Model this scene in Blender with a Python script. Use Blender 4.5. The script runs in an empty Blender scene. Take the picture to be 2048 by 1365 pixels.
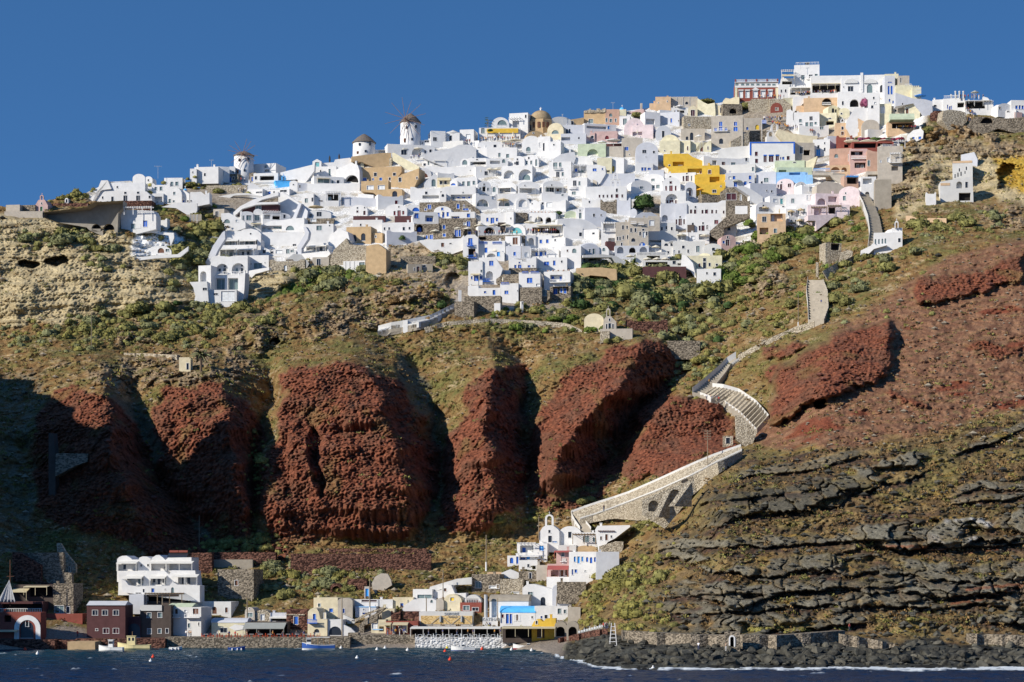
import bpy,bmesh,math,random
import numpy as np
from mathutils import Vector,Matrix
random.seed(7)
SC=bpy.context.scene
COL=SC.collection
R=math.radians
F=4560.0;CU=1024.0;CV=1138.0;CZ=20.0
cam=bpy.data.cameras.new('camera');camo=bpy.data.objects.new('camera',cam);COL.objects.link(camo)
camo.location=(0,0,CZ);camo.rotation_euler=(R(90),0,0)
cam.sensor_width=36.0;cam.lens=36.0*F/2048.0
cam.shift_y=(CV-682.5)/2048.0
cam.clip_start=1.0;cam.clip_end=30000.0
SC.camera=camo
SUN=Vector((0.76,0.46,-0.45)).normalized()
SUN_EL=math.asin(-SUN.z)
SUN_AZ=math.atan2(-SUN.x,-SUN.y)
w=bpy.data.worlds.new("World");SC.world=w;w.use_nodes=True
nt=w.node_tree;nt.nodes.clear()
out=nt.nodes.new('ShaderNodeOutputWorld');bg=nt.nodes.new('ShaderNodeBackground')
sky=nt.nodes.new('ShaderNodeTexSky');sky.sky_type='NISHITA';sky.sun_disc=False
sky.sun_elevation=SUN_EL;sky.sun_rotation=SUN_AZ
sky.altitude=800;sky.air_density=1.0;sky.dust_density=0.1;sky.ozone_density=6.0
tc=nt.nodes.new('ShaderNodeTexCoord');mp=nt.nodes.new('ShaderNodeVectorMath');mp.operation='MULTIPLY_ADD'
mp.inputs[1].default_value=(1,1,2.2);mp.inputs[2].default_value=(0,0,0.24)
nm=nt.nodes.new('ShaderNodeVectorMath');nm.operation='NORMALIZE'
nt.links.new(tc.outputs['Generated'],mp.inputs[0]);nt.links.new(mp.outputs[0],nm.inputs[0])
nt.links.new(nm.outputs[0],sky.inputs['Vector'])
hs=nt.nodes.new('ShaderNodeHueSaturation');hs.inputs['Saturation'].default_value=1.1;hs.inputs['Hue'].default_value=.497;hs.inputs['Value'].default_value=1.04
nt.links.new(sky.outputs[0],hs.inputs['Color']);nt.links.new(hs.outputs[0],bg.inputs[0])
bg.inputs[1].default_value=0.135
nt.links.new(bg.outputs[0],out.inputs[0])
sl=bpy.data.lights.new('sun','SUN');sl.energy=4.6;sl.angle=R(0.5);sl.color=(1.0,0.93,0.82)
so=bpy.data.objects.new('sun',sl);COL.objects.link(so)
so.rotation_euler=SUN.to_track_quat('-Z','Y').to_euler()
SC.view_settings.view_transform='Standard';SC.view_settings.look='None'
SC.view_settings.exposure=0.25;SC.view_settings.gamma=1.0
def P(u,v,Y):
 return Vector(((u-CU)/F*Y,Y,CZ+(CV-v)/F*Y))
def tag(o,label=None,cat=None,group=None,kind=None):
 if label:o['label']=label
 if cat:o['category']=cat
 if group:o['group']=group
 if kind:o['kind']=kind
 return o
def link(name,me,parent=None,mats=()):
 o=bpy.data.objects.new(name,me);COL.objects.link(o)
 if parent:o.parent=parent
 for m in mats:me.materials.append(m)
 return o
def empty(name,loc,rz=0):
 o=bpy.data.objects.new(name,None);COL.objects.link(o);o.empty_display_size=0.5
 o.location=loc;o.rotation_euler=(0,0,rz);return o
def copy_tree(o,parent=None):
 c=o.copy();COL.objects.link(c);c.parent=parent
 for ch in list(o.children):copy_tree(ch,c)
 return c
class MB:
 def __init__(s):s.v=[];s.f=[];s.m=[]
 def add(s,vs,fs,mi=0):
  n=len(s.v);s.v+=[tuple(v)for v in vs]
  for f in fs:s.f.append(tuple(i+n for i in f));s.m.append(mi)
 def box(s,x0,x1,y0,y1,z0,z1,mi=0,M=None):
  vs=[Vector((x,y,z))for x in(x0,x1)for y in(y0,y1)for z in(z0,z1)]
  if M:vs=[M@v for v in vs]
  s.add(vs,[(0,1,3,2),(4,6,7,5),(0,4,5,1),(2,3,7,6),(0,2,6,4),(1,5,7,3)],mi)
 def bar(s,a,b,r,n=5,r2=None,mi=0):
  a=Vector(a);b=Vector(b);d=(b-a)
  if d.length<1e-6:return
  q=d.to_track_quat('Z','Y');r2=r if r2 is None else r2
  ring=[(math.cos(2*math.pi*k/n),math.sin(2*math.pi*k/n))for k in range(n)]
  vs=[a+q@Vector((c*r,t*r,0))for c,t in ring]+[b+q@Vector((c*r2,t*r2,0))for c,t in ring]
  fs=[(k,(k+1)%n,n+(k+1)%n,n+k)for k in range(n)]+[tuple(range(n))[::-1],tuple(range(n,2*n))]
  s.add(vs,fs,mi)
 def lathe(s,prof,n=16,c=(0,0,0),mi=0,cap=True):
  vs=[];
  for r,z in prof:
   for k in range(n):
    t=2*math.pi*k/n;vs.append((c[0]+r*math.cos(t),c[1]+r*math.sin(t),c[2]+z))
  fs=[(i*n+k,i*n+(k+1)%n,(i+1)*n+(k+1)%n,(i+1)*n+k)for i in range(len(prof)-1)for k in range(n)]
  if cap:fs+=[tuple(range(n))[::-1],tuple(range((len(prof)-1)*n,len(prof)*n))]
  s.add(vs,fs,mi)
 def mesh(s,name):
  me=bpy.data.meshes.new(name);me.from_pydata(s.v,[],s.f)
  if any(s.m):me.polygons.foreach_set('material_index',s.m)
  me.update();return me
 def build(s,name,mats,parent=None,smooth=False):
  me=s.mesh(name)
  if smooth:me.polygons.foreach_set('use_smooth',[True]*len(me.polygons))
  if not isinstance(mats,(list,tuple)):mats=[mats]
  return link(name,me,parent,mats)
MATS={}
def mat(name,col,rough=0.85,var=0.08,scale=0.6,bump=0.0,bscale=2.0,spec=0.2,col2=None,kind='noise',dist=0.1):
 if name in MATS:return MATS[name]
 m=bpy.data.materials.new(name);m.use_nodes=True;n=m.node_tree.nodes;L=m.node_tree.links
 b=n['Principled BSDF'];b.inputs['Roughness'].default_value=rough
 b.inputs['Specular IOR Level'].default_value=spec
 geo=n.new('ShaderNodeNewGeometry')
 if kind=='stone':
  tx=n.new('ShaderNodeTexVoronoi');tx.inputs['Scale'].default_value=scale;fac=tx.outputs['Color']
  mpn=n.new('ShaderNodeMapping');mpn.inputs['Scale'].default_value=(1,1,1.7)
  L.new(geo.outputs['Position'],mpn.inputs[0]);L.new(mpn.outputs[0],tx.inputs['Vector'])
  sep=n.new('ShaderNodeSeparateColor');L.new(fac,sep.inputs[0]);facv=sep.outputs[0];hgt=tx.outputs['Distance']
  rampin=facv
 else:
  tx=n.new('ShaderNodeTexNoise');tx.inputs['Scale'].default_value=scale;tx.inputs['Detail'].default_value=5
  tx.inputs['Roughness'].default_value=0.6
  L.new(geo.outputs['Position'],tx.inputs['Vector']);rampin=tx.outputs['Fac'];hgt=None
 rp=n.new('ShaderNodeValToRGB');e=rp.color_ramp.elements
 c2=col2 if col2 else tuple(min(1,c*(1+var))for c in col)
 c1=tuple(c*(1-var)for c in col)
 e[0].position=0.3;e[0].color=(*c1,1);e[1].position=0.7;e[1].color=(*c2,1)
 L.new(rampin,rp.inputs[0]);L.new(rp.outputs[0],b.inputs['Base Color'])
 if bump:
  bp=n.new('ShaderNodeBump');bp.inputs['Strength'].default_value=bump;bp.inputs['Distance'].default_value=dist
  if hgt:L.new(hgt,bp.inputs['Height']);bp.invert=True
  else:
   t2=n.new('ShaderNodeTexNoise');t2.inputs['Scale'].default_value=bscale;t2.inputs['Detail'].default_value=4
   L.new(geo.outputs['Position'],t2.inputs['Vector']);L.new(t2.outputs['Fac'],bp.inputs['Height'])
  L.new(bp.outputs[0],b.inputs['Normal'])
 MATS[name]=m;return m
_rs=np.random.RandomState(11)
_ang=_rs.rand(256,256)*2*np.pi
_gx=np.cos(_ang);_gy=np.sin(_ang)
_px=_rs.rand(256,256);_py=_rs.rand(256,256);_pv=_rs.rand(256,256)
def gn(x,y):
 xi=np.floor(x).astype(int);yi=np.floor(y).astype(int);xf=x-xi;yf=y-yi
 def g(i,j):
  a=(xi+i)&255;b=(yi+j)&255
  return _gx[a,b]*(xf-i)+_gy[a,b]*(yf-j)
 sx=xf*xf*xf*(xf*(xf*6-15)+10);sy=yf*yf*yf*(yf*(yf*6-15)+10)
 a=g(0,0)+sx*(g(1,0)-g(0,0));b=g(0,1)+sx*(g(1,1)-g(0,1))
 return(a+sy*(b-a))*1.5
def fbm(x,y,o=4,gain=0.5,lac=2.03,ridged=False):
 s=0;a=1.0;t=0
 for k in range(o):
  n_=gn(x+17.3*k,y+9.1*k)
  if ridged:n_=1-2*np.abs(n_)
  s=s+a*n_;t+=a;a*=gain;x=x*lac;y=y*lac
 return s/t
def worley(x,y):
 xi=np.floor(x).astype(int);yi=np.floor(y).astype(int)
 f1=np.full(x.shape,9.0);f2=np.full(x.shape,9.0);idv=np.zeros(x.shape)
 for i in(-1,0,1):
  for j in(-1,0,1):
   a=(xi+i)&255;b=(yi+j)&255
   d=np.hypot(xi+i+_px[a,b]-x,yi+j+_py[a,b]-y)
   c=d<f1
   f2=np.where(c,f1,np.minimum(f2,d));idv=np.where(c,_pv[a,b],idv);f1=np.where(c,d,f1)
 return f1,f2,idv
def sstep(a,b,x):
 t=np.clip((x-a)/(b-a),0,1);return t*t*(3-2*t)
def inpoly(pts,U,V):
 r=np.zeros(U.shape,bool);n=len(pts);j=n-1
 for i in range(n):
  xi,yi=pts[i];xj,yj=pts[j]
  if yi!=yj:
   r^=((yi>V)!=(yj>V))&(U<(xj-xi)*(V-yi)/(yj-yi)+xi)
  j=i
 return r
us=np.concatenate([np.arange(-1500,-390,30),np.arange(-390,-24,6),np.arange(-24,2076,2.0),np.arange(2076,2600,6),np.arange(2600,3300,30)]).astype(float)
NV=640
VT=np.interp(us,[-1500,-400,0,40,100,160,220,260,290,400,480,560,640,700,760,850,960,1060,1160,1210,1300,1400,1450,1500,1560,1640,1800,1900,1960,2048,3300],[520,440,412,420,400,392,364,362,372,376,358,356,346,322,304,296,281,268,246,228,216,214,204,200,196,192,198,224,229,236,250])
VB=np.interp(us,[-1500,0,150,1080,1130,1200,3300],[1304,1304,1297,1297,1322,1340,1346])
tt=np.linspace(0,1,NV)
U=np.repeat(us[None,:],NV,0)
V=VB[None,:]+(VT-VB)[None,:]*tt[:,None]
COLS={-1500:[(1304,548),(1240,556),(1120,575),(1000,592),(860,615),(740,650),(600,700),(480,760)],-300:[(1304,556),(1240,560),(1120,585),(1000,602),(860,630),(740,675),(660,722),(630,735),(480,760),(420,800)],0:[(1304,562),(1275,570),(1200,590),(1100,612),(1000,626),(860,645),(740,690),(660,735),(630,745),(440,775),(410,800)],250:[(1297,574),(1270,584),(1200,600),(1110,626),(1000,642),(850,657),(760,680),(700,710),(640,738),(600,745),(460,767),(430,790),(350,830)],520:[(1297,574),(1270,586),(1200,603),(1110,632),(1070,642),(850,665),(740,688),(690,714),(600,747),(540,770),(450,800),(400,815),(340,850)],750:[(1297,574),(1270,586),(1190,604),(1090,636),(900,660),(730,686),(660,716),(600,738),(560,755),(500,780),(400,815),(300,855)],1000:[(1297,574),(1270,586),(1180,604),(1080,636),(1000,648),(850,666),(740,690),(650,718),(600,738),(500,775),(400,812),(300,850),(230,880)],1130:[(1320,500),(1300,540),(1270,578),(1180,602),(1080,628),(1000,645),(850,668),(740,692),(650,720),(600,740),(500,775),(400,812),(300,850),(220,880)],1195:[(1336,458),(1290,510),(1262,548),(1200,580),(1150,597),(1080,622),(1000,642),(850,668),(740,692),(650,720),(600,740),(500,775),(400,812),(300,850),(220,880)],1262:[(1340,452),(1285,497),(1262,520),(1150,578),(1060,614),(1000,634),(900,655),(800,670),(700,700),(650,722),(600,740),(550,760),(450,795),(350,832),(220,880)],1450:[(1340,452),(1275,497),(1268,508),(1200,522),(1100,545),(1000,570),(930,600),(870,655),(800,674),(700,702),(600,740),(500,775),(400,812),(300,850),(200,890)],1650:[(1340,452),(1278,497),(1272,506),(1200,520),(1100,540),(1000,562),(900,588),(800,616),(700,652),(620,690),(550,725),(480,762),(400,800),(300,845),(150,900)],1850:[(1345,450),(1285,494),(1275,503),(1200,517),(1000,557),(900,582),(800,608),(700,638),(600,672),(500,712),(440,745),(400,770),(300,815),(230,840),(180,860)],2048:[(1345,450),(1288,492),(1275,500),(1000,552),(800,602),(600,658),(490,695),(470,722),(400,760),(300,800),(240,830),(205,860)],3300:[(1345,450),(1288,492),(1000,545),(800,590),(600,640),(400,720),(240,800)]}
ck=sorted(COLS);D=np.zeros(U.shape);prof=[]
for c in ck:
 a=sorted(COLS[c]);prof.append((np.array([p[0]for p in a],float),np.array([p[1]for p in a],float)))
def colprof(i,Vv):
 return np.interp(Vv,prof[i][0],prof[i][1])
for k in range(len(ck)-1):
 sel=(us>=ck[k])&(us<=ck[k+1])
 if not sel.any():continue
 t=(us[sel]-ck[k])/(ck[k+1]-ck[k]);Vs=V[:,sel]
 D[:,sel]=colprof(k,Vs)*(1-t)+colprof(k+1,Vs)*t
def blur(A,n):
 for _ in range(n):
  A=A.copy();A[1:-1]=(A[:-2]+2*A[1:-1]+A[2:])/4
  A[:,1:-1]=(A[:,:-2]+2*A[:,1:-1]+A[:,2:])/4
 return A
D=blur(D,14)
LN=[[(640,-260,0),(1130,-260,0)],[(640,0,4),(700,0,8),(900,50,12),(1100,60,6),(1130,60,0)],[(740,85,4),(780,90,4),(900,110,2),(1100,120,0),(1130,120,0)],[(700,190,-1),(745,200,-5),(790,222,-13),(900,222,-15),(1000,262,-14),(1100,320,-6),(1130,340,0)],[(680,260,3),(740,255,8),(800,262,12),(900,290,13),(1000,345,12),(1100,420,6),(1130,430,0)],[(700,330,1),(760,310,2),(840,305,3),(920,330,4),(1000,380,4),(1080,440,4),(1130,440,0)],[(690,420,0),(745,425,-6),(790,450,-13),(860,462,-14),(960,478,-12),(1060,495,-5),(1130,500,0)],[(680,545,2),(740,540,8),(800,545,11),(900,512,9),(1000,503,5),(1080,505,1),(1130,510,0)],[(700,560,1),(735,570,-6),(860,552,-7),(950,520,-6),(1050,515,-4),(1078,530,0),(1130,530,0)],[(700,700,-4),(730,705,-14),(770,758,-17),(850,778,-17),(920,798,-17),(1000,815,-14),(1060,826,-8),(1085,826,0),(1130,826,0)],[(640,740,2),(690,800,9),(740,835,13),(850,868,14),(920,884,14),(1000,880,9),(1050,850,3),(1130,850,0)],[(700,955,0),(740,955,-3),(850,905,2),(920,888,6),(1010,888,1),(1060,890,0),(1130,890,0)],[(690,980,-1),(735,990,-12),(800,972,-16),(850,965,-16),(920,978,-16),(985,990,-12),(1040,1005,-6),(1080,1005,0),(1130,1005,0)],[(670,1010,1),(720,1035,9),(800,1060,14),(900,1064,14),(960,1060,10),(1000,1050,2),(1130,1050,0)],[(660,1080,1),(740,1100,0),(800,1075,5),(860,1066,5),(960,1066,2),(1010,1070,0),(1130,1070,0)],[(650,1260,-2),(680,1285,-9),(745,1262,-14),(790,1215,-16),(850,1160,-17),(880,1128,-17),(950,1116,-16),(985,1110,-8),(1010,1110,0),(1130,1110,0)],[(650,1370,4),(690,1372,10),(750,1358,13),(800,1292,18),(870,1248,17),(930,1215,13),(985,1160,4),(1010,1150,0),(1130,1150,0)],[(640,1420,0),(700,1420,0),(780,1375,0),(820,1322,0),(880,1295,0),(940,1265,1),(1000,1220,0),(1130,1200,0)],[(640,1560,0),(1130,1560,0)]]
OFF=np.zeros(U.shape)
vg=np.arange(600,1150,2.0);ug=np.arange(-300,1600,4.0);OG=np.zeros((len(vg),len(ug)))
for r,v in enumerate(vg):
 xs=[];os_=[]
 for ln in LN:
  vv=[p[0]for p in ln]
  fade=1.0
  if v<vv[0]:fade=max(0,1-(vv[0]-v)/40)
  if v>vv[-1]:fade=max(0,1-(v-vv[-1])/40)
  xs.append(np.interp(v,vv,[p[1]for p in ln]));os_.append(np.interp(v,vv,[p[2]for p in ln])*fade)
 o=np.argsort(xs);xs=np.array(xs)[o];os_=np.array(os_)[o]
 xs=np.maximum.accumulate(xs+np.arange(len(xs))*0.01)
 OG[r]=np.interp(ug,xs,os_)*1.25
OG=blur(OG,3)
def bil(G,g0,gs,h0,hs,Uq,Vq):
 x=np.clip((Uq-h0)/hs,0,G.shape[1]-1.001);y=np.clip((Vq-g0)/gs,0,G.shape[0]-1.001)
 xi=x.astype(int);yi=y.astype(int);xf=x-xi;yf=y-yi
 return(G[yi,xi]*(1-xf)+G[yi,xi+1]*xf)*(1-yf)+(G[yi+1,xi]*(1-xf)+G[yi+1,xi+1]*xf)*yf
wu=U+12*gn(U/60,V/45)+3*gn(U/21,V/17)
wv=V+7*gn(U/55+40,V/50)+3*gn(U/19+9,V/18)
NOTCH=0
OFF=bil(OG,600,2.0,-300,4.0,wu,V)*((U>-300)&(U<1596)&(V>600)&(V<1148))*(1+.3*gn(V/38,U/130))
nc_=np.interp(V,[855,890,960,1000],[618,628,636,648]);nw_=np.interp(V,[850,880,940,1000],[4,17,13,3])
OFF+=6.0*sstep(1.0,.3,np.abs(wu-nc_)/nw_)*sstep(852,872,wv)*sstep(1000,975,wv)-4*sstep(1.6,.9,np.abs(wu-nc_+28)/22)*sstep(850,880,wv)*sstep(1010,940,wv)
for(a_,b_,r1,r2,am)in((700,800,60,40,-4),(660,960,50,50,-3),(740,1010,60,35,-4),(570,1010,45,40,-3),(945,960,35,40,-3),(960,1030,60,28,-7),(1400,850,40,30,-4),(1120,900,25,50,-3),(380,800,40,30,-3)):
 OFF+=am*np.exp(-((wu-a_)/r1)**2-((wv-b_)/r2)**2)
for(a_,b_,r1,r2,am)in((1770,665,18,30,-6),(1610,770,50,22,-5),(1700,730,60,24,-4),(510,660,60,30,-9),(830,590,50,26,-8),(570,560,40,20,-7),(610,640,40,40,-5),(1540,540,30,24,-6),(260,670,20,14,-5),(1790,300,30,40,-6),(1850,340,40,40,-5),(1950,380,60,26,8),(1900,250,60,20,-6),(310,560,60,50,-6),(150,560,90,50,-5),(30,600,60,40,-4)):
 OFF+=am*np.exp(-((wu-a_)/r1)**2-((wv-b_)/r2)**2)
EDGE=[(1120,1345),(1135,1262),(1165,1240),(1250,1130),(1310,1060),(1370,1040),(1400,990),(1425,945),(1475,898),(1500,872),(1537,830),(1537,775),(1560,730),(1620,690),(1660,655),(1760,600),(1900,510),(2048,478),(2300,470),(3300,470),(3300,1345)]
PROM=inpoly(EDGE,wu*.5+U*.5,wv*.5+V*.5).astype(float)
PROMs=blur(PROM,5)
ed_amt=np.interp(V,[470,620,760,900,1050,1200,1260],[2,5,12,17,12,5,1])
OFF-=ed_amt*PROMs*(0.6+0.4*sstep(0.5,1,blur(PROM,30)))
base_D=D+OFF
EJ=5*gn(U/9,V/8)+3*gn(U/4,V/4);EK=5*gn(U/9+50,V/8)+3*gn(U/4+50,V/4)
def reg(pts,soft=6,warp=1.0):
 m=inpoly(pts,U+(wu-U)*1.5+EJ,V+(wv-V)*1.8+EK).astype(float)
 return blur(m,soft)
X=(U-CU)/F*base_D;Z=CZ+(CV-V)/F*base_D;S=Z+0.6*base_D
VILL=reg([(175,372),(300,340),(700,300),(1000,255),(1220,215),(1470,150),(1640,120),(1850,170),(1850,250),(1790,300),(1760,380),(1745,410),(1700,400),(1640,440),(1560,470),(1450,500),(1440,555),(1390,545),(1290,535),(1240,530),(1150,540),(1140,600),(1010,625),(900,605),(925,510),(850,485),(780,480),(750,550),(700,545),(620,520),(500,540),(470,605),(390,600),(400,540),(445,440),(430,410),(330,400),(180,400)],5)
TUFF=reg([(-1500,430),(0,430),(230,445),(260,480),(380,500),(395,600),(340,615),(150,640),(100,650),(0,645),(-1500,660)],4)
TUFF=np.maximum(TUFF,reg([(1785,330),(1830,270),(1960,290),(2048,320),(3300,300),(3300,420),(2048,410),(1990,395),(1900,400),(1780,440),(1790,400)],6))
TUFF=np.maximum(TUFF,reg([(490,560),(560,535),(640,530),(570,580),(500,600)],3))
OCHR=reg([(1980,320),(2060,305),(2300,300),(2300,380),(2048,385),(1990,350)],3)
REDP=[[(95,800),(150,775),(225,790),(300,900),(420,1100),(300,1110),(240,1080),(90,1040),(60,900)],[(305,815),(350,775),(440,770),(500,800),(530,850),(500,1060),(430,1080),(330,980)],[(565,745),(640,722),(735,728),(800,770),(880,900),(870,1000),(830,1075),(700,1085),(540,1075),(500,1000),(530,930),(555,850)],[(900,870),(960,760),(985,735),(1050,740),(1075,900),(1050,1000),(960,1075),(890,1060),(880,1000),(880,910)],[(1065,860),(1110,760),(1200,720),(1230,690),(1300,680),(1380,700),(1330,820),(1250,950),(1110,990),(1060,985),(1055,900)],[(1290,820),(1340,790),(1440,800),(1475,840),(1470,890),(1400,925),(1330,950),(1255,965),(1240,940),(1280,880)],[(1535,745),(1650,680),(1780,640),(1790,720),(1750,760),(1640,800),(1545,850)],[(1525,700),(1590,682),(1615,690),(1530,725)],[(1840,560),(1990,530),(2048,500),(2048,560),(1900,600),(1840,610)],[(200,1060),(540,1080),(640,1080),(560,1110),(300,1110)],[(1060,990),(1150,1000),(1230,960),(1200,1000),(1060,1030)],[(1770,780),(1860,810),(1840,820),(1760,790)],[(1920,680),(2048,700),(2048,720),(1940,700)]]
RED=np.zeros(U.shape)
for p in REDP:RED=np.maximum(RED,reg(p,2))
CRAG=np.zeros(U.shape)
for p in([(470,650),(500,625),(570,615),(580,680),(530,700),(460,700)],[(590,640),(680,590),(860,560),(880,620),(830,650),(720,665),(620,690)],[(235,640),(290,640),(300,690),(230,690)],[(1500,520),(1560,520),(1590,560),(1540,600),(1480,580)],[(1800,250),(1960,250),(2060,300),(2060,320),(1880,320),(1860,400),(1790,420),(1780,330)],[(340,700),(500,700),(500,760),(250,780),(150,740)],[(1930,400),(2060,420),(2060,470),(1960,440)]):CRAG=np.maximum(CRAG,reg(p,5))
CRAG*=sstep(-.35,.1,fbm(U/30,V/24,3))
SCREE=reg([(1560,740),(1900,500),(2048,478),(3300,470),(3300,800),(2048,820),(1900,860),(1700,900),(1560,900),(1480,890)],14)
PROMZ=PROMs
BENCH=[([(1400,1040),(1480,1015),(1560,1000),(1640,985),(1720,965),(1800,935),(1870,915)],52,5.0,0),([(1690,1075),(1800,1072),(1880,1065),(1990,1060),(2060,1045),(3300,1000)],46,5.0,1),([(1310,1098),(1360,1100),(1420,1128),(1500,1135),(1600,1130),(1700,1128),(1800,1130),(1880,1142),(1960,1150),(2048,1140),(3300,1110)],34,3.4,0),([(1350,1170),(1420,1182),(1480,1195),(1560,1170),(1650,1165),(1750,1165),(1830,1170),(1900,1175),(2048,1160),(3300,1140)],34,3.4,0),([(1310,1210),(1380,1215),(1500,1212),(1580,1200),(1700,1198),(1800,1200),(1870,1205),(1960,1195),(2048,1190)],26,2.6,0),([(1300,1262),(1400,1252),(1500,1248),(1600,1246),(1700,1225),(1740,1215)],42,4.0,0),([(1960,1220),(2048,1225),(3300,1220)],44,4.0,0),([(1460,950),(1520,940),(1600,935),(1680,915),(1740,900)],16,2.0,2),([(1900,985),(1960,968),(2048,975),(3300,960)],16,2.2,0),([(1900,900),(1980,880),(2048,850),(3300,800)],18,2.5,2)]
BEN=np.zeros(U.shape);BOFF=np.zeros(U.shape);WHT=np.zeros(U.shape);BLKZ=np.zeros(U.shape)
f1,f2,cid=worley(X/5.2+0.5*gn(X/5,S/5),Z/8+.3*gn(X/4+9,S/4))
block=sstep(-.02,0.1,f2-f1)*(0.6+0.7*cid)
for k_ in range(0,9,3):
 v0=985+32*k_;u0=1290+(k_%3)*160+max(0,(1075-v0))*1.2;u1=u0+260+(k_*97)%300
 BENCH.append(([(u0,v0+12),(u0+120,v0+4),((u0+u1)/2,v0),(u1,v0-16)],13+(k_*5)%9,1.6,0))
 BENCH.append(([(u0+500,v0+16),(u0+620,v0+8),(2100,v0-6)],12+(k_*7)%9,1.6,0))
for pl,th,fw,kd in BENCH:
 vc=np.interp(us,[p[0]for p in pl],[p[1]for p in pl]);inside=((us>pl[0][0]-15)&(us<pl[-1][0]+15))[None,:]
 fadeu=(sstep(pl[0][0]-15,pl[0][0]+40,us)*sstep(pl[-1][0]+15,pl[-1][0]-40,us))[None,:]
 wob=th*0.22*gn(U/38+th,V*0+pl[0][1]/31.0)+th*0.10*gn(U/11,V*0+th)
 hh=th*0.5*(1+0.45*gn(U/60+3,V*0+pl[0][0]/17.0))
 s_=(V-vc[None,:]-wob)
 inb=sstep(-hh-2,-hh+3,s_)*sstep(hh+2,hh-1.5,s_)*inside*fadeu
 inb=inb*(sstep(-.35,0,fbm(U/70+pl[0][0],V/30,2))if th>20 else 1);BOFF-=fw*inb*block
 BOFF+=2.2*sstep(hh-1,hh+3,s_)*sstep(hh+14,hh+3,s_)*inside*fadeu
 inb=inb*sstep(-.32,-.02,fbm(U/70+pl[0][0],V/30,2));BEN=np.maximum(BEN,inb)
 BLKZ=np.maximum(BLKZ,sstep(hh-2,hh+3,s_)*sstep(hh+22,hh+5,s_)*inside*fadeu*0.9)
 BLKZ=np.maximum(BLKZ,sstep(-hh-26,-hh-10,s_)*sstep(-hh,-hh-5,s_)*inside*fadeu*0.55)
 if kd==1:WHT=np.maximum(WHT,inb*sstep(1840,1930,U)*sstep(2000,1975,U)*.6)
ROCKS=reg([(1120,1400),(1120,1280),(1200,1265),(1300,1278),(1700,1280),(1900,1285),(3300,1285),(3300,1400)],2)
n1=fbm(X/26,S/26,4);n2=fbm(X/6,S/6,4);n3=fbm(X/2.0+5,S/2.0,3);n4=fbm(X/.8+5,S/.8,2)
rg=fbm(X/9+3,S/12+8,4,ridged=True)
w1,w2,wid=worley(X/1.5,S/1.5)
w3,w4,wid2=worley(X/3.2+50,S/3.2)
soft=1-0.88*VILL
near=np.clip(soft*(1-0.85*sstep(1180,1230,V)*(U<1130)),0,1)
craggy=sstep(-.1,.35,fbm(X/12+70,S/9,4))
d=(1-.9*BEN)*(1-.6*TUFF)*(1-.55*RED)*(3.4*n1+2.4*n2+1.4*n3+.7*n4-craggy*(1.3*(.6-w3)+1.0*(.5-w1)))*near
d+=RED*near*(-1.2*rg+.3*n2-.6*(0.6-w1)*(wid>0.45)+1.7*n4-2.2*np.abs(gn(X/6+1.5*n2,S/34))+.8*gn(X/50,Z/2.6+n1*2)+2.5*n1)
strat=gn(X/40,Z/1.1+1.5*gn(X/22,Z/9))+0.6*gn(X/12,Z/2.6)
d+=CRAG*near*(-3.2*rg+2.2*n2-1.2*(.6-w3)+1.5*n4)
d+=TUFF*near*(-1.5*rg+.9*strat+.8*n4+4*fbm(X/18+9,S/9,3))
d-=7*blur(reg(REDP[6],1),3)+5*blur(reg(REDP[7],1)+reg(REDP[8],1),3)+3*blur(reg(REDP[5],1),2)
d+=BOFF*near*.8
d+=ROCKS*(-2.2*(0.55-w3)*1.5-1.0*(0.5-w1))
lowz=PROMZ*(1-ROCKS)*sstep(860,960,V)
d+=lowz*(1-.85*BEN)*(-1.3*(.6-w3)*(wid2>.6)-.7*(.5-w1)*(wid>.6))
CAVE=np.zeros(U.shape)
for(cu,cv,ru,rv,dp)in[(62,527,18,7,7),(110,523,22,9,8),(1640,810,13,11,9),(553,684,10,7,7),(1398,622,5,6,5),(2015,352,22,26,9),(905,562,16,12,5)]:
 q=((wu*.6+U*.4-cu)/ru)**2+((wv*.6+V*.4-cv)/rv)**2+.9*n2+.6*n3
 k=sstep(1.25,0.8,q);d+=dp*k;CAVE=np.maximum(CAVE,k*(.55 if cu not in(2015,1800,905)else 0.2))
TER=base_D+d
sh=(U>150)&(U<1130)
def C(*c):return np.array(c,float)
def mixc(A,B,t):return A*(1-t[...,None])+B*t[...,None]
g1=sstep(-0.25,0.35,fbm(X/14+7,S/14,4));g2=sstep(-0.3,0.3,fbm(X/3.1,S/3.1+4,4));g3=sstep(-0.35,0.35,fbm(X/1.1,S/1.1,3))
dry=mixc(C(.135,.078,.032),C(.235,.155,.07),g2*.8)
scr=mixc(C(.072,.075,.024),C(.135,.125,.045),g3)
rock=mixc(C(.17,.12,.075),C(.34,.265,.165),g3)
colr=mixc(dry[...],scr,np.clip(g1*0.75+0.5*(g2-.5),0,1))
rk=sstep(0.05,0.4,fbm(X/8+30,S/7,4))*sstep(.3,.7,g3)
colr=mixc(colr,rock,rk*0.8)
grey=reg([(-600,700),(60,740),(100,800),(80,900),(80,1100),(-600,1150)],10)
colr=mixc(colr,C(.12,.115,.10),grey*.6*g2)
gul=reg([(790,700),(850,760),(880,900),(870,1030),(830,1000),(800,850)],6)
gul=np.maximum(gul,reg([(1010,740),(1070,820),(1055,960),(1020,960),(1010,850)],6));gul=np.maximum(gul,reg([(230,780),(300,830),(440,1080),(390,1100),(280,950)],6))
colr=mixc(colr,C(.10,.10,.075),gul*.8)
tuf=mixc(C(.30,.235,.13),C(.54,.45,.275),np.clip(.5+.45*strat+.3*(g2-.5),0,1))
colr=mixc(colr,tuf,TUFF*(1-.5*rk*(1-TUFF)))
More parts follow.
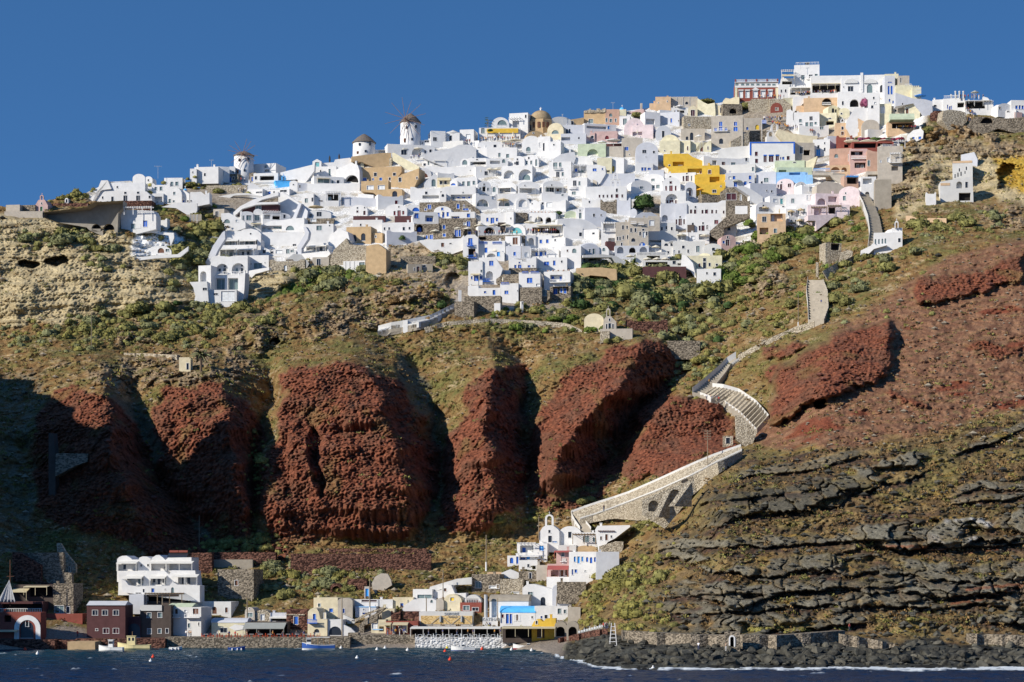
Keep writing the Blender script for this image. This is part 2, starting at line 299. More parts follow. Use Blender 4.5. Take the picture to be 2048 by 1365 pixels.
colr=mixc(colr,scr,TUFF*sstep(.3,.5,fbm(X/9+60,S/9,4))*.4)
colr=mixc(colr,mixc(C(.36,.22,.03),C(.50,.34,.07),g3),OCHR)
redc=mixc(C(.105,.038,.024),C(.26,.095,.054),g3);redc=mixc(redc,C(.13,.075,.05)*(.7+.6*g2[...,None]),sstep(-.15,.4,fbm(X/7+4,S/10,4))*.5)
redc=mixc(redc,dry,sstep(.2,.42,fbm(X/11+90,S/15,3))*.65)
colr=mixc(colr,mixc(C(.12,.085,.055),C(.34,.26,.165),g3*(.5+.5*g2)),CRAG*.85)
colr=mixc(colr,redc,RED)
scc=mixc(C(.125,.062,.038),C(.19,.105,.062),g2);scc=mixc(scc,scr*1.1,sstep(.15,.5,fbm(X/4+9,S/2.2,3))*.4)
scc=mixc(scc,C(.13,.035,.02),sstep(.25,.4,fbm(X/22,S/14+77,3))*.8)
colr=mixc(colr,scc,SCREE*PROMZ*(1-RED))
prc=mixc(C(.10,.066,.034),C(.20,.14,.062),g2);prc=mixc(prc,scr,g1*.5);prc=mixc(prc,C(.20,.13,.03),sstep(.2,.5,fbm(X/9,S/4+31,3))*.8)
lowp=PROMZ*(1-SCREE)
colr=mixc(colr,prc,lowp)
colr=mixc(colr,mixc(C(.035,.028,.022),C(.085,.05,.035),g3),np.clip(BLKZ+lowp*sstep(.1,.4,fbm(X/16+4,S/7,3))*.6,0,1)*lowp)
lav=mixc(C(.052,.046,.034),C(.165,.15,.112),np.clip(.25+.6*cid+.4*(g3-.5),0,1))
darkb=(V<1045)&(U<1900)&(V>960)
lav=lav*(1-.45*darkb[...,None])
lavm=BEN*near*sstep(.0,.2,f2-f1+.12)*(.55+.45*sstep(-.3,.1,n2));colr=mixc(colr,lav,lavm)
colr=mixc(colr,C(.62,.60,.57),WHT*sstep(-.05,.3,fbm(X/6,Z/6+3,4))*.9)
for pl in([(1770,1092),(1850,1096),(1940,1103),(2000,1098)],[(1930,1180),(2048,1168)],[(1900,1208),(1960,1200),(2048,1172)]):
 vc=np.interp(us,[p[0]for p in pl],[p[1]for p in pl]);q=sstep(4,1.5,np.abs(V-vc[None,:]-3*gn(U/15,V*0)))*((us>pl[0][0])&(us<pl[-1][0]))[None,:]
 colr=mixc(colr,C(.20,.07,.035),q*.6)
colr=mixc(colr,mixc(C(.022,.022,.02),C(.10,.10,.085),wid2*.9),ROCKS)
colr=mixc(colr,mixc(C(.50,.46,.39),C(.74,.73,.70),sstep(-.35,.1,fbm(X/5,S/4+3,4))),VILL)
vrk=reg([(1290,420),(1300,395),(1440,430),(1470,470),(1440,500),(1300,480)],5);vrk=np.maximum(vrk,reg([(920,500),(1150,560),(1150,620),(900,620)],4));vrk=np.maximum(vrk,reg([(1480,200),(1600,200),(1700,230),(1660,320),(1480,300)],5))
vrk=np.maximum(vrk,reg([(780,480),(930,500),(930,600),(760,560)],5));vrk=np.maximum(vrk,reg([(330,370),(450,360),(500,400),(440,440),(350,400)],5))
colr=mixc(colr,mixc(C(.20,.15,.10),C(.36,.29,.20),g3),vrk*.85)
whp=reg([(290,470),(330,458),(380,500),(330,508),(262,515)],2);whp=np.maximum(whp,reg([(640,480),(700,470),(720,500),(690,540),(640,520)],3))
colr=mixc(colr,C(.76,.75,.72),whp)
grn=reg([(500,600),(560,585),(610,565),(640,545),(600,590),(530,603)],2)
colr=mixc(colr,mixc(C(.035,.06,.012),C(.075,.11,.025),g3),grn)
colr=mixc(colr,C(.02,.018,.016),CAVE)
harb=reg([(-60,1320),(-60,1255),(400,1258),(1130,1250),(1130,1320)],3)
colr=mixc(colr,C(.20,.17,.14),harb)
def rows_extra():
 lo=[];hi=[]
 for dy,dz in((-6,-3),(-25,-8),(-80,-20)):
  lo.append((dy,dz))
 for dy,dz in((3,-.2),(10,-.6),(30,-2),(90,-6),(300,-20),(900,-60)):
  hi.append((dy,dz))
 return lo,hi
XX=(U-CU)/F*TER;ZZ=CZ+(CV-V)/F*TER
lo,hi=rows_extra();n0=len(lo)
PX=[XX[0]*(1+dy/600)for dy,dz in lo][::-1]+list(XX)+[XX[-1]*(1+dy/900)for dy,dz in hi]
PY=[TER[0]+dy for dy,dz in lo][::-1]+list(TER)+[TER[-1]+dy for dy,dz in hi]
PZ=[ZZ[0]+dz for dy,dz in lo][::-1]+list(ZZ)+[ZZ[-1]+dz for dy,dz in hi]
colr=colr*(1+.32*(1-VILL)*(1-RED)*(1-TUFF)*(1-ROCKS))[...,None]
CC=np.concatenate([np.repeat(colr[:1],n0,0),colr,np.repeat(colr[-1:],len(hi),0)])
PX=np.array(PX);PY=np.array(PY);PZ=np.array(PZ)
nr,nc=PX.shape
me=bpy.data.meshes.new('hillside')
me.vertices.add(nr*nc);me.vertices.foreach_set('co',np.stack([PX,PY,PZ],-1).astype(np.float32).ravel())
idx=np.arange(nr*nc).reshape(nr,nc)
q=np.stack([idx[:-1,:-1],idx[:-1,1:],idx[1:,1:],idx[1:,:-1]],-1).reshape(-1,4)
me.loops.add(q.size);me.loops.foreach_set('vertex_index',q.ravel().astype(np.int32))
me.polygons.add(len(q));me.polygons.foreach_set('loop_start',(np.arange(len(q))*4).astype(np.int32))
me.polygons.foreach_set('loop_total',np.full(len(q),4,np.int32))
me.update();me.validate()
ca=me.color_attributes.new('rock','FLOAT_COLOR','POINT')
ca.data.foreach_set('color',np.concatenate([np.clip(CC,0,1),np.ones(CC.shape[:2]+(1,))],-1).astype(np.float32).ravel())
hm=bpy.data.materials.new('cliff_rock');hm.use_nodes=True;n=hm.node_tree.nodes;L=hm.node_tree.links
b=n['Principled BSDF'];b.inputs['Roughness'].default_value=.95;b.inputs['Specular IOR Level'].default_value=.08
at_=n.new('ShaderNodeAttribute');at_.attribute_name='rock';geo=n.new('ShaderNodeNewGeometry')
tn=n.new('ShaderNodeTexNoise');tn.inputs['Scale'].default_value=2.2;tn.inputs['Detail'].default_value=8;tn.inputs['Roughness'].default_value=.75
L.new(geo.outputs['Position'],tn.inputs['Vector'])
mr=n.new('ShaderNodeMapRange');mr.inputs[1].default_value=.3;mr.inputs[2].default_value=.7;mr.inputs[3].default_value=.35;mr.inputs[4].default_value=1.7
L.new(tn.outputs['Fac'],mr.inputs[0])
mx=n.new('ShaderNodeMix');mx.data_type='RGBA';mx.blend_type='MULTIPLY';mx.inputs[0].default_value=1
L.new(at_.outputs['Color'],mx.inputs[6]);L.new(mr.outputs[0],mx.inputs[7]);L.new(mx.outputs[2],b.inputs['Base Color'])
bp=n.new('ShaderNodeBump');bp.inputs['Strength'].default_value=.7;bp.inputs['Distance'].default_value=.5
L.new(tn.outputs['Fac'],bp.inputs['Height']);L.new(bp.outputs[0],b.inputs['Normal'])
tag(link('hillside',me,None,[hm]),kind='structure')
BASE=blur(TER,3)
def DY(u,v):
 i=int(np.clip(np.searchsorted(us,u),0,len(us)-1))
 t=(v-VB[i])/(VT[i]-VB[i]);r=int(np.clip(round(t*(NV-1)),0,NV-1))
 return float(BASE[r,i])
def grid_mesh(name,XS,YS,ZS):
 nr_,nc_=XS.shape;me_=bpy.data.meshes.new(name);me_.vertices.add(nr_*nc_);me_.vertices.foreach_set('co',np.stack([XS,YS,ZS],-1).astype(np.float32).ravel())
 ix=np.arange(nr_*nc_).reshape(nr_,nc_);q_=np.stack([ix[:-1,:-1],ix[:-1,1:],ix[1:,1:],ix[1:,:-1]],-1).reshape(-1,4)
 me_.loops.add(q_.size);me_.loops.foreach_set('vertex_index',q_.ravel().astype(np.int32));me_.polygons.add(len(q_))
 me_.polygons.foreach_set('loop_start',(np.arange(len(q_))*4).astype(np.int32));me_.polygons.foreach_set('loop_total',np.full(len(q_),4,np.int32));me_.polygons.foreach_set('use_smooth',np.ones(len(q_),bool));me_.update();return me_
xa=np.concatenate([[-6000,-2000,-600,-260],np.arange(-200,200.1,.45),[260,600,2000,6000]]);ya=np.concatenate([[-2000,0,200,330],np.arange(375,612,.45),[700,1500,5000,9000]])
XS,YS=np.meshgrid(xa,ya);inn=((np.abs(XS)<=200)&(YS>=375)&(YS<612)).astype(float)
wz=.55*fbm(XS/8+.1*YS,YS/3.2,5,gain=.55)+.10*fbm(XS/1.3,YS/.9,2)+.12*fbm(XS/30,YS/14,2)
ZS=wz*inn
FOAMV=inn*sstep(.17,.24,wz)*sstep(.2,.5,fbm(XS/20+4,YS/16,3))
wm=bpy.data.materials.new('sea_water');wm.use_nodes=True;n=wm.node_tree.nodes;L=wm.node_tree.links
b=n['Principled BSDF'];b.inputs['Base Color'].default_value=(.004,.02,.07,1);b.inputs['Roughness'].default_value=.25;b.inputs['IOR'].default_value=1.2
geo=n.new('ShaderNodeNewGeometry');mpp=n.new('ShaderNodeMapping');mpp.inputs['Scale'].default_value=(.35,.14,1)
L.new(geo.outputs['Position'],mpp.inputs[0])
t1=n.new('ShaderNodeTexNoise');t1.inputs['Scale'].default_value=1.0;t1.inputs['Detail'].default_value=6;t1.inputs['Roughness'].default_value=.65
L.new(mpp.outputs[0],t1.inputs['Vector'])
bp=n.new('ShaderNodeBump');bp.inputs['Strength'].default_value=1.0;bp.inputs['Distance'].default_value=.35
L.new(t1.outputs['Fac'],bp.inputs['Height']);L.new(bp.outputs[0],b.inputs['Normal'])
sx=n.new('ShaderNodeSeparateXYZ');L.new(geo.outputs['Position'],sx.inputs[0])
t2=n.new('ShaderNodeTexNoise');t2.inputs['Scale'].default_value=.05;t2.inputs['Detail'].default_value=4;L.new(geo.outputs['Position'],t2.inputs['Vector'])
ad=n.new('ShaderNodeMath');ad.operation='MULTIPLY_ADD';ad.inputs[1].default_value=60;L.new(t2.outputs['Fac'],ad.inputs[0]);L.new(sx.outputs['Y'],ad.inputs[2])
m2=n.new('ShaderNodeMapRange');m2.inputs[1].default_value=470;m2.inputs[2].default_value=590;L.new(ad.outputs[0],m2.inputs[0])
mc=n.new('ShaderNodeMix');mc.data_type='RGBA';mc.inputs[6].default_value=(.004,.019,.058,1);mc.inputs[7].default_value=(.008,.045,.07,1)
L.new(m2.outputs[0],mc.inputs[0]);L.new(mc.outputs[2],b.inputs['Base Color'])
r0_=np.argmin(np.abs(ZZ),0);Xsh=XX[r0_,np.arange(len(us))];Ysh=TER[r0_,np.arange(len(us))];o_=np.argsort(Xsh)
dist=np.interp(XS,Xsh[o_],Ysh[o_])-YS;nz=fbm(XS/4,YS/3,4);foam=sstep(0,.18,nz+.42-np.clip(dist,0,99)/7+.5*gn(XS/17,YS/40))*(dist>-8)*(XS>10)*(YS<560)+.8*sstep(.42,.5,nz+.25*gn(XS/30,YS/20))*(dist>6)*sstep(.1,.25,wz)*inn
me_=grid_mesh('sea',XS,YS,ZS+.25*np.clip(foam,0,1)*inn);fa=me_.attributes.new('foam','FLOAT','POINT');fa.data.foreach_set('value',np.clip(foam*inn,0,1).astype(np.float32).ravel())
fn=n.new('ShaderNodeAttribute');fn.attribute_name='foam';fb=n.new('ShaderNodeBsdfDiffuse');fb.inputs[0].default_value=(.62,.66,.68,1);ms=n.new('ShaderNodeMixShader')
L.new(fn.outputs['Fac'],ms.inputs[0]);L.new(b.outputs[0],ms.inputs[1]);L.new(fb.outputs[0],ms.inputs[2]);L.new(ms.outputs[0],n['Material Output'].inputs[0])
tag(link('sea',me_,None,[wm]),kind='structure')
hx_,hy_=np.meshgrid(np.linspace(0,1,60),np.linspace(0,1,60))
HXX=-192-90*hx_;HYY=500+200*hy_
cr=np.interp(HYY,[500,536,541,549,556,562,572,580,588,600,656,700],[52,54,52,58,110,126,137,130,108,109,110,96])
HZZ=-2+(cr+2)*(sstep(0,.06,hx_)*(1-.3*hx_))*sstep(-.001,.02,hy_)+4*fbm(HXX/12,HYY/12,4)*sstep(0,.1,hx_)
HYY=HYY+2.5*gn(HXX/9,HZZ/14);HXX=HXX+3*gn(HYY/10,HZZ/12)
me_=grid_mesh('headland',HXX,HYY,HZZ);tag(link('headland',me_,None,[mat('headland_rock',(.2,.14,.09),scale=.3,var=.4,bump=.5)]),kind='structure')
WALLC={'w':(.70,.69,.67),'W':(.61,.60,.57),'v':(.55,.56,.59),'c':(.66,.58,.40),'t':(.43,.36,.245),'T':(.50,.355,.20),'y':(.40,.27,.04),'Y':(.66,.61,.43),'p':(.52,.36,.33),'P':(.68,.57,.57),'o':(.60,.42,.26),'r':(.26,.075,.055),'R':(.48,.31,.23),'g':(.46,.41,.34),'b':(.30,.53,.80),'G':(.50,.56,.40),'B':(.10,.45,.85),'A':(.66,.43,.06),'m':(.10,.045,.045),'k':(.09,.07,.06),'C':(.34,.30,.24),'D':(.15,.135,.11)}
WNAME={'w':'white_house','W':'white_house','v':'white_house','c':'cream_house','t':'tan_house','T':'tan_house','y':'yellow_house','Y':'pale_yellow_house','p':'pink_house','P':'pale_pink_house','o':'orange_house','r':'red_house','R':'terracotta_house','g':'beige_house','b':'light_blue_house','G':'pale_green_house','B':'blue_house','A':'yellow_house','s':'stone_house','S':'stone_house','q':'stone_house','m':'dark_wall','k':'dark_house','C':'concrete_wall','D':'concrete_wall','Q':'white_wall'}
def wallmat(c):
 if c=='s':return mat('grey_rubble_stone',(.12,.10,.075),scale=2.2,kind='stone',col2=(.31,.26,.195),bump=.8,dist=.2)
 if c=='S':return mat('pale_rubble_stone',(.30,.25,.18),scale=2.6,kind='stone',col2=(.52,.455,.345),bump=.8,dist=.25)
 if c=='q':return mat('red_brown_rubble_stone',(.05,.022,.016),scale=1.7,kind='stone',col2=(.175,.085,.06),bump=.9,dist=.25)
 if c=='Q':return mat('whitewashed_rubble',(.56,.55,.53),scale=1.6,kind='stone',col2=(.78,.77,.75),bump=1,dist=.3)
 if c in 'wWv':return mat('whitewash_'+{'w':'warm','W':'worn','v':'cool_shade'}[c],WALLC[c],var=.07,scale=.5,bump=.35,bscale=1.2)  # cool copy is darker and bluer: shade tinted into the whitewash colour
 return mat('plaster_'+WNAME[c],WALLC[c],var=.14,scale=.7,bump=.35,bscale=1.3)
PANEC={'k':('dark_glass',(.025,.03,.04)),'b':('blue_paint',(.02,.12,.52)),'r':('maroon_paint',(.16,.02,.03)),'g':('greenish_glass',(.16,.22,.22)),'t':('turquoise_paint',(.12,.40,.42)),'w':('white_shutter',(.72,.74,.74)),'n':('brown_wood',(.14,.06,.035)),'B':('bright_blue_paint',(.05,.33,.80)),'y':('yellow_curtain',(.75,.5,.05)),'G':('green_paint',(.04,.14,.06)),'m':('dark_maroon_paint',(.07,.02,.03)),'o':('orange_cloth',(.75,.35,.03))}
def panemat(c):
 nme,col=PANEC[c];return mat(nme,col,rough=.3 if c in 'kg' else .6,var=.15,scale=1.5,spec=.5 if c in 'kg' else .3)
FRAME_M=mat('white_frame',(.76,.75,.73),rough=.6)
BLACK=mat('dark_interior',(.02,.018,.017),rough=.95)
ZO=[0,0,1.0];O=(0,0,0,0)
def Zm(u0,v0,k):ZO[0]=u0;ZO[1]=v0;ZO[2]=k
def T(x,y):return(ZO[0]+x/ZO[2],ZO[1]+y/ZO[2])
def arcpts(cx,cy,rx,ry,n=8,a0=180,a1=0):
 return[(cx+rx*math.cos(R(a0+(a1-a0)*i/n)),cy-ry*math.sin(R(a0+(a1-a0)*i/n)))for i in range(n+1)]
ALLH=[]
YAWR=random.Random(5)
def H(label,x0,x1,yt,yb,roof='f',c='w',feats='',nm=None,cat=None,yaw=None,dep=None,rise=None,poly=None,Y=None,dy=0.0,rc=None,rh=None,down=2.5,group=None,side=None):
 if poly:
  poly=[T(*p)for p in poly];xs=[p[0]for p in poly];ys=[p[1]for p in poly]
  u0,u1,vt,vb=min(xs),max(xs),min(ys),max(ys)
 else:
  u0,vt=T(x0,yt);u1,vb=T(x1,yb)
 if yaw is None:yaw=YAWR.choice((-13,-8,-3,7,12,18))+YAWR.uniform(-3,3)if u0>380 and vb<640 else YAWR.uniform(2,10)
 if dep is None:dep=YAWR.uniform(4.5,7.0)
 psi=R(yaw)
 Yt=min(DY(u,vb)for u in(u0+(u1-u0)*.1,(u0+u1)/2,u1-(u1-u0)*.1))-0.3+dy
 Y=Yt if Y is None else min(Y,Yt)
 Yr=Y
 a0=(u0-CU)/F;a1=(u1-CU)/F
 W=(a1-a0)*Yr/(math.cos(psi)+a0*math.sin(psi))
 X1=a1*Yr;X0=X1-W*math.cos(psi);Y0=Yr+W*math.sin(psi);Ym=(Y0+Yr)/2
 zb=CZ+(CV-vb)/F*Ym
 def lp(u,v):
  a=(u-CU)/F;s=(a*Y0-X0)/(math.cos(psi)+a*math.sin(psi))
  return(s,(vb-v)/F*Ym)
 if poly:outl=[lp(*p)for p in poly]
 else:
  w_,h_=lp(u1,vb)[0],lp(u1,vt)[1]
  if roof=='v':
   rr=rise/ZO[2]/F*Ym if rise else min(w_/2,h_*.5)
   outl=[(0,0),(0,h_-rr)]+[(w_/2+w_/2*math.cos(R(180-180*i/12)),h_-rr+rr*math.sin(R(180*i/12)))for i in range(1,12)]+[(w_,h_-rr),(w_,0)]
  elif roof=='g':
   rr=rise/ZO[2]/F*Ym if rise else min(w_*.35,h_*.4);outl=[(0,0),(0,h_-rr),(w_/2,h_),(w_,h_-rr),(w_,0)]
  elif roof=='c':
   q=min(.9,h_*.15);outl=[(0,0),(0,h_),(w_*.1,h_),(w_*.2,h_-q),(w_*.8,h_-q),(w_*.9,h_),(w_,h_),(w_,0)]
  elif roof=='s':rr=rh/ZO[2]/F*Ym;outl=[(0,0),(0,h_-rr),(w_,h_-rr),(w_,0)]
  else:outl=[(0,0),(0,h_),(w_,h_),(w_,0)]
 zmin=min(p[1]for p in outl)
 if down:
  s_lo=[i for i,p in enumerate(outl)if p[1]<zmin+.05]
  outl=[(p[0],p[1]-down)if i in s_lo else p for i,p in enumerate(outl)]
 holes=[];panes=[]
 for tk in feats.split():
  t=tk[0];q=tk[1:].split(',');x,y,ww,hh=[float(z)for z in q[:4]];pc=q[4]if len(q)>4 else None
  a,b_=T(x-ww/2,y+hh/2);c_,d_=T(x+ww/2,y-hh/2)
  s0,z0=lp(a,b_);s1,z1=lp(c_,d_)
  if t in 'AP':holes.append([t,s0,s1,z0,z1,1.6,pc])
  elif t in 'wda':
   inh=[k for k in holes if k[0]in 'AP' and k[1]-.1<(s0+s1)/2<k[2]+.1 and k[3]-.3<(z0+z1)/2<k[4]+.3]
   panes.append((t,s0,s1,z0,z1,pc or 'k',inh[0][5]if inh else 0.0))
   if not inh:holes.append([t,s0,s1,z0,z1,.34,None])
 smin=min(p[0]for p in outl)+.12;smax=max(p[0]for p in outl)-.12;zmx=max(p[1]for p in outl)-.12
 hl=[]
 for hdef in holes:
  t,s0,s1,z0,z1,dp,pc=hdef
  s0=max(s0,smin);s1=min(s1,smax);z1=min(z1,zmx)
  if roof=='v' and not poly:
   w_=max(p[0]for p in outl);hh_=max(p[1]for p in outl);cxm=abs((s0+s1)/2-w_/2)+(s1-s0)/2
   lim=hh_-rr+rr*math.sqrt(max(0,1-min(1,cxm/(w_/2))**2));z1=min(z1,lim-.12)
  if s1-s0<.15 or z1-z0<.15:continue
  if any(not(s1+.05<k[0]or s0-.05>k[1]or z1+.05<k[2]or z0-.05>k[3])for k in hl):continue
  hdef[1:5]=[s0,s1,z0,z1];hl.append((s0,s1,z0,z1,t,dp,pc))
 bm=bmesh.new()
 def loop(pts,y):
  vs=[bm.verts.new((p[0],y,p[1]))for p in pts]
  return vs,[bm.edges.new((vs[i],vs[(i+1)%len(vs)]))for i in range(len(vs))]
 of,oe=loop(outl,0);edges=list(oe);tubes=[]
 for s0,s1,z0,z1,t,dp,pc in hl:
  if t in 'Aa':
   r_=min((s1-s0)/2,z1-z0-.05);pts=[(s0,z0)]+[((s0+s1)/2-(s1-s0)/2*math.cos(R(180*i/8)),z1-r_+r_*math.sin(R(180*i/8)))for i in range(9)]+[(s1,z0)]
  else:pts=[(s0,z0),(s0,z1),(s1,z1),(s1,z0)]
  hv,he=loop(pts,0);edges+=he;tubes.append((hv,pts,dp,pc))
 bmesh.ops.triangle_fill(bm,use_beauty=False,use_dissolve=True,edges=edges,normal=(0,-1,0))
 n_=len(outl);ob=[bm.verts.new((p[0],dep,p[1]))for p in outl]
 for i in range(n_):
  try:bm.faces.new((of[i],of[(i+1)%n_],ob[(i+1)%n_],ob[i]))
  except ValueError:pass
 try:bm.faces.new(ob)
 except ValueError:pass
 for hv,pts,dp,pc in tubes:
  hb=[bm.verts.new((p[0],dp,p[1]))for p in pts];m_=len(pts)
  for i in range(m_):bm.faces.new((hv[i],hv[(i+1)%m_],hb[(i+1)%m_],hb[i]))
  fc=bm.faces.new(hb)
  if pc=='k':fc.material_index=1
 bmesh.ops.recalc_face_normals(bm,faces=bm.faces[:])
 me=bpy.data.meshes.new('house');bm.to_mesh(me);bm.free()
 name=nm or(('vaulted_' if roof=='v' else '')+WNAME[c])
 o=link(name,me,None,[wallmat(c),BLACK])
 o.location=(X0,Y0,zb);o.rotation_euler=(0,0,-psi)
 tag(o,label,cat or('wall' if 'wall' in name else 'house'),group,'thing')
 for t,s0,s1,z0,z1,pc,dp in panes:
  s0=max(s0,smin);s1=min(s1,smax);z1=min(z1,zmx)
  if s1-s0<.12 or z1-z0<.12:continue
  m=MB();y0=dp-.06 if dp else .22
  fwd=-.05 if not dp else dp-.16
  if t=='a':
   r_=min((s1-s0)/2,z1-z0-.05);pts=[(s0,z0)]+[((s0+s1)/2-(s1-s0)/2*math.cos(R(180*i/8)),z1-r_+r_*math.sin(R(180*i/8)))for i in range(9)]+[(s1,z0)]
   vs=[(p[0],y0,p[1])for p in pts]+[(p[0],y0+.05,p[1])for p in pts];k_=len(pts)
   m.add(vs,[tuple(range(k_))]+[(i,(i+1)%k_,k_+(i+1)%k_,k_+i)for i in range(k_)],1)
   m.box(s0,s1,fwd,y0,z0-.12,z0,0)
  else:
   m.box(s0+.02,s1-.02,y0,y0+.05,z0+.02,z1-.02,1)
   fw=.10
   m.box(s0-fw,s0,fwd,y0+.04,z0-.02,z1+fw,0);m.box(s1,s1+fw,fwd,y0+.04,z0-.02,z1+fw,0)
   m.box(s0-.002,s1+.002,fwd+.003,y0+.04,z1,z1+fw-.004,0)
   if t=='w':m.box(s0-fw-.05,s1+fw+.05,fwd-.06,y0+.04,z0-.12,z0-.022,0)
   if s1-s0>1.1:m.box((s0+s1)/2-.035,(s0+s1)/2+.035,y0-.03,y0,z0+.02,z1-.02,0)
  m.build('door' if t=='d' else('arched_window' if t=='a' else 'window'),[FRAME_M,panemat(pc)],o)
 if roof=='s':
  w_=lp(u1,vb)[0];h_=lp(u1,vt)[1];m=MB();n2=12;ov=.12
  pr=[(dep/2-(dep/2+ov)*math.cos(R(180*i/n2)),h_-rr+rr*math.sin(R(180*i/n2)))for i in range(n2+1)]
  vs=[(-ov,y,z)for y,z in pr]+[(w_+ov,y,z)for y,z in pr];k_=n2+1
  m.add(vs,[(i,i+1,k_+i+1,k_+i)for i in range(n2)]+[tuple(range(k_)),tuple(range(k_,2*k_))[::-1],(0,k_,2*k_-1,k_-1)])
  m.build('vaulted_roof',wallmat(rc or c),o)
 ALLH.append(o)
 if name.endswith('house')and roof=='f' and YAWR.random()<.45:
  w_=smax-smin;x=smin+w_*YAWR.choice((.15,.8));m=MB();q=YAWR.uniform(.5,1.1);m.box(x-.3,x+.3,1,1.6,zmx-.5,zmx+q);m.box(x-.38,x+.38,.92,1.68,zmx+q-.003,zmx+q+.15);m.build('chimney',wallmat(c),o)
 return o,lp,Y
def addpart(o,name,mb,mats,label=None):
 ch=mb.build(name,mats,o)
 if label:ch['label']=label
 return ch
def local(o,u,v):
 psi=-o.rotation_euler.z;X0,Y0,zb=o.location;a=(u-CU)/F
 s=(a*Y0-X0)/(math.cos(psi)+a*math.sin(psi));Yp=Y0-s*math.sin(psi)
 return s,CZ+(CV-v)/F*Yp-zb
def chimney(h,x,y,w=.7,hgt=1.2):
 o=h[0];s,z=local(o,*T(x,y));m=MB();m.box(s-w/2,s+w/2,1.0,1.0+w,z-1.5,z+hgt*.7);m.box(s-w/2-.08,s+w/2+.08,.92,1.08+w,z+hgt*.7,z+hgt*.8)
 m.box(s-w*.3,s+w*.3,1.1,.9+w,z+hgt*.8,z+hgt);m.build('chimney',o.data.materials[0],o)
def awning(h,x0,x1,y,c='w',depth=2.2,drop=.6,name='awning'):
 o=h[0];s0,z=local(o,*T(x0,y));s1,_=local(o,*T(x1,y));m=MB()
 m.add([(s0,0,z),(s1,0,z),(s1,-depth,z-drop),(s0,-depth,z-drop),(s0,0,z-.07),(s1,0,z-.07),(s1,-depth,z-drop-.2),(s0,-depth,z-drop-.2)],[(0,1,2,3),(7,6,5,4),(3,2,6,7),(0,3,7,4),(2,1,5,6)])
 for s in np.linspace(s0+.1,s1-.1,max(2,int((s1-s0)/3)+1)):m.box(s-.05,s+.05,-depth+.03,-depth+.13,z-drop-2.2,z-drop-.1)
 m.build(name,mat('canvas_'+c,{'w':(.74,.72,.66),'r':(.38,.10,.09),'n':(.12,.07,.05),'g':(.35,.36,.33),'c':(.6,.52,.34)}[c],rough=.8),o)
def belfry(h,x,y,w=2.2,hgt=3.2,c=None,bells=1,name='belfry'):
 o=h[0];s,z=local(o,*T(x,y));bm_=MB();q_=.56 if bells==1 else .78;w*=q_;hgt*=q_
 def frame(sx,zz,ww,hh):
  bm_.box(sx-ww/2,sx-ww*.27,.1,.8,zz,zz+hh*.62);bm_.box(sx+ww*.27,sx+ww/2,.1,.8,zz,zz+hh*.62)
  n2=8;ri=ww*.27;ro=ww/2;zc=zz+hh*.62;vs=[]
  for i in range(n2+1):
   t=R(180-180*i/n2);vs+=[(sx+ri*math.cos(t),.1,zc+ri*math.sin(t)),(sx+ro*math.cos(t),.1,zc+hh*.34*math.sin(t)),(sx+ri*math.cos(t),.8,zc+ri*math.sin(t)),(sx+ro*math.cos(t),.8,zc+hh*.34*math.sin(t))]
  fs=[]
  for i in range(n2):
   a=4*i;b=a+4;fs+=[(a,a+1,b+1,b),(a+2,b+2,b+3,a+3),(a+1,a+3,b+3,b+1),(a,b,b+2,a+2)]
  bm_.add(vs,fs);bm_.bar((sx,.45,zz+hh*.45),(sx,.45,zz+hh*.62),.18,8,.08,1)
  return zz+hh*.96
 if bells==1:tp=frame(s,z,w,hgt)
 else:
  k=2 if bells==3 else 3;ww=w/k
  for i in range(k):frame(s-w/2+ww*(i+.5),z,ww,hgt*.52)
  bm_.box(s-w/2,s+w/2,.1,.8,z+hgt*.5,z+hgt*.54);tp=frame(s,z+hgt*.54,ww,hgt*.46)
 bm_.box(s-.05,s+.05,.4,.5,tp,tp+.8);bm_.box(s-.2,s+.2,.4,.5,tp+.4,tp+.5)
 bm_.build(name,[wallmat(c)if c else o.data.materials[0],mat('bronze',(.10,.07,.03),rough=.4)],o)
def dome(h,x,y,rpx,c='B',drum=None):
 o=h[0];s,z=local(o,*T(x,y));r_=rpx/ZO[2]/F*o.location.y;m=MB()
 m.lathe([(r_*math.cos(R(a)),r_*math.sin(R(a)))for a in range(0,90,12)]+[(.05,r_)],20,(s,r_+.3,z))
 d_=m.build('dome',wallmat(c),o,smooth=True)
 m=MB();m.box(s-.06,s+.06,r_+.24,r_+.36,z+r_-.1,z+r_+1.0);m.box(s-.3,s+.3,r_+.25,r_+.35,z+r_+.55,z+r_+.67);m.build('cross',FRAME_M,d_)
def rail(h,x0,x1,y,hgt=.9,c='w',out=.6,name='balcony',nbar=None,slab=True):
 o=h[0];s0,z=local(o,*T(x0,y));s1,_=local(o,*T(x1,y));m=MB()
 if slab:m.box(s0,s1,-out-.2,0,z-.2,z)
 m.box(s0,s1,-out-.12,-out,z+hgt-.12,z+hgt)
 for s in np.linspace(s0+.08,s1-.08,nbar or max(3,int((s1-s0)/.45))):m.box(s-.05,s+.05,-out-.1,-out-.02,z,z+hgt-.1)
 m.build(name,{'w':FRAME_M,'b':panemat('b'),'B':panemat('B')}.get(c,FRAME_M),o)
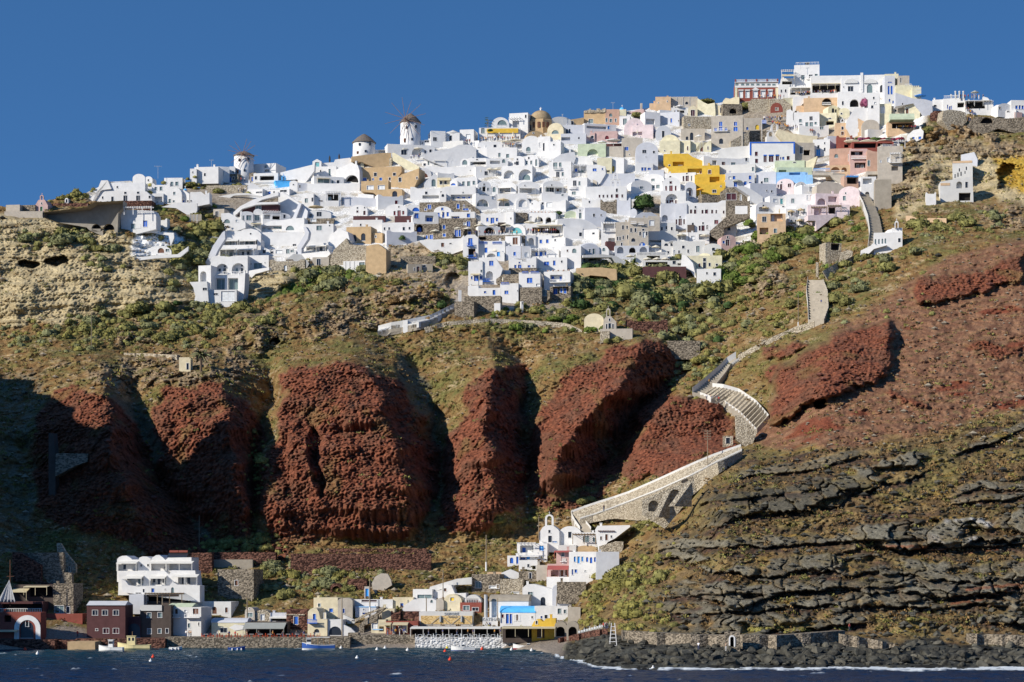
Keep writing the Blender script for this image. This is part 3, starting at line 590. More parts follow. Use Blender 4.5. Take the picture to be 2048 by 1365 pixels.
def pergola(h,x0,x1,y,depth=2.6,hgt=2.4,name='pergola',c='w'):
 o=h[0];s0,z=local(o,*T(x0,y));s1,_=local(o,*T(x1,y));m=MB()
 for s in np.linspace(s0+.1,s1-.1,max(2,int((s1-s0)/2.6)+1)):m.box(s-.09,s+.09,-depth,-depth+.18,z-hgt,z)
 m.box(s0,s1,-depth-.05,-depth+.2,z+.002,z+.2);m.box(s0,s1,-.22,-.02,z+.002,z+.2)
 for s in np.linspace(s0,s1,max(4,int((s1-s0)/.7))):m.box(s-.06,s+.06,-depth-.3,0,z+.203,z+.33)
 m.build(name,FRAME_M if c=='w' else mat('weathered_wood',(.22,.16,.10)),o)
def urns(h,x0,x1,y,n,c='R'):
 o=h[0];s0,z=local(o,*T(x0,y));s1,_=local(o,*T(x1,y))
 for s in np.linspace(s0,s1,n):
  m=MB();m.lathe([(.18,0),(.3,.3),(.22,.45)],8,(s,.3,z));m.build('flower_pot',wallmat(c),o)
def text_on(h,txt,x,y,size_px,c,name='lettering',depth=.03,align='CENTER',out=.04):
 o=h[0];s,z=local(o,*T(x,y));cu=bpy.data.curves.new(name,'FONT');cu.body=txt;cu.size=size_px/ZO[2]/F*o.location.y*1.4;cu.extrude=depth;cu.align_x=align;cu.align_y='CENTER'
 t=bpy.data.objects.new(name,cu);COL.objects.link(t);bpy.context.view_layer.update()
 me_=bpy.data.meshes.new_from_object(t);bpy.data.objects.remove(t)
 t=link(name,me_,o,[c]);t.location=(s,-out,z);t.rotation_euler=(R(90),0,0)
def windmill(label,xc,r_px,ytop,ybase,ypeak,hub=None,rb=0,thatch=(.16,.135,.115),blades=()):
 u,vb=T(xc,ybase);_,vt=T(xc,ytop);_,vp=T(xc,ypeak);Y=DY(u,vb)+1;s=Y/F;rad=r_px/ZO[2]*s
 hgt=(vb-vt)*s;hp=(vt-vp)*s;o=empty('windmill',P(u,vb,Y));tag(o,label,'windmill')
 m=MB();m.lathe([(rad*1.06,-3),(rad*1.04,0),(rad,hgt)],28);tw=m.build('tower',wallmat('w'),o,smooth=True)
 m=MB();m.box(-rad*.62,-rad*.42,-rad*.95,-rad*.70,hgt*.02,hgt*.2);m.build('door',panemat('n'),tw)
 for(fx,fz)in((-.35,.64),(.6,.7),(.2,.1)):
  m=MB();m.box(rad*fx-.35,rad*fx+.35,-rad*1.03,-rad*.5,hgt*fz,hgt*fz+.9);m.build('window',panemat('k'),tw)
 m=MB();m.lathe([(rad*1.10,-.25),(rad*1.10,0),(rad*.62,hp*.58),(rad*.16,hp*.95),(.05,hp)],24,(0,0,hgt))
 m.build('thatched_cap',mat('thatch',thatch,var=.3,scale=2,bump=.6),o)
 if blades:
  hu,hv=T(*hub);hx_=(hu-u)*s;hz=(vb-hv)*s;y_=-rad-.9
  wh=bpy.data.objects.new('sail_wheel',None);COL.objects.link(wh);wh.parent=o;wh.location=(hx_,y_,hz)
  m=MB();m.bar((0,1.4,0),(0,-.7,0),.28,8,.2);m.build('hub',panemat('n'),wh)
  for bx,by in blades:
   du=(bx-hub[0])/ZO[2]*s;dv=(hub[1]-by)/ZO[2]*s
   m=MB();m.bar((0,0,0),(du,-.15,dv),.11,5,.06);m.build('sail_arm',mat('grey_brown_wood',(.26,.16,.12)),wh)
 return o
CANV={'c':(.72,.66,.52),'w':(.80,.79,.76),'t':(.55,.44,.26),'o':(.85,.40,.03),'g':(.42,.42,.36),'b':(.05,.25,.7)}
PARA={}
def para_proto(wd,c,closed):
 k=(round(wd,1),c,closed)
 if k in PARA:return copy_tree(PARA[k])
 o=empty('parasol',(0,0,0));m=MB();m.bar((0,0,0),(0,0,2.5),.06,6);m.build('pole',FRAME_M if c!='t' else panemat('n'),o)
 m=MB()
 if closed:m.lathe([(.1,-1.5),(.24,-1.2),(.16,-.3),(.04,0)],8,(0,0,2.6));m.build('folded_canopy',mat('parasol_'+c,CANV[c]),o)
 else:m.lathe([(wd/2,-.16),(wd/2+.03,0),(wd*.26,.34),(.05,.66)],8,(0,0,2.15));m.build('canopy',mat('parasol_'+c,CANV[c]),o)
 PARA[k]=o;return o
def U_(label,x,y,wpx=110,c='c',closed=False,group=None,dy=-2.0,Y=None):
 """parasol: (x, y) = its top in the zoomed picture"""
 u,v=T(x,y);
 Yb=(Y if Y else DY(u,v+14))+dy
 s=Yb/F;wd=max(1.8,wpx/ZO[2]*s);o=para_proto(wd,c,closed);p=P(u,v,Yb);o.location=(p.x,p.y,p.z-2.75)
 tag(o,label,'parasol',group);return o
def person_mesh(shirt,trous,skin=(.42,.25,.17),hair=(.05,.03,.02),pose=0):
 bm=bmesh.new()
 lay=bm.verts.layers.skin.verify()
 st=[0,.10,-.06,.02][pose%4]
 J={'pel':(0,0,.92,.13),'ch':(0,0,1.25,.155),'nk':(0,0,1.45,.06),'hd':(0,-.01,1.60,.095),'top':(0,-.01,1.70,.075),'lh':(-.09,0,.88,.09),'lk':(-.10,-st,.50,.065),'la':(-.10,st*1.2,.08,.045),'lf':(-.10,st*1.2-.12,.03,.035),'rh':(.09,0,.88,.09),'rk':(.10,st,.50,.065),'ra':(.10,-st*1.6,.08,.045),'rf':(.10,-st*1.6-.12,.03,.035),'ls':(-.19,0,1.38,.06),'le':(-.25,.03,1.10,.045),'lw':(-.24,-.10,.86,.035),'rs':(.19,0,1.38,.06),'re':(.25,.03,1.10,.045),'rw':(.22,-.14 if pose<2 else-.3,.88 if pose<2 else 1.15,.035)}
 E=[('pel','ch'),('ch','nk'),('nk','hd'),('hd','top'),('pel','lh'),('lh','lk'),('lk','la'),('la','lf'),('pel','rh'),('rh','rk'),('rk','ra'),('ra','rf'),('ch','ls'),('ls','le'),('le','lw'),('ch','rs'),('rs','re'),('re','rw')]
 vs={}
 for k,(x,y,z,r)in J.items():
  v=bm.verts.new((x,y,z));v[lay].radius=(r,r);vs[k]=v
 vs['pel'][lay].use_root=True
 for a,b in E:bm.edges.new((vs[a],vs[b]))
 me=bpy.data.meshes.new('person');bm.to_mesh(me);bm.free()
 o=bpy.data.objects.new('tmp',me);COL.objects.link(o);o.modifiers.new('s','SKIN');bpy.context.view_layer.update()
 dg=bpy.context.evaluated_depsgraph_get();m2=bpy.data.meshes.new_from_object(o.evaluated_get(dg));bpy.data.objects.remove(o)
 m2.materials.clear()
 for nme,c in(('shirt',shirt),('trousers',trous),('skin',skin),('hair',hair)):m2.materials.append(mat('%s_%d_%d_%d'%(nme,c[0]*99,c[1]*99,c[2]*99),c))
 for p in m2.polygons:
  c=p.center;p.material_index=1 if c.z<.95 else(0 if c.z<1.45 and not(abs(c.x)>.21 and c.z<1.2)else(3 if(c.z>1.66 or(c.z>1.55 and c.y>.03))else 2))
 return m2
PPL=[person_mesh(s,t,pose=i)for i,(s,t)in enumerate([((.75,.75,.75),(.05,.06,.12)),((.45,.05,.05),(.08,.08,.09)),((.06,.10,.30),(.45,.38,.28)),((.08,.08,.09),(.12,.14,.22)),((.65,.5,.35),(.7,.7,.7)),((.75,.35,.05),(.06,.06,.06))])]
PRND=random.Random(3)
def person(label,x,y,k=None,group=None,dy=-.5,Y=None,cat='person'):
 u,v=T(x,y);Yb=(Y if Y else DY(u,v))+dy;k=PRND.randrange(len(PPL))if k is None else k
 o=bpy.data.objects.new('person',PPL[k]);COL.objects.link(o);o.location=P(u,v,Yb);o.rotation_euler=(0,0,PRND.uniform(-3,3));s=PRND.uniform(.94,1.06);o.scale=(s,s,s)
 return tag(o,label,cat,group)
def pole(label,x,yt,yb,r=.13,arms=0,base=0,dy=-.6,Y=None,c=(.26,.21,.15),lean=0):
 u,vb=T(x,yb);u2,vt=T(x+lean,yt);Yb=(Y if Y else DY(u,vb))+dy;hgt=(vb-vt)/F*Yb
 m=MB();m.bar((0,0,-1),((u2-u)/F*Yb,0,hgt),r,7,r*.7)
 o=empty('utility_pole',P(u,vb,Yb));tag(o,label,'utility pole');m.build('shaft',mat('pole_wood',c),o)
 for i in range(arms):
  m=MB();m.box(-.9,.9,-.2,-.08,hgt-.4-i*.7,hgt-.28-i*.7)
  for q in(-.8,-.4,.4,.8):m.bar((q,-.14,hgt-.28-i*.7),(q,-.14,hgt-.05-i*.7),.05,6)
  m.build('crossarm',mat('pole_wood',c),o)
 if base:m=MB();m.bar((0,0,-1),(0,0,base/ZO[2]/F*Yb),r*1.4,7);m.build('white_base',FRAME_M,o)
 return o
Zm(0,250,3.4115)
GR_GATE='walls of the cliff top ruin'
h=H('small pink chapel with belfry and green door at the left cliff edge',*O,c='p',poly=[(240,588),(240,548),(262,512),(305,512),(326,550),(326,588)],feats='d282,573,16,30,G w283,536,8,12,k',nm='pink_chapel',cat='chapel')
belfry(h,284,514,2.4,3.4)
H('crumbling tan stone wall left of the pink chapel',40,135,546,592,c='g',nm='ruined_wall')
H('brown rubble wall joining the pink chapel to the ruin',130,240,548,588,c='s',nm='rubble_wall',dy=.3)
H('long pale concrete ledge below the pink chapel',30,292,590,622,c='g',nm='concrete_ledge',cat='wall',yaw=3)
H('tall grey concrete retaining wall with two dark arches at the left',*O,c='C',poly=[(290,625),(290,596),(590,562),(640,530),(840,520),(838,570),(806,600),(800,755),(610,720),(590,700),(400,665)],feats='A655,705,62,52,k A742,716,78,76,k',nm='retaining_wall',yaw=4)
H('dark brown dry stone wall above the grey concrete wall',330,600,535,556,c='q',nm='dry_stone_wall',yaw=5)
H('dark dry stone wall under the long white hotel at left',838,1035,518,572,c='q',nm='dry_stone_wall',yaw=5,dy=.5)
H('tiny white shrine with dark door among bushes right of the pink chapel',442,466,500,534,'v','w','d454,520,12,24,k',nm='roadside_shrine',cat='shrine')
h=H('long white two storey house with dark doors on the left cliff top',*O,c='w',poly=[(605,528),(622,492),(690,442),(1000,458),(1032,490),(1050,530)],feats='w700,495,10,16 d767,506,16,34 w855,465,16,14 d855,502,26,38 w942,465,16,14 d942,502,26,34 w1021,496,14,18',dep=8)
urns(h,780,830,515,2)
h=H('white terrace level with parapet and sunbeds over the long white house',700,990,396,446,c='w',feats='w800,425,10,14',nm='white_terrace',cat='terrace')
H('white vaulted house with round gable on the left skyline',905,990,335,402,'v','w',rise=30)
H('second white vaulted gable with one window on the left skyline',985,1040,352,402,'v','w','w1012,378,10,12',rise=22)
H('low white rock shelter wall left of the white terrace',*O,c='w',poly=[(610,528),(690,380),(735,380),(760,440),(700,445),(640,480)],nm='whitewashed_wall',dep=3,dy=1)
H('small white flat house with two greenish windows below the aerial mast',1035,1160,400,470,'c','w','w1062,435,16,22,g w1098,435,18,26,g')
H('white house with shaded porch left of the twin white vaults',1040,1115,468,535,'f','w','P1080,510,52,40,g',dy=-.5)
h=H('white corner house with two tall greenish windows beside the stone slope',1120,1245,362,425,'f','w','w1172,402,18,26,g w1206,402,20,26,g')
H('white rounded house front with one window below the corner house',1115,1240,420,535,'v','w','w1189,468,14,20,g d1158,520,16,28,g w1185,522,14,12,g',dy=-1)
h=H('little white church with blue dome left of the stone hillside',1218,1292,445,530,'g','w','d1225,522,12,16,b w1252,522,14,14,b w1282,522,10,14',nm='small_church',cat='church',dy=-2);dome(h,1258,445,13,'B')
H('curving white compound wall right of the little blue domed church',*O,c='w',poly=[(1292,530),(1300,458),(1340,460),(1380,492),(1430,465),(1430,540),(1350,545)],nm='compound_wall',dep=1.2,dy=-1)
H('white curved garden wall below the little blue domed church',*O,c='w',poly=[(1100,560),(1215,530),(1345,535),(1345,585),(1320,592),(1200,568)],nm='garden_wall',dep=1,dy=-1.5)
h=H('white pergola house set against the grey retaining wall',*O,c='w',poly=[(828,718),(822,600),(860,575),(1048,590),(1065,625),(1065,715)],feats='w990,676,28,42,b w908,692,30,36,g w940,690,36,26,n',dep=5,dy=-1)
pergola(h,862,1050,574)
H('whitewashed terrace apron beside the white pergola house',1060,1140,640,712,'c','w',dep=3)
H('white cave house half buried in a whitewashed rock mound',1000,1170,825,892,'v','w','d1020,875,10,18 a1098,858,44,34,n w1142,858,24,18,g',rise=45)
H('white cave house annex with dark porch right of the mound',1165,1232,838,890,'f','w','P1200,868,46,24,n',dep=4)
H('long low white wall under the white cave house',*O,c='w',poly=[(870,930),(868,905),(1000,898),(1060,890),(1210,885),(1285,832),(1283,862),(1230,905),(1060,912),(940,925)],nm='terrace_wall',dep=1)
H('curving white wall around the top of the whitewashed mound',*O,c='w',poly=[(935,725),(1040,706),(1100,735),(1185,740),(1188,775),(1165,780),(1150,757),(1040,735),(940,740)],nm='curved_wall',dep=1)
H('grey slatted gate screen among the bushes left of the big white hotel',1270,1375,612,662,'f','C',nm='slatted_screen',cat='fence',feats='w1300,635,4,40,k w1322,635,4,40,k w1345,635,4,40,k',dep=.4)
H('pale ruined wall with a small dark doorway above the shrubs',1455,1530,575,625,'f','g','d1480,605,22,30,k',nm='ruined_wall')
Zm(380,180,4.55)
H('white house with shadowed stair on the left skyline',0,60,718,790,'f','w','w25,750,10,14',dep=8)
h=H('long low white house with an aerial on the left skyline',40,258,702,792,'f','w','d65,760,10,60,w d135,772,16,28',dep=8);chimney(h,60,702)
H('white house with glazed door just left of the first windmill',256,360,700,780,'f','w','w290,764,32,34,g w262,762,10,20,g')
H('narrow white house wall touching the first windmill',360,410,698,775,'f','w','d392,748,12,20,g')
h=H('brown stone taverna with white door under the first windmill',285,440,768,838,'f','s','d365,816,20,42,b w320,812,24,26 w395,805,16,26',nm='stone_taverna',cat='taverna',yaw=14)
H('low dark stone cabin right of the first windmill',540,600,755,835,'f','s','d565,812,16,40,b',nm='stone_cabin')
windmill('white windmill with thin bare sail arms on the left skyline',490,88,600,778,558,(492,602),130,blades=[(357,570),(373,527),(420,485),(530,470),(570,487),(607,525),(630,620),(605,668),(555,695),(460,735),(420,718),(385,685)])
h=H('white block house on the skyline right of the first windmill',578,782,672,752,'f','w','w692,700,26,22,g w700,738,44,24,P w800,725,20,30'.replace('w700,738,44,24,P','P700,738,44,24'),yaw=16,dep=10)
h=H('white cafe with pergola and balustrade right of the first windmill',578,800,758,850,'f','w','P700,805,130,44,k w600,800,20,30',yaw=8,dy=-.5);rail(h,580,775,852,.9,nbar=24,slab=False,name='balustrade')
h=H('bright blue walled chapel below the windmill cafe',778,915,820,872,'s','B',nm='bright_blue_chapel',cat='chapel',rh=14,dy=-1);belfry(h,853,822,2.6,3.2,'B')
H('small white vaulted hut touching the bright blue chapel',905,980,826,915,'v','w','w940,862,12,12',rise=22,dy=-1)
H('long sloping white wall climbing right from the bright blue chapel',*O,c='w',poly=[(822,820),(822,748),(1135,682),(1130,745),(1010,838),(985,835),(975,815)],nm='sloping_wall',dep=2)
H('small white kiosk with turquoise door on the ridge',1115,1195,630,706,'g','w','d1156,682,36,46,t',nm='white_kiosk',cat='kiosk',rise=22)
H('white ridge wall beneath the two dark closed parasols',*O,c='w',poly=[(1190,700),(1195,668),(1310,660),(1320,635),(1455,618),(1482,655),(1482,690)],nm='ridge_wall',dep=3)
for x_,l_ in((1271,'left of the two dark closed parasols on the ridge wall'),(1357,'right of the two dark closed parasols on the ridge wall')):
 m=MB();u_,v_=T(x_,672 if x_<1300 else 655);Yq=DY(u_,v_+2)-1;o=empty('closed_parasol',P(u_,v_,Yq));m.bar((0,0,-1),(0,0,.8),.06,6);m.build('pole',panemat('k'),o)
 m=MB();m.lathe([(.12,.4),(.36,.9),(.34,2.2),(.08,3.0)],8);m.build('folded_canopy',mat('dark_canvas',(.05,.05,.055)),o);tag(o,l_,'parasol')
H('white house with a leaning stair wall under the kiosk',1125,1330,698,792,'f','w','w1188,738,12,16 d1270,752,18,60,g',yaw=8)
h=H('white house with wide glazed porch above the long white terrace wall',1128,1400,790,858,'f','w','w1215,832,104,36,g w1297,838,18,26,g d1347,838,24,36',dy=-.6);awning(h,1150,1270,800,'c',1.5,.3)
H('white house with a big dark arched veranda and lamp',*O,c='w',poly=[(1330,858),(1330,720),(1400,690),(1470,665),(1525,690),(1542,740),(1545,858)],feats='A1470,816,124,78,k w1345,805,22,16',dep=7)
H('long plain white terrace wall left of the tan mansion',1068,1545,852,908,'f','w',nm='terrace_wall',yaw=3,dep=4,dy=-1)
H('short white wall with dark door left of the long terrace wall',985,1070,850,908,'f','v','d1000,880,12,26',nm='terrace_wall',dy=-.8)
windmill('round white mill tower with dark cone roof and no sails',1584,100,482,600,402,thatch=(.10,.095,.09))
H('white terrace with a bare pergola right of the sailless mill',1655,1800,545,590,'f','w','P1750,565,70,30',nm='pergola_terrace',cat='terrace',dep=4)
H('white ruined rooms left of the long hotel roof',*O,c='w',poly=[(0,1060),(0,935),(100,928),(135,955),(175,935),(178,1040),(70,1060),(60,1110),(0,1110)],feats='w10,1010,12,14',nm='roofless_white_house',dep=5)
H('white balustraded terrace with blue chairs below the windmill cafe',520,660,905,965,'f','w','w640,935,80,12,k',nm='white_terrace',cat='terrace',dep=4)
H('white rounded oven shaped house left of the windmill cafe terrace',*O,c='w',poly=[(515,950),(520,880),(560,845),(610,870),(645,915),(645,950)],nm='rounded_white_house',dep=4,dy=.5)
h=H('white terrace with a blue door below the bright blue chapel',655,905,905,960,'f','w','d722,938,22,34,b w765,930,14,16 w850,925,60,20',nm='white_terrace',cat='terrace',dep=4);rail(h,660,800,905,.8,nbar=14,slab=False,name='balustrade')
H('low dry stone wall on the slope under the first windmill',150,520,868,925,'f','S',nm='dry_stone_wall',yaw=4,dep=1.5)
H('pale footpath wall curving below the dry stone wall',*O,c='W',poly=[(245,985),(250,968),(430,940),(530,942),(655,972),(640,980),(520,958),(400,962)],nm='footpath_wall',dep=1)
Zm(370,360,4.55)
H('big plain white gable wall at the top of the stepped hotel',*O,c='w',poly=[(850,350),(848,118),(885,106),(1045,215),(960,352)],nm='gable_wall',dep=4,yaw=12)
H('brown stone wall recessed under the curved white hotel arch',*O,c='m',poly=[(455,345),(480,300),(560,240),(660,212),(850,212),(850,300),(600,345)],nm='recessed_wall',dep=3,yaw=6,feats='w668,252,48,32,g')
H('curved white arch wall sweeping over the top hotel rooms',*O,c='w',poly=[(438,318),(440,292),(500,240),(620,180),(850,112),(850,146),(700,182),(655,206),(850,204),(850,222),(650,226),(520,262),(456,318),(450,345)],nm='arched_wall',dep=3,yaw=6,dy=-2)
H('stone infill under the peak of the curved hotel arch',*O,c='s',poly=[(660,202),(700,184),(850,148),(850,202)],nm='stone_infill_wall',cat='wall',dep=1.5,yaw=6,dy=-.4)
H('left vaulted hotel room under the curved arch',505,620,288,372,'v','w','w580,345,44,44,g w530,348,14,44,g',rise=18)
H('tall vaulted hotel room under the curved arch',622,708,264,362,'v','w','w656,346,44,50,g',rise=34,dy=-1)
h=H('white hotel lounge with timber pergola under the gable wall',705,960,296,365,'v','w','P745,340,60,40,n P830,345,70,34,k d905,330,20,34',rise=30,dy=-1);pergola(h,705,860,296)
H('white hotel wall with an arched greenish window at its left end',*O,c='w',poly=[(335,445),(328,305),(400,300),(550,385),(550,440)],feats='a382,376,54,36,g w471,375,22,20,w',dep=6,yaw=5)
h=H('white hotel suite with wide glass front and arched window',*O,c='w',poly=[(690,480),(690,410),(780,372),(900,365),(985,352),(1085,352),(1085,480)],feats='P790,445,180,60 w838,447,86,54,g a955,440,76,42,g',dep=8)
h=H('white hotel patio with slatted awnings left of the glass suite',545,695,385,445,'f','w','w715,410,30,30 w635,425,40,16,g w665,408,60,20,w'.replace('w715,410,30,30 ',''),dep=5);awning(h,600,690,392,'c',2,.5)
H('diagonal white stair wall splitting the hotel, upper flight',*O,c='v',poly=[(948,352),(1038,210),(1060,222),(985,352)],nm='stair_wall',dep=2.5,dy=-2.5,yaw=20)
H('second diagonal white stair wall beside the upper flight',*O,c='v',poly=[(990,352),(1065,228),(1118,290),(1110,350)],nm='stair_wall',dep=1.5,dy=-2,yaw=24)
H('plain white hotel wall with one low window in the middle',*O,c='w',poly=[(690,605),(690,478),(1060,478),(1100,500),(1030,605)],feats='w995,598,30,24 w788,602,28,20',dep=6,yaw=6)
H('diagonal white stair wall splitting the hotel, lower flight',*O,c='v',poly=[(1015,665),(1020,608),(1095,490),(1075,430),(1100,430),(1128,480),(1118,540),(1060,625),(1058,665)],nm='stair_wall',dep=2,dy=-3,yaw=18)
H('long white hotel room with small round topped gable',*O,c='w',poly=[(362,548),(368,468),(508,465),(530,452),(600,445),(660,462),(690,490),(690,548)],feats='w597,492,14,14,k',dep=6,yaw=6)
h=H('hotel guest rooms behind white sun canopies, third row down',345,690,545,606,'f','w','P405,572,90,50 P500,572,70,50 P600,570,110,50 w405,575,18,40,g w447,572,28,40,g w553,570,22,36,g w597,570,28,44,g w640,565,14,26',dep=6,dy=-.8,yaw=6)
for a_,b_ in((352,490),(500,655)):awning(h,a_,b_,545,'w',1.6,.6)
H('white balcony parapet with slots in the third hotel row',*O,c='w',poly=[(328,632),(332,592),(380,594),(560,592),(655,592),(640,636)],nm='balcony_wall',dep=1.5,dy=-1.6,yaw=6)
h=H('hotel guest rooms behind white sun canopies, fourth row down',280,640,628,702,'f','w','P380,668,120,54 P540,665,130,50 w365,675,20,36,g w409,675,26,40,g w455,670,20,30,g w520,664,22,30 w567,664,24,28',dep=6,yaw=6,dy=-.6)
for a_,b_ in((300,470),(480,640)):awning(h,a_,b_,626,'w',2.0,.5)
H('white hotel room with two small windows beside the fourth row',*O,c='w',poly=[(640,690),(640,598),(690,600),(770,640),(775,690)],feats='w720,654,28,30',dep=5,yaw=10)
H('white hotel room with low vaulted canopy near the stair foot',770,1010,625,690,'v','w','w790,650,28,40 w935,652,30,40,g w855,655,60,30,w w975,645,30,30,g',rise=30,dy=-.5)
h=H('white hotel level with two deep arches and balconies',*O,c='w',poly=[(200,852),(245,700),(290,690),(400,700),(570,690),(570,852)],feats='A338,808,112,90 A484,806,118,94 w307,825,24,48 w352,825,28,52 w353,782,20,20 w463,822,22,40,g w510,822,28,46 w510,776,20,18',dep=7,dy=-.6,yaw=6)
rail(h,282,388,862,.9);rail(h,428,545,862,.9)
H('white hotel block with broad three part window',560,762,688,832,'f','w','w663,783,74,50,g w601,765,8,14 w727,755,6,10',dep=7,dy=-.8,yaw=9)
H('long white skirt wall under the three part window',*O,c='w',poly=[(548,878),(550,830),(700,808),(765,800),(765,826),(640,856)],nm='skirt_wall',dep=2,dy=-1)
h=H('white hotel dining room with tall glass walls',232,545,868,1004,'f','w','a250,930,30,100,g P320,948,84,106 P436,948,92,106 w320,948,78,100,g w436,948,86,98,g P505,940,26,90',dep=7,dy=-1.6,yaw=6)
H('tall white hotel corner tower with open arch',122,236,780,1010,'f','w','A166,884,56,104',nm='corner_tower',cat='tower',dep=5,dy=-2.6,yaw=16)
H('white sloping hotel roof edge rising from the corner tower',*O,c='v',poly=[(140,785),(255,600),(340,480),(362,468),(365,540),(300,640),(200,785)],nm='stepped_wall',dep=2,dy=0,yaw=10)
h=H('white hotel basement with small grille window and blank panel',208,470,1002,1116,'f','w','w278,1040,40,18 w390,1060,122,90,w',dep=6,dy=-2.4,yaw=5)
H('flared white buttress house at the foot of the hotel, left',*O,c='w',poly=[(40,930),(200,925),(215,1115),(60,1130),(95,1060),(75,980)],feats='w180,995,38,24',dep=5,dy=-1.8,yaw=5)
H('white stair annex at the right foot of the hotel',*O,c='w',poly=[(460,1090),(470,1020),(490,995),(490,880),(548,850),(540,1000),(520,1090)],feats='w440,1040,8,70'.replace('w440,1040,8,70',''),dep=4,dy=-2.2,yaw=14)
H('white house with greenish window below a rubble band',1085,1350,402,605,'f','w','w1220,438,48,42,g w1315,418,12,12',dep=7,yaw=5)
H('rubble stone parapet band over the white house',1088,1352,352,406,'f','s','w1168,358,50,46,w',nm='rubble_parapet',cat='wall',dep=3,yaw=5)
h=H('white terrace room with a large tan parasol',1085,1330,280,352,'v','w','P1130,325,60,30,g w1220,312,44,40 A1302,270,34,44',dep=5,rise=26)
U_('large tan parasol over the upper hotel terrace',1192,232,145,'t')
H('white house with two greenish windows behind the tan parasol',1062,1170,130,262,'f','w','w1104,188,28,40,g w1160,182,18,36',dep=6)
H('white house and terrace with small awnings right of the hotel gable',1165,1300,128,240,'c','w','w1235,192,36,10,n w1300,170,36,30 w1195,150,20,12'.replace('w1300,170,36,30 ',''),dep=6)
h=H('white open sided house with green plants on its pergola',1280,1420,120,235,'f','w','P1340,160,110,60,k w1310,170,34,36,g',dep=6);pergola(h,1285,1420,122)
h=H('white pavilion with three dark windows at the hotel stair foot',1085,1305,600,662,'f','w','P1200,632,190,44 w1175,630,28,32 w1223,628,26,36 w1272,628,28,34',dep=6,dy=-.5);awning(h,1120,1300,600,'w',1.6,.4)
H('white overhanging terrace under the dark windowed pavilion',*O,c='w',poly=[(1060,665),(1310,655),(1325,680),(1290,712),(1160,722),(1060,700)],nm='overhanging_terrace',cat='terrace',dep=4,dy=-1.5)
H('tan cellar wall with a dark doorway under the terrace',1160,1310,705,782,'f','g','d1216,750,36,60,k',nm='cellar_wall',dep=4)
H('rough pale rock faced wall below the white hotel rooms',770,1090,725,835,'c','S','a915,800,26,50,w',nm='rock_wall',dep=3,yaw=4)
H('white rubble bastion left of the tan cellar wall',*O,c='W',poly=[(920,728),(990,672),(1060,680),(1130,760),(1080,790),(980,725)],nm='rubble_bastion',cat='wall',dep=3)
H('white rocky slope wall left of the twin arched tan building',*O,c='w',poly=[(1300,600),(1330,500),(1400,440),(1480,480),(1500,560),(1400,640),(1310,655)],nm='whitewashed_wall',dep=5,dy=1.5)
h=H('tan building with two arched dark windows',1468,1692,428,586,'f','T','a1540,530,40,64 a1622,522,40,68',dep=8,yaw=12)
H('tan drum shaped annex right of the twin arched tan building',1700,1795,485,580,'f','t','w1736,515,12,20',dep=6,yaw=20)
H('tall plain orange tan retaining wall below the tan building',*O,c='T',poly=[(1645,835),(1650,600),(1700,590),(1760,585),(1830,640),(1830,850)],nm='retaining_wall',yaw=12,dep=6)
H('pale ochre rough rock face between white wall and orange wall',*O,c='S',poly=[(1310,760),(1350,640),(1470,530),(1500,590),(1650,600),(1650,740),(1430,770)],nm='rock_wall',yaw=8,dep=5)
h=H('white slatted fence enclosure at the foot of the orange wall',1440,1640,738,832,'f','w','w1462,775,4,66,w w1500,775,4,66,w w1540,775,4,66,w w1610,790,50,74,g',nm='slatted_enclosure',cat='fence',dep=2,dy=-1,yaw=14)
Zm(640,360,4.55)
H('row of grey block huts on the shaded gully terrace',800,925,765,842,'f','C','d892,812,30,50,n d858,815,10,30',nm='block_hut',cat='hut',dep=4)
H('dark grey block hut right of the first gully hut',920,1025,765,836,'f','C','w950,785,26,20',nm='block_hut',cat='hut',dep=4)
H('blue grey drystone terrace wall above the gully huts',735,1050,695,765,'f','s',nm='terrace_wall',dep=2)
Zm(680,180,4.55)
windmill('tall white windmill with long sail arms on the ridge',641,90,298,498,215,(598,285),180,thatch=(.11,.095,.085),blades=[(570,92),(655,120),(742,152),(785,240),(778,345),(725,430),(637,485),(585,490),(545,470),(458,420),(412,332),(418,227),(475,142)])
h=H('white house with two parasol shaded doors under the tall windmill',432,862,500,592,'f','w','d582,572,50,44 A700,560,90,64 w824,550,22,26 w775,560,14,30',dep=8)
U_('left cream parasol in front of the windmill house',585,528,92,'c');U_('right cream parasol in front of the windmill house',712,522,96,'c')
H('long tan garden wall right of the sailless mill',*O,c='T',poly=[(105,650),(105,612),(388,572),(465,570),(462,655),(440,690),(200,660)],nm='garden_wall',dep=3)
H('rubble stone band under the long tan garden wall',*O,c='S',poly=[(120,690),(120,650),(385,628),(470,625),(470,692)],nm='rubble_wall',dep=3,dy=-.3)
h=H('white house with swept gable left of the tan mansion',*O,c='w',poly=[(-8,720),(60,690),(110,664),(145,690),(182,710),(182,760),(30,770)],dep=5,dy=.5)
h=H('large tan mansion with two small square windows',*O,c='t',poly=[(180,828),(180,705),(560,700),(560,752),(450,832)],feats='w322,770,26,32 w495,772,26,26 w225,812,30,28,b w370,812,24,26,b w300,812,14,20,b w453,812,18,24,k',dep=6,yaw=8)
h=H('tan lower storey with two white shuttered windows',*O,c='t',poly=[(190,920),(192,828),(440,826),(440,905),(565,908),(565,980),(350,975),(300,935)],feats='w275,888,60,36,w w376,888,60,36,w a498,950,46,52,k',dep=5,dy=-1.6,yaw=8)
h=H('tan wing with sloping roof line right of the tan mansion',*O,c='t',poly=[(450,905),(450,838),(560,770),(718,722),(718,800),(640,905)],feats='w546,816,26,38 w700,808,14,22 w515,895,26,18',dep=7,yaw=16,dy=-.4)
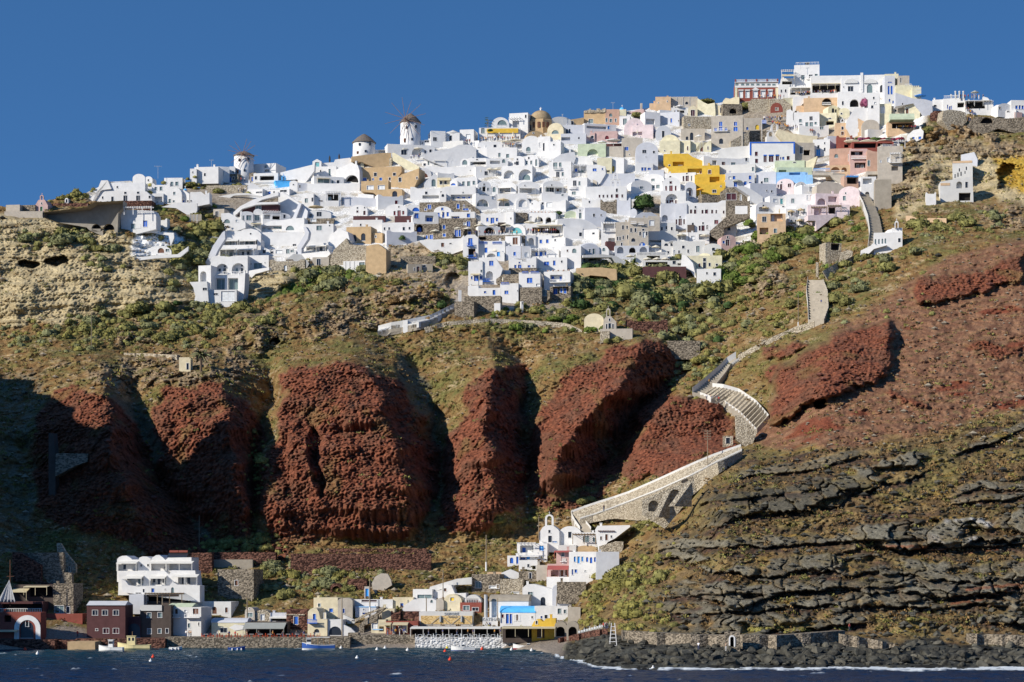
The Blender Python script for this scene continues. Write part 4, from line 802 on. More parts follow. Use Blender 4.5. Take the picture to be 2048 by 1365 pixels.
H('cream stair flanking wall running down from the tall windmill house',*O,c='Y',poly=[(472,570),(490,568),(560,612),(720,705),(700,726),(590,712),(480,640)],nm='stair_wall',dep=1.5,dy=-.6)
H('tan and white arch wall with rusty lattice right of the tan wing',718,830,712,792,'v','w','a760,770,84,86,n',dep=4,rise=60)
H('small white round topped chimney house above the tan mansion',188,218,660,708,'v','Y',nm='cream_chimney_house',dep=2,rise=14)
H('white skyline house with dark roof edge left of the white drum house',828,960,375,468,'f','w','w864,450,34,34',dep=8)
h=H('round white drum house with shallow cone roof on the skyline',955,1088,392,470,'f','w','d1006,440,24,48 w990,415,10,12',dep=6,yaw=4)
m=MB();u_,v_=T(1022,392);s_,z_=local(h[0],u_,v_);m.lathe([(3.3,0),(3.3,.2),(1.4,1.0),(.1,1.6)],20,(s_,3,z_));m.build('cone_roof',wallmat('W'),h[0],smooth=True)
H('white skyline block beside the white drum house',1090,1218,362,468,'f','w','w1165,425,40,40,w',dep=8,yaw=10)
H('low white house with small dark opening between mill and drum house',735,830,458,500,'f','w','w790,470,40,18 w750,485,10,14',dep=5)
H('white rubble patched wall below the white drum house',868,1120,470,545,'f','W','w880,510,14,30',dep=4)
H('long white curved terrace wall left of the yellow awning restaurant',*O,c='w',poly=[(755,625),(770,595),(860,560),(1020,530),(1085,498),(1190,496),(1240,530),(1240,640),(1085,690)],nm='terrace_wall',dep=3,dy=1)
h=H('white restaurant with long yellow awning wall on the ridge',1265,1640,345,440,'f','w','w1300,370,30,46,g',dep=8,yaw=3,down=3)
o=h[0];s0,z0=local(o,*T(1335,425));s1,z1=local(o,*T(1622,348));m=MB();m.box(s0,s1,-.5,-.1,z0+1.2,z1-.2);m.build('yellow_awning',wallmat('A'),o)
H('white half round roof terrace with arched window over the yellow awning',1380,1540,250,345,'v','w','a1475,298,86,52,g w1465,330,80,16',dep=7,rise=70,dy=.5)
h=H('white house with tall white pergola left of the ochre dome',1540,1710,212,400,'f','w','P1600,320,60,80 w1690,245,14,28',dep=8,yaw=14,dy=.5);pergola(h,1545,1640,268,1.6,1.2)
h=H('octagonal ochre church drum carrying the big tan dome',1705,1820,282,378,'f','T','a1732,340,18,56 a1795,336,22,58',nm='domed_church',cat='church',dep=6,yaw=18,dy=.4)
h=H('white terrace wall with bare climbing plant right of the drum house',1120,1265,466,505,'f','w',nm='terrace_wall',dep=2,dy=-.5)
h=H('white rounded restaurant terrace under the seated diners',*O,c='w',poly=[(1250,520),(1252,490),(1290,472),(1600,470),(1600,528)],feats='d1410,512,26,24',dep=4,nm='white_terrace',cat='terrace')
for i,(x_,y_)in enumerate([(1520,455),(1592,442)]):U_(['left','right'][i]+' cream parasol on the terrace below the yellow awning',x_,y_,110,'c')
for i,x_ in enumerate([1341,1449,1575]):U_(['folded cream parasol at the left end of the yellow awning','folded cream parasol at the middle of the yellow awning','folded white parasol at the right end of the yellow awning'][i],x_,380,30,'c',closed=True)
h=H('white house with one square window under the curved terrace wall',1085,1195,525,640,'f','w','w1131,572,18,24 w1198,572,22,24',dep=6)
H('plain white house with a shaded side below the drum house',1195,1340,530,612,'f','w','w1245,560,20,4,w',dep=6,yaw=18)
H('white house with tall shutter window above the tan parasols',1335,1610,528,620,'f','w','w1450,592,20,36,g w1525,605,26,38,g',dep=7)
for a_ in[(745,838,640,700,'white domed cave house first left on the mill terrace','w770,680,22,22 d805,665,14,40,g'),(975,1075,596,690,'white vaulted cave house with flared front on the mill terrace','w1025,630,12,16 d1022,662,26,32'),(1095,1175,628,690,'white vaulted house with greenish arched door below the square window','a1135,660,46,44,g')]:
 H(a_[4],a_[0],a_[1],a_[2],a_[3],'v','w',a_[5],dep=5)
h=H('white open porch house between the domed and flared cave houses',838,978,628,690,'f','w','P905,665,100,36,g',dep=5);awning(h,850,960,640,'w',1.6,.3)
h=H('white porch house with dark door and flower tubs',1168,1330,622,695,'f','w','w1247,634,16,10 P1260,672,150,36,k',dep=5,yaw=6)
h=H('white terrace house with brown parapet and greenish glass',1330,1530,625,695,'f','w','P1410,660,90,30,n a1490,648,30,34,g',dep=5)
H('long white terrace wall left of the mill terrace bushes',770,1230,690,770,'c','w','w1185,735,8,8',nm='terrace_wall',dep=4,yaw=4,dy=-.6)
h=H('white house with a pair of swept gables and folded parasol',1235,1420,700,780,'f','w','d1330,760,30,36,k w1365,745,18,20',dep=5)
U_('tan folded parasol by the pair of swept gables',1283,712,26,'c',closed=True)
for x_ in(1370,1430):U_('square cream parasol on the terrace above the two deep arches, %s'%('left' if x_<1400 else 'right'),x_,708,70,'c')
h=H('white house front with two deep arched verandas',1470,1750,692,835,'f','w','A1538,768,96,76 A1685,775,120,100 a1690,795,66,56,g d1552,780,16,40,w d1765,795,14,50',dep=7,dy=-.3)
H('white vault gable with narrow door right of the deep arches',1575,1680,602,695,'v','w','w1614,632,14,16,k d1614,668,26,34 w1592,668,12,20',rise=46)
H('larger white vault gable with two windows and shaded side',1672,1808,590,700,'v','w','w1718,620,14,18,k w1700,662,16,34,g w1740,662,16,34,g d1785,665,16,60,g',rise=56,yaw=12,dy=-.2)
H('big white barrel house with arched window and balcony',1655,1830,418,585,'v','w','a1714,545,40,52,g',rise=74,dep=8,yaw=6)
h=ALLH[-1];rail((h,),1668,1765,585,.9,nbar=10,name='iron_balcony')
H('white house with sweeping parapet and arched greenish door',*O,c='w',poly=[(765,880),(765,845),(845,775),(885,770),(885,880)],feats='a852,846,38,66,g w745,860,44,20,g',dep=5)
h=H('cream shaded porch room with two windows below the rosemary wall',885,1005,800,884,'f','c','w918,845,22,32 w960,845,22,30',dep=5);awning(h,890,1000,820,'c',1.4,.2)
H('small white vault with blue grey fanlight and shade',1000,1070,818,905,'v','w','a1030,860,44,20,b w1037,890,14,16,g',rise=26,dep=6,yaw=14)
h=H('white flat house with three tall greenish windows and terrace above',1065,1250,798,880,'f','w','w1123,851,22,34,g w1170,855,26,44,g w1217,847,22,34,g',dep=7,yaw=5)
H('rosemary topped white wall behind the cream porch',888,1040,755,800,'c','w',nm='planted_wall',dep=3)
h=H('long white house with low dark porch and satellite dish',640,1000,882,1000,'c','w','P825,975,150,30,n w785,938,22,24 w920,935,16,20',dep=7,yaw=4)
h=H('white house with shaded veranda of blue grey doors',1000,1235,878,1005,'f','w','P1105,978,195,50 w1120,935,12,14,g w1031,985,16,30,g w1073,985,24,34,b w1122,985,28,34,b w1172,985,20,34,b',dep=7,dy=-.2,yaw=5)
H('small white vaulted chapel like niche house with arched window',905,965,928,1020,'v','w','a936,962,24,26,k',rise=26,dep=4,dy=-1.5)
for i,(x0_,x1_,yt_,fe,lb)in enumerate([(1250,1375,832,'w1311,862,12,18,k P1311,905,30,50,k w1276,903,16,26,g w1346,903,16,26,g','tall white vault gable with balcony at the centre of town'),(1375,1440,872,'a1402,905,28,50,g','narrow white house with an arched niche beside the tall gable'),(1435,1605,838,'P1500,912,110,42,g','white vaulted house with wide glazed porch, left of a pair'),(1620,1815,835,'P1690,915,110,46,g w1682,870,10,10','white vaulted house with wide glazed porch, right of a pair')]):
 h=H(lb,x0_,x1_,yt_,945,'v','w',fe,dep=6,rise=46)
 if i==0:rail(h,1276,1330,948,.8,out=.8,nbar=7)
 if i>1:awning(h,x0_+20,x1_-40,890,'w',1.6,.3)
h=H('white terrace wall with arched cellar below the tall vault gable',1235,1440,945,1066,'c','w','A1300,1030,110,66 w1262,1045,18,26,g w1335,1045,30,30,g w1395,980,30,26,w',dep=5,dy=-.5)
h=H('white terrace wall with two shallow arches in the middle of town',1440,1700,945,1066,'f','w','A1490,1030,110,60 A1570,1040,60,46 a1520,1040,40,34,g',dep=6,dy=-.5)
H('white house with big turquoise arched door',1600,1730,980,1066,'v','w','A1664,1030,78,74 a1664,1030,70,70,t',dep=6,dy=-.9,rise=60)
U_('folded cream parasol before the arched cellar',1301,990,24,'c',closed=True);U_('square tan parasol beside the big turquoise arched door',1487,988,110,'t')
H('white swept gable house right of the big turquoise arched door',1725,1825,1000,1090,'g','w','w1748,1035,10,12',dep=5)
H('white box house catching shade left of the maroon door gable',*O,c='v',poly=[(40,1070),(30,1000),(45,972),(365,992),(372,1072)],nm='white_house',dep=7,dy=1.0,yaw=0)
H('low white wall in front of the tan lower storey',*O,c='w',poly=[(160,985),(165,942),(305,960),(305,985)],nm='low_wall',dep=2,dy=-1)
H('white wall with small red shutter below the tan wing',345,575,958,1050,'c','w','w512,1022,26,34,r',dep=5)
h=H('small white vault house with two dark windows above a brown parapet',85,250,1048,1142,'v','w','w158,1075,14,14,k w158,1108,18,20,m d222,1122,20,38,m w223,1072,10,16',rise=50,dep=6,yaw=10)
H('long brown maroon parapet band below the small white vault house',120,412,1148,1188,'f','m',nm='brown_parapet',cat='wall',dep=4,yaw=3,dy=-1)
h=H('white vault house with maroon door and two maroon windows',412,610,1040,1150,'v','w','w535,1066,10,14,m d537,1125,30,54,r w496,1122,18,38,r w575,1120,18,34,r',rise=56,dep=6,yaw=8)
H('short brown maroon parapet below the maroon door house',498,655,1148,1202,'f','m',nm='brown_parapet',cat='wall',dep=4,yaw=5,dy=-1)
h=H('white house with a tiny window under the long maroon parapet',115,385,1184,1260,'f','w','w188,1228,14,20,k',dep=5,dy=-1.4,yaw=4)
h=H('low white house with four small dark windows above the big bush',380,675,1208,1290,'f','w','w405,1262,14,24 w447,1262,14,24 w580,1265,20,30 w632,1262,16,24',dep=6,dy=-1.4,yaw=6)
H('plain shaded white wall behind the round bush in the gully',425,700,1285,1365,'c','v',nm='garden_wall',dep=4,dy=-1.6)
Zm(640,360,4.55)
H('white vault with stone lined arched doorway',790,912,225,290,'v','w','a872,265,66,46,b',dep=5,rise=44)
H('grey stone terrace building with blue door and furniture, left',905,1160,205,290,'f','s','w995,245,30,40,b w960,268,16,20,b',dep=5,yaw=5)
H('brown stone house with one blue window and sloping parapet',*O,c='s',poly=[(1140,290),(1145,188),(1330,188),(1455,285),(1450,310),(1300,300)],feats='w1256,240,24,42,b w1310,238,10,20,b w1325,268,50,18,b',dep=6,yaw=6)
h=H('white vault house with blue doors and folded parasol',1035,1195,240,350,'v','w','w1112,265,20,24,b d1120,320,22,50,b w1078,318,20,40,b w1162,315,20,40,b',dep=6,dy=-.7,rise=48)
U_('folded cream parasol against the blue doored vault house',1110,278,22,'c',closed=True)
h=H('white house with rounded corner and deep blue windowed porch',*O,c='w',poly=[(842,392),(842,330),(870,298),(1060,292),(1078,310),(1078,395)],feats='w876,330,40,46,b P995,352,76,56 w1000,360,50,44,b',dep=6,dy=-1)
h=H('white house with wide blue windowed balcony above grey stone',1180,1408,292,380,'f','w','P1232,352,74,44 w1225,352,30,40,b w1256,350,20,40,b w1350,325,28,34,b',dep=6,dy=-.7,yaw=6)
h=H('dark grey stone two storey house with deep blue doors',1080,1420,350,470,'f','s','d1350,402,30,48,b w1318,402,24,20,w w1128,428,24,36,b',dep=6,dy=-1.2,yaw=5)
H('grey stone terrace front left of the deep blue doors',860,1085,402,480,'f','s','A905,440,60,70,k a900,450,36,50,b',dep=6,dy=-1.2,yaw=4)
H('shaded stone vault house with blue door above the gully',945,1210,465,545,'v','s','w1012,518,30,40,b w970,520,20,40,b w1130,505,26,28,b',dep=5,dy=-1.4,rise=50)
h=H('grey stone terrace level with blue doors behind cream parasols',1200,1400,440,520,'f','s','w1240,485,30,60,b w1270,485,18,60,b A1345,480,84,66 d1355,485,26,40,b',dep=5,dy=-1.6)
for i,(x_,y_)in enumerate([(1050,452),(1253,430),(1345,432),(1452,400),(1580,395),(1690,398)]):
 U_(['cream parasol on the shaded blue furniture terrace','cream parasol before the stone house with blue doors','cream parasol right of the stone house blue doors','cream parasol left of the arched cafe cellar','cream parasol over the arched cafe cellar','ribbed cream parasol beside the dark green screen'][i],x_,y_,95,'c')
h=H('white house with bright blue door between two blue windows',1462,1700,300,400,'c','w','d1568,372,32,54,b w1522,362,18,34,b w1610,362,18,30,b',dep=6,dy=-.4,yaw=6)
H('white tower house with satellite dish on its roof',1690,1762,290,420,'f','w','w1737,352,10,16',dep=5,yaw=16)
h=H('dark green screened cafe corner with stone pillar',1620,1690,388,478,'f','k',nm='green_screen',cat='wall',dep=3)
H('white cafe front with arched cellar on the long sun terrace',1440,1640,425,490,'f','w','A1545,460,110,60,k',dep=5,dy=-.5)
h=H('white house with turquoise half round window at the cafe',1715,1870,402,490,'v','w','a1785,458,110,64,t',dep=6,dy=-.6,rise=70)
H('long white terrace front with sinuous pipe over the gully',*O,c='w',poly=[(905,560),(910,548),(1280,535),(1310,505),(1310,640),(1090,650),(940,590)],feats='w1115,592,26,36,n w1187,580,20,10',nm='terrace_wall',dep=5,dy=-1.5,yaw=5)
Zm(900,400,6.067)
h=H('white round shouldered house with tall blue balcony doors',*O,c='w',poly=[(155,700),(160,460),(205,425),(300,422),(342,462),(345,700)],feats='d246,508,50,86,b P265,645,88,110,k',dep=7,dy=-2.2,yaw=6)
rail(h,208,285,560,.9,'b',out=.7,nbar=7);rail(h,222,325,705,.9,'b',out=.4,nbar=9)
H('white house with blue window below the cafe terrace',345,668,500,690,'f','w','w436,610,34,62,b w635,645,22,40,b P500,470,10,10',dep=8,dy=-1.8,yaw=8)
h=ALLH[-1];rail((h,),350,450,540,.8,'b',out=.1,nbar=8,slab=False,name='blue_railing');rail((h,),515,625,540,.8,'b',out=.1,nbar=8,slab=False,name='blue_railing')
h=H('white vaulted loggia with chairs and light blue door',440,660,610,700,'v','w','A500,665,110,60,k w586,660,36,54,B',dep=4,dy=-2.6,rise=50)
U_('small cream parasol above the chairs of the vaulted loggia',552,602,110,'c')
h=H('long sun terrace wall under the parasols and diners',345,870,430,502,'f','s','P390,465,90,40,k',nm='terrace_wall',dep=5,dy=-1.6,yaw=5)
H('white house with open terrace doors and stone pillar',670,850,440,610,'f','w','w790,500,60,84,n w735,575,30,26,g w718,535,12,20',dep=7,dy=-2,yaw=14)
H('white stair house with blue window on the shaded side',675,860,560,700,'f','v','w783,655,30,46,b',dep=5,dy=-2.4,yaw=10)
H('stone pier and folded parasol niche in the middle terrace',850,1040,432,560,'f','w','A985,505,76,90 w905,520,18,60,b',dep=5,dy=-1.8)
H('grey stone pier left of the folded parasol niche',848,912,434,562,'f','s',nm='stone_pier',cat='wall',dep=3,dy=-2.2)
U_('folded cream parasol in the middle terrace niche',948,470,32,'c',closed=True,dy=-3.2)
h=H('white house with two blue windows and stepped wall',1038,1235,430,560,'f','w','w1101,505,30,46,b w1180,503,30,44,b',dep=8,dy=-1.8,yaw=8)
h=H('white tower house with one tiny window and outside stair',1230,1400,460,665,'f','w','w1276,487,18,26,k w1195,546,12,18,k w1248,635,16,26,b',dep=7,dy=-1.9,yaw=22)
h=H('white house with arched niche left of the blue doored pergola',872,980,562,690,'f','w','a928,662,50,60,w',dep=6,dy=-2.3)
h=H('white pergola terrace with two deep blue doors',978,1320,605,690,'f','w','P1080,650,190,70 w1043,652,24,50,b w1098,655,36,60,b w1155,648,20,40,b',dep=6,dy=-2.4,yaw=6);pergola(h,985,1185,606,2.2,2.2)
h=H('white house with large greenish arched window',1345,1590,562,800,'f','w','a1508,620,50,54,g w1424,616,18,26,n',dep=8,dy=-2,yaw=12)
H('white vault roofed house wing with two greenish doors',1572,1790,522,660,'v','v','w1697,614,22,46,g d1742,625,30,60,g',dep=6,dy=-1.6,rise=52)
h=H('white house with small white vault and blue doors by the stair',712,1045,690,855,'c','w','w792,812,24,46,b d845,812,40,50,b w842,762,20,20,b w957,808,30,26,b w1006,803,12,18,k w898,728,46,28,w',dep=7,dy=-2.8,yaw=6)
h=H('white house with wide blue shutters, deep blue door, small window',1045,1420,700,805,'f','w','w1171,772,60,46,b d1264,768,28,60,b w1356,752,18,26,k',dep=8,dy=-2.6,yaw=8)
h=H('white house front with big blank bay above the blue terrace',222,395,745,985,'f','w','w262,945,22,36,b d316,955,50,62,b w376,945,30,34,b w388,865,36,30,g',dep=7,dy=-3,yaw=4);awning(h,255,365,895,'c',1.8,.5)
h=H('white house with blue window beside the steep outdoor stair',*O,c='w',poly=[(395,985),(395,740),(350,738),(350,700),(548,700),(640,840),(560,985)],feats='w500,770,50,60,b A478,920,84,110',dep=6,dy=-3,yaw=6)
rail(h,400,490,992,.8,'b',out=.8,nbar=7,name='blue_railing')
H('grey stone terrace below the steep stair with lone parasol',*O,c='s',poly=[(560,1010),(560,960),(640,905),(835,905),(835,1012)],nm='stone_terrace',cat='terrace',dep=5,dy=-3.2)
H('grey stone wall band above the lone parasol terrace',718,1050,828,908,'f','s',nm='stone_wall',dep=4,dy=-2.9)
H('white block with one wall opening beside the steep stair',660,720,855,915,'f','w',nm='white_outhouse',dep=3,dy=-3)
U_('folded tan parasol on the stone terrace by the stair',642,930,30,'c',closed=True,dy=-4.5)
h=H('white lower house with one large blue shuttered window',835,1095,880,1062,'f','w','w965,978,66,62,b w1072,1035,56,30,w',dep=8,dy=-3.4,yaw=8)
rail(h,875,950,895,.7,'b',out=.1,nbar=6,slab=False,name='blue_railing');rail(h,980,1080,895,.7,'b',out=.1,nbar=7,slab=False,name='blue_railing')
h=H('white two storey house with balcony and blue windows',1140,1460,870,1050,'f','w','P1290,955,150,90 w1238,945,32,50,b w1335,948,30,50,b w1378,948,30,50,b',dep=8,dy=-3.6,yaw=10)
rail(h,1218,1460,1005,.9,'w',out=1.2,nbar=16);urns(h,1185,1440,868,5)
h=H('grey stone ground floor with wide blue doors and parasol',1210,1465,1050,1175,'f','s','P1345,1100,190,90 w1270,1108,46,70,b w1345,1095,30,50,b w1390,1100,30,60,b',dep=6,dy=-3.9,yaw=8)
U_('half closed cream parasol on the stone ground floor patio',1366,1040,46,'c',closed=True,dy=-5.4)
h=H('white lower house with narrow blue door and small blue window',340,605,1070,1170,'f','w','w424,1120,26,24,b d533,1125,32,60,b',dep=7,dy=-3.6,yaw=6)
h=H('white terrace house with cat shaped chimney left of the blue door',*O,c='w',poly=[(215,1150),(218,1042),(345,1040),(345,1160)],dep=5,dy=-3.2)
h=H('white house with one square blue shuttered window, lowest row',608,830,1015,1190,'f','w','w683,1122,46,42,b w818,1105,10,16,k',dep=7,dy=-3.7,yaw=10)
rail(h,620,715,1030,.7,'b',out=.1,nbar=7,slab=False,name='blue_railing')
H('grey rubble retaining wall under the large blue window house',848,1115,1062,1205,'f','s',nm='retaining_wall',dep=4,dy=-3.9,yaw=6)
H('sloping grey rubble wall left of the stone ground floor',*O,c='s',poly=[(1110,1200),(1110,1075),(1210,1110),(1212,1195)],feats='w1145,1130,40,70,g',nm='retaining_wall',dep=3,dy=-3.9)
H('long grey rubble base wall of the lowest white house',175,612,1168,1310,'f','s',nm='retaining_wall',dep=4,dy=-4,yaw=8)
H('grey stone cube with white roof slab at the stair foot',55,290,1232,1365,'f','s',nm='stone_cistern',cat='cistern',dep=6,dy=-4.2,yaw=12)
H('tall white gate pillar at the left end of the lowest house',105,140,1095,1235,'f','w',nm='gate_pillar',cat='pillar',dep=1,dy=-4)
H('small white kiosk box below the rubble retaining wall',535,610,1255,1330,'f','w',nm='utility_box',cat='utility box',dep=2,dy=-4.2)
H('small white framed box between rubble wall and bushes',862,890,1232,1275,'f','w','w877,1252,14,22,k',nm='utility_box',cat='utility box',dep=1.5,dy=-4.2)
H('long tan retaining wall with rounded left corner right of the balcony house',*O,c='t',poly=[(1528,880),(1530,825),(1830,822),(2020,845),(2030,960),(1900,935),(1700,915),(1640,950)],nm='retaining_wall',dep=4,dy=-2,yaw=6)
Zm(960,180,4.55)
u_,v_=T(552,285);Yd=DY(u_,v_+20)+3;s_=Yd/F/4.55
o=empty('ochre_dome',P(u_,v_+22,Yd));tag(o,'large tan dome with white cross on its ochre octagon drum','church dome')
m=MB();m.lathe([(118*s_,-4),(118*s_,96*s_),(112*s_,102*s_)],8);dr=m.build('drum',wallmat('T'),o);dr.rotation_euler=(0,0,R(10))
for a_ in(-100,-78,-56,-124):
 m=MB();m.box(-.45,.45,-118*s_*1.0,-118*s_*.9,22*s_,72*s_);w_=m.build('arched_window',panemat('n'),o);w_.rotation_euler=(0,0,R(a_+90))
m=MB();m.lathe([(103*s_*math.cos(R(a)),96*s_*math.sin(R(a)))for a in range(0,90,9)]+[(.1,96*s_)],28,(0,0,100*s_));dm=m.build('dome',mat('tan_lime_dome',(.36,.27,.16),var=.2,scale=.6),o,smooth=True)
m=MB();m.lathe([(.35,0),(.25,.8),(.1,1)],8,(0,0,195*s_));m.box(-.1,.1,-.1,.1,196*s_,228*s_);m.box(-.45,.45,-.08,.08,214*s_,219*s_);m.build('cross',FRAME_M,dm)
H('ochre vaulted church nave in front of the tan dome',420,600,375,450,'v','T','w485,395,12,12',nm='church_nave',cat='church',rise=60,dep=5,dy=-.5)
H('cream round gabled church wing with arched fanlight',612,760,302,450,'v','c','a684,384,66,34,g',nm='church_wing',cat='church',rise=70,dep=8,yaw=14,dy=-.6)
H('white roof vault behind the cream church wing',645,830,245,310,'v','W',rise=40,dep=6,dy=1)
H('cream arcaded house side with three arched windows',755,960,320,420,'f','v','a765,378,20,44,k a792,378,18,44,k a815,375,16,40,k a900,445,10,20',dep=6,yaw=4)
h=H('lilac grey house flank below the laundry terrace',735,965,398,490,'f','v','a900,440,14,20,k P780,445,80,30,n',dep=6,yaw=6,dy=-.6)
h=H('white house with tiny window left of the lilac flank',620,735,470,620,'f','w','w672,500,14,14 d545,520,10,10',dep=6,yaw=14,dy=-.8)
H('white gabled house with slit window beside the barrel house',530,640,425,590,'f','w','w580,520,14,70 w543,500,14,40,w',dep=5,yaw=12,dy=-.4)
h=H('white house with closed shutters on two floors and balcony',625,830,655,800,'f','w','w684,690,36,58,g w730,685,22,46,g w708,772,30,50,k w752,768,20,34,g',dep=7,yaw=10);rail(h,670,738,725,.8,nbar=7)
H('broad white vault roof above the shuttered house',850,1030,605,690,'v','w',rise=72,dep=8)
H('white sloping roof house left of the broad vault',*O,c='w',poly=[(650,640),(740,585),(860,560),(872,620),(850,680),(800,690),(640,650)],dep=6)
h=H('white roof terrace with thin pergola and blue grey door',835,975,690,775,'f','w','P905,728,120,60 d880,725,20,30,b w925,735,50,20,g',dep=6);pergola(h,838,972,690,1.5,2.2)
h=H('white house with dark square window and smooth buttress',*O,c='w',poly=[(975,880),(975,682),(1060,680),(1140,700),(1145,765),(1095,850)],feats='w1042,728,34,26,b w1113,722,12,18,b',dep=7,yaw=6)
h=H('olive brown house front with large arched recess',890,1145,492,620,'f','G','A1025,575,100,74,g',dep=5,yaw=6,dy=1)
H('beige house wing shaded diagonally right of the olive front',1145,1305,515,615,'f','g',dep=5,yaw=6,dy=.8)
H('cream terrace house with arched cellar under the olive front',1065,1200,620,755,'f','Y','P1160,742,40,20,y w1230,720,10,10',dep=5)
H('white terrace stair house beside the cream arched cellar',1150,1310,625,760,'f','w','w1205,720,40,50,y',dep=6,yaw=16)
H('pink flat house with red arched window under two parasols',1040,1250,378,475,'f','p','a1155,435,34,34,r',dep=7,yaw=6)
H('pink shaded house side left of the red arched window',1000,1045,390,485,'f','p','w1022,430,24,24',dep=6,dy=1)
U_('wide white parasol on the pink house terrace, left',1110,462,90,'w');U_('very wide white parasol on the pink house terrace, right',1215,445,140,'w')
h=H('brown parapet terrace below the two white parasols',1145,1305,490,520,'f','n' if 'n' in WALLC else 'm',nm='brown_parapet',cat='wall',dep=3,dy=-.3)
h=H('ruined ochre mansion with broken stone cornice',945,1140,205,305,'f','T','w1008,288,40,44,g w1150,285,20,30',nm='ruined_mansion',dep=6,yaw=8)
m=MB();o=h[0];s0,z0=local(o,*T(945,205));s1,_=local(o,*T(1140,205));rr_=random.Random(4)
for q in np.arange(s0,s1,.7):m.box(q,q+.66,-.35-rr_.random()*.3,.6,z0-.3,z0+.5+rr_.random()*.8)
m.build('broken_cornice',wallmat('S'),o)
h=H('ruined brown mansion wing with arched openings and dark cornice',1140,1268,178,308,'f','R','a1190,230,28,30,g w1150,275,20,34,g w1190,280,22,30,g w1235,278,14,30,g',nm='ruined_mansion',dep=6,yaw=4,dy=-.6)
H('low ochre ruin wall on the skyline left of the ruined mansion',*O,c='t',poly=[(800,320),(810,275),(870,265),(945,250),(945,320)],feats='w838,300,20,30',nm='ruined_wall',dep=4,dy=.5)
h=H('white house with blue and white railings below the ruined mansion',950,1240,312,385,'f','w','P1060,345,180,24,b w1170,340,20,30,B',dep=6)
h=H('small blue domed church top on the skyline',1258,1330,178,232,'f','Y',nm='domed_church',cat='church',dep=5,yaw=5);dome(h,1292,180,26,'B')
H('white arched doorway house with steps right of the ruined mansion',1268,1365,240,335,'f','w','w1318,290,34,56,g',dep=6)
H('rose pink ruin slope wall on the skyline',*O,c='p',poly=[(1340,235),(1345,205),(1440,180),(1490,180),(1500,235)],nm='ruined_wall',dep=4)
h=H('thin stone chimney stack on the skyline',1460,1478,122,190,'f','g',nm='chimney_stack',cat='chimney',dep=1)
H('pale pink house with large sweeping arched wall',1310,1500,258,410,'v','P',rise=110,dep=6,yaw=5)
h=H('pale pink terrace house with maroon recess and folded parasol',1385,1575,322,432,'f','P','P1430,400,90,40,r',dep=6,yaw=12,dy=-.6)
U_('folded tan parasol in the maroon recess of the pink house',1432,358,24,'c',closed=True)
h=H('white house with tall chimneys behind the pale pink terrace',1500,1640,205,330,'f','w','P1550,290,80,50,n w1650,300,20,30',dep=6)
h=H('bluish white house corner with small dark window',1640,1815,205,330,'f','v','w1808,288,10,14,k w1740,280,16,40,b',dep=7,yaw=20)
H('large bluish white barrel arch house with narrow dark door',1600,1740,325,450,'v','v','d1667,405,22,60,k',rise=70,dep=7)
H('grey shadowed wall with a blue window under the pink house',1290,1480,440,615,'f','g','w1335,535,28,34,b w1360,590,10,12',dep=6,yaw=2,dy=.5)
h=H('tall bluish white vault house with two dark square windows',1415,1620,478,720,'v','v','w1495,562,36,30 w1582,567,18,22 w1627,655,20,40,b w1510,610,8,6',rise=74,dep=8,yaw=2)
h=ALLH[-1]
H('yellow cream vault house with maroon door and small window',1640,1815,408,568,'v','Y','w1725,495,16,16,k d1727,545,30,54,n',rise=84,dep=8,yaw=14)
h=H('white long house with a row of small maroon doors and belfry',960,1335,880,990,'f','w','w1245,915,16,30,k w1087,968,14,26,m w1122,968,14,26,m w1159,968,12,26,m w1199,968,16,28,m w1245,968,26,34,m w1294,968,14,28,m',dep=7,yaw=4);belfry(h,1232,880,4.6,6.6,bells=3)
H('shaded white house wall behind the three tier belfry',1095,1410,762,880,'f','v','w1440,745,20,50,b',dep=6,yaw=2)
H('low dark arched cistern beside the green bush',965,1065,818,880,'v','g',nm='arched_cistern',cat='cistern',dep=4)
h=H('white house with covered terrace and hanging lamps, centre',570,760,828,938,'v','w','P670,905,150,50 w615,905,36,34,g w660,905,36,40,k w715,905,20,20,n w653,868,12,14,k',dep=6,rise=46);awning(h,590,750,880,'w',1.5,.3)
h=H('white tower house with balcony and two shuttered windows',795,975,800,965,'f','w','w862,852,30,54,k w905,852,18,36,g w853,948,34,46,g w750,950,20,30,g',dep=7,yaw=12);rail(h,808,878,900,.8,nbar=8)
H('white house with latticed terrace left of the narrow tower',560,800,938,1010,'c','w','w690,950,40,16,P w750,950,20,28,g'.replace('w690,950,40,16,P ',''),dep=6)
U_('folded tan parasol on the lattice terrace',793,912,24,'c',closed=True)
H('small white gable with an oval window above the geranium wall',445,540,1000,1062,'g','w','w475,1035,10,12',dep=5)
h=H('long white wall topped with terracotta planters',440,685,1118,1180,'f','w','P560,1160,10,10',nm='planter_wall',dep=3);urns(h,470,660,1116,7)
H('white terrace house with folded parasol above the planters',535,780,1005,1105,'c','w','w630,1045,50,40,w w570,1030,20,20',dep=6)
H('grey brown stone infill wall beside the three arches',300,432,1118,1205,'f','s',nm='rubble_wall',dep=4)
h=H('white arcade of three dark arches under the planters',440,690,1120,1215,'f','w','A462,1182,26,70,n A535,1188,76,66,k A622,1190,52,60,k',dep=6,dy=-.8)
U_('folded tan parasol before the arcade of three arches',527,1140,24,'c',closed=True)
for i,(x_,y_,w_)in enumerate([(450,1190,100),(520,1205,80),(680,1180,60)]):U_(['square cream parasol left over the busy restaurant terrace','square cream parasol right over the busy restaurant terrace','green umbrella shaped plant canopy by the arcade'][i],x_,y_,w_,'c' if i<2 else 'g')
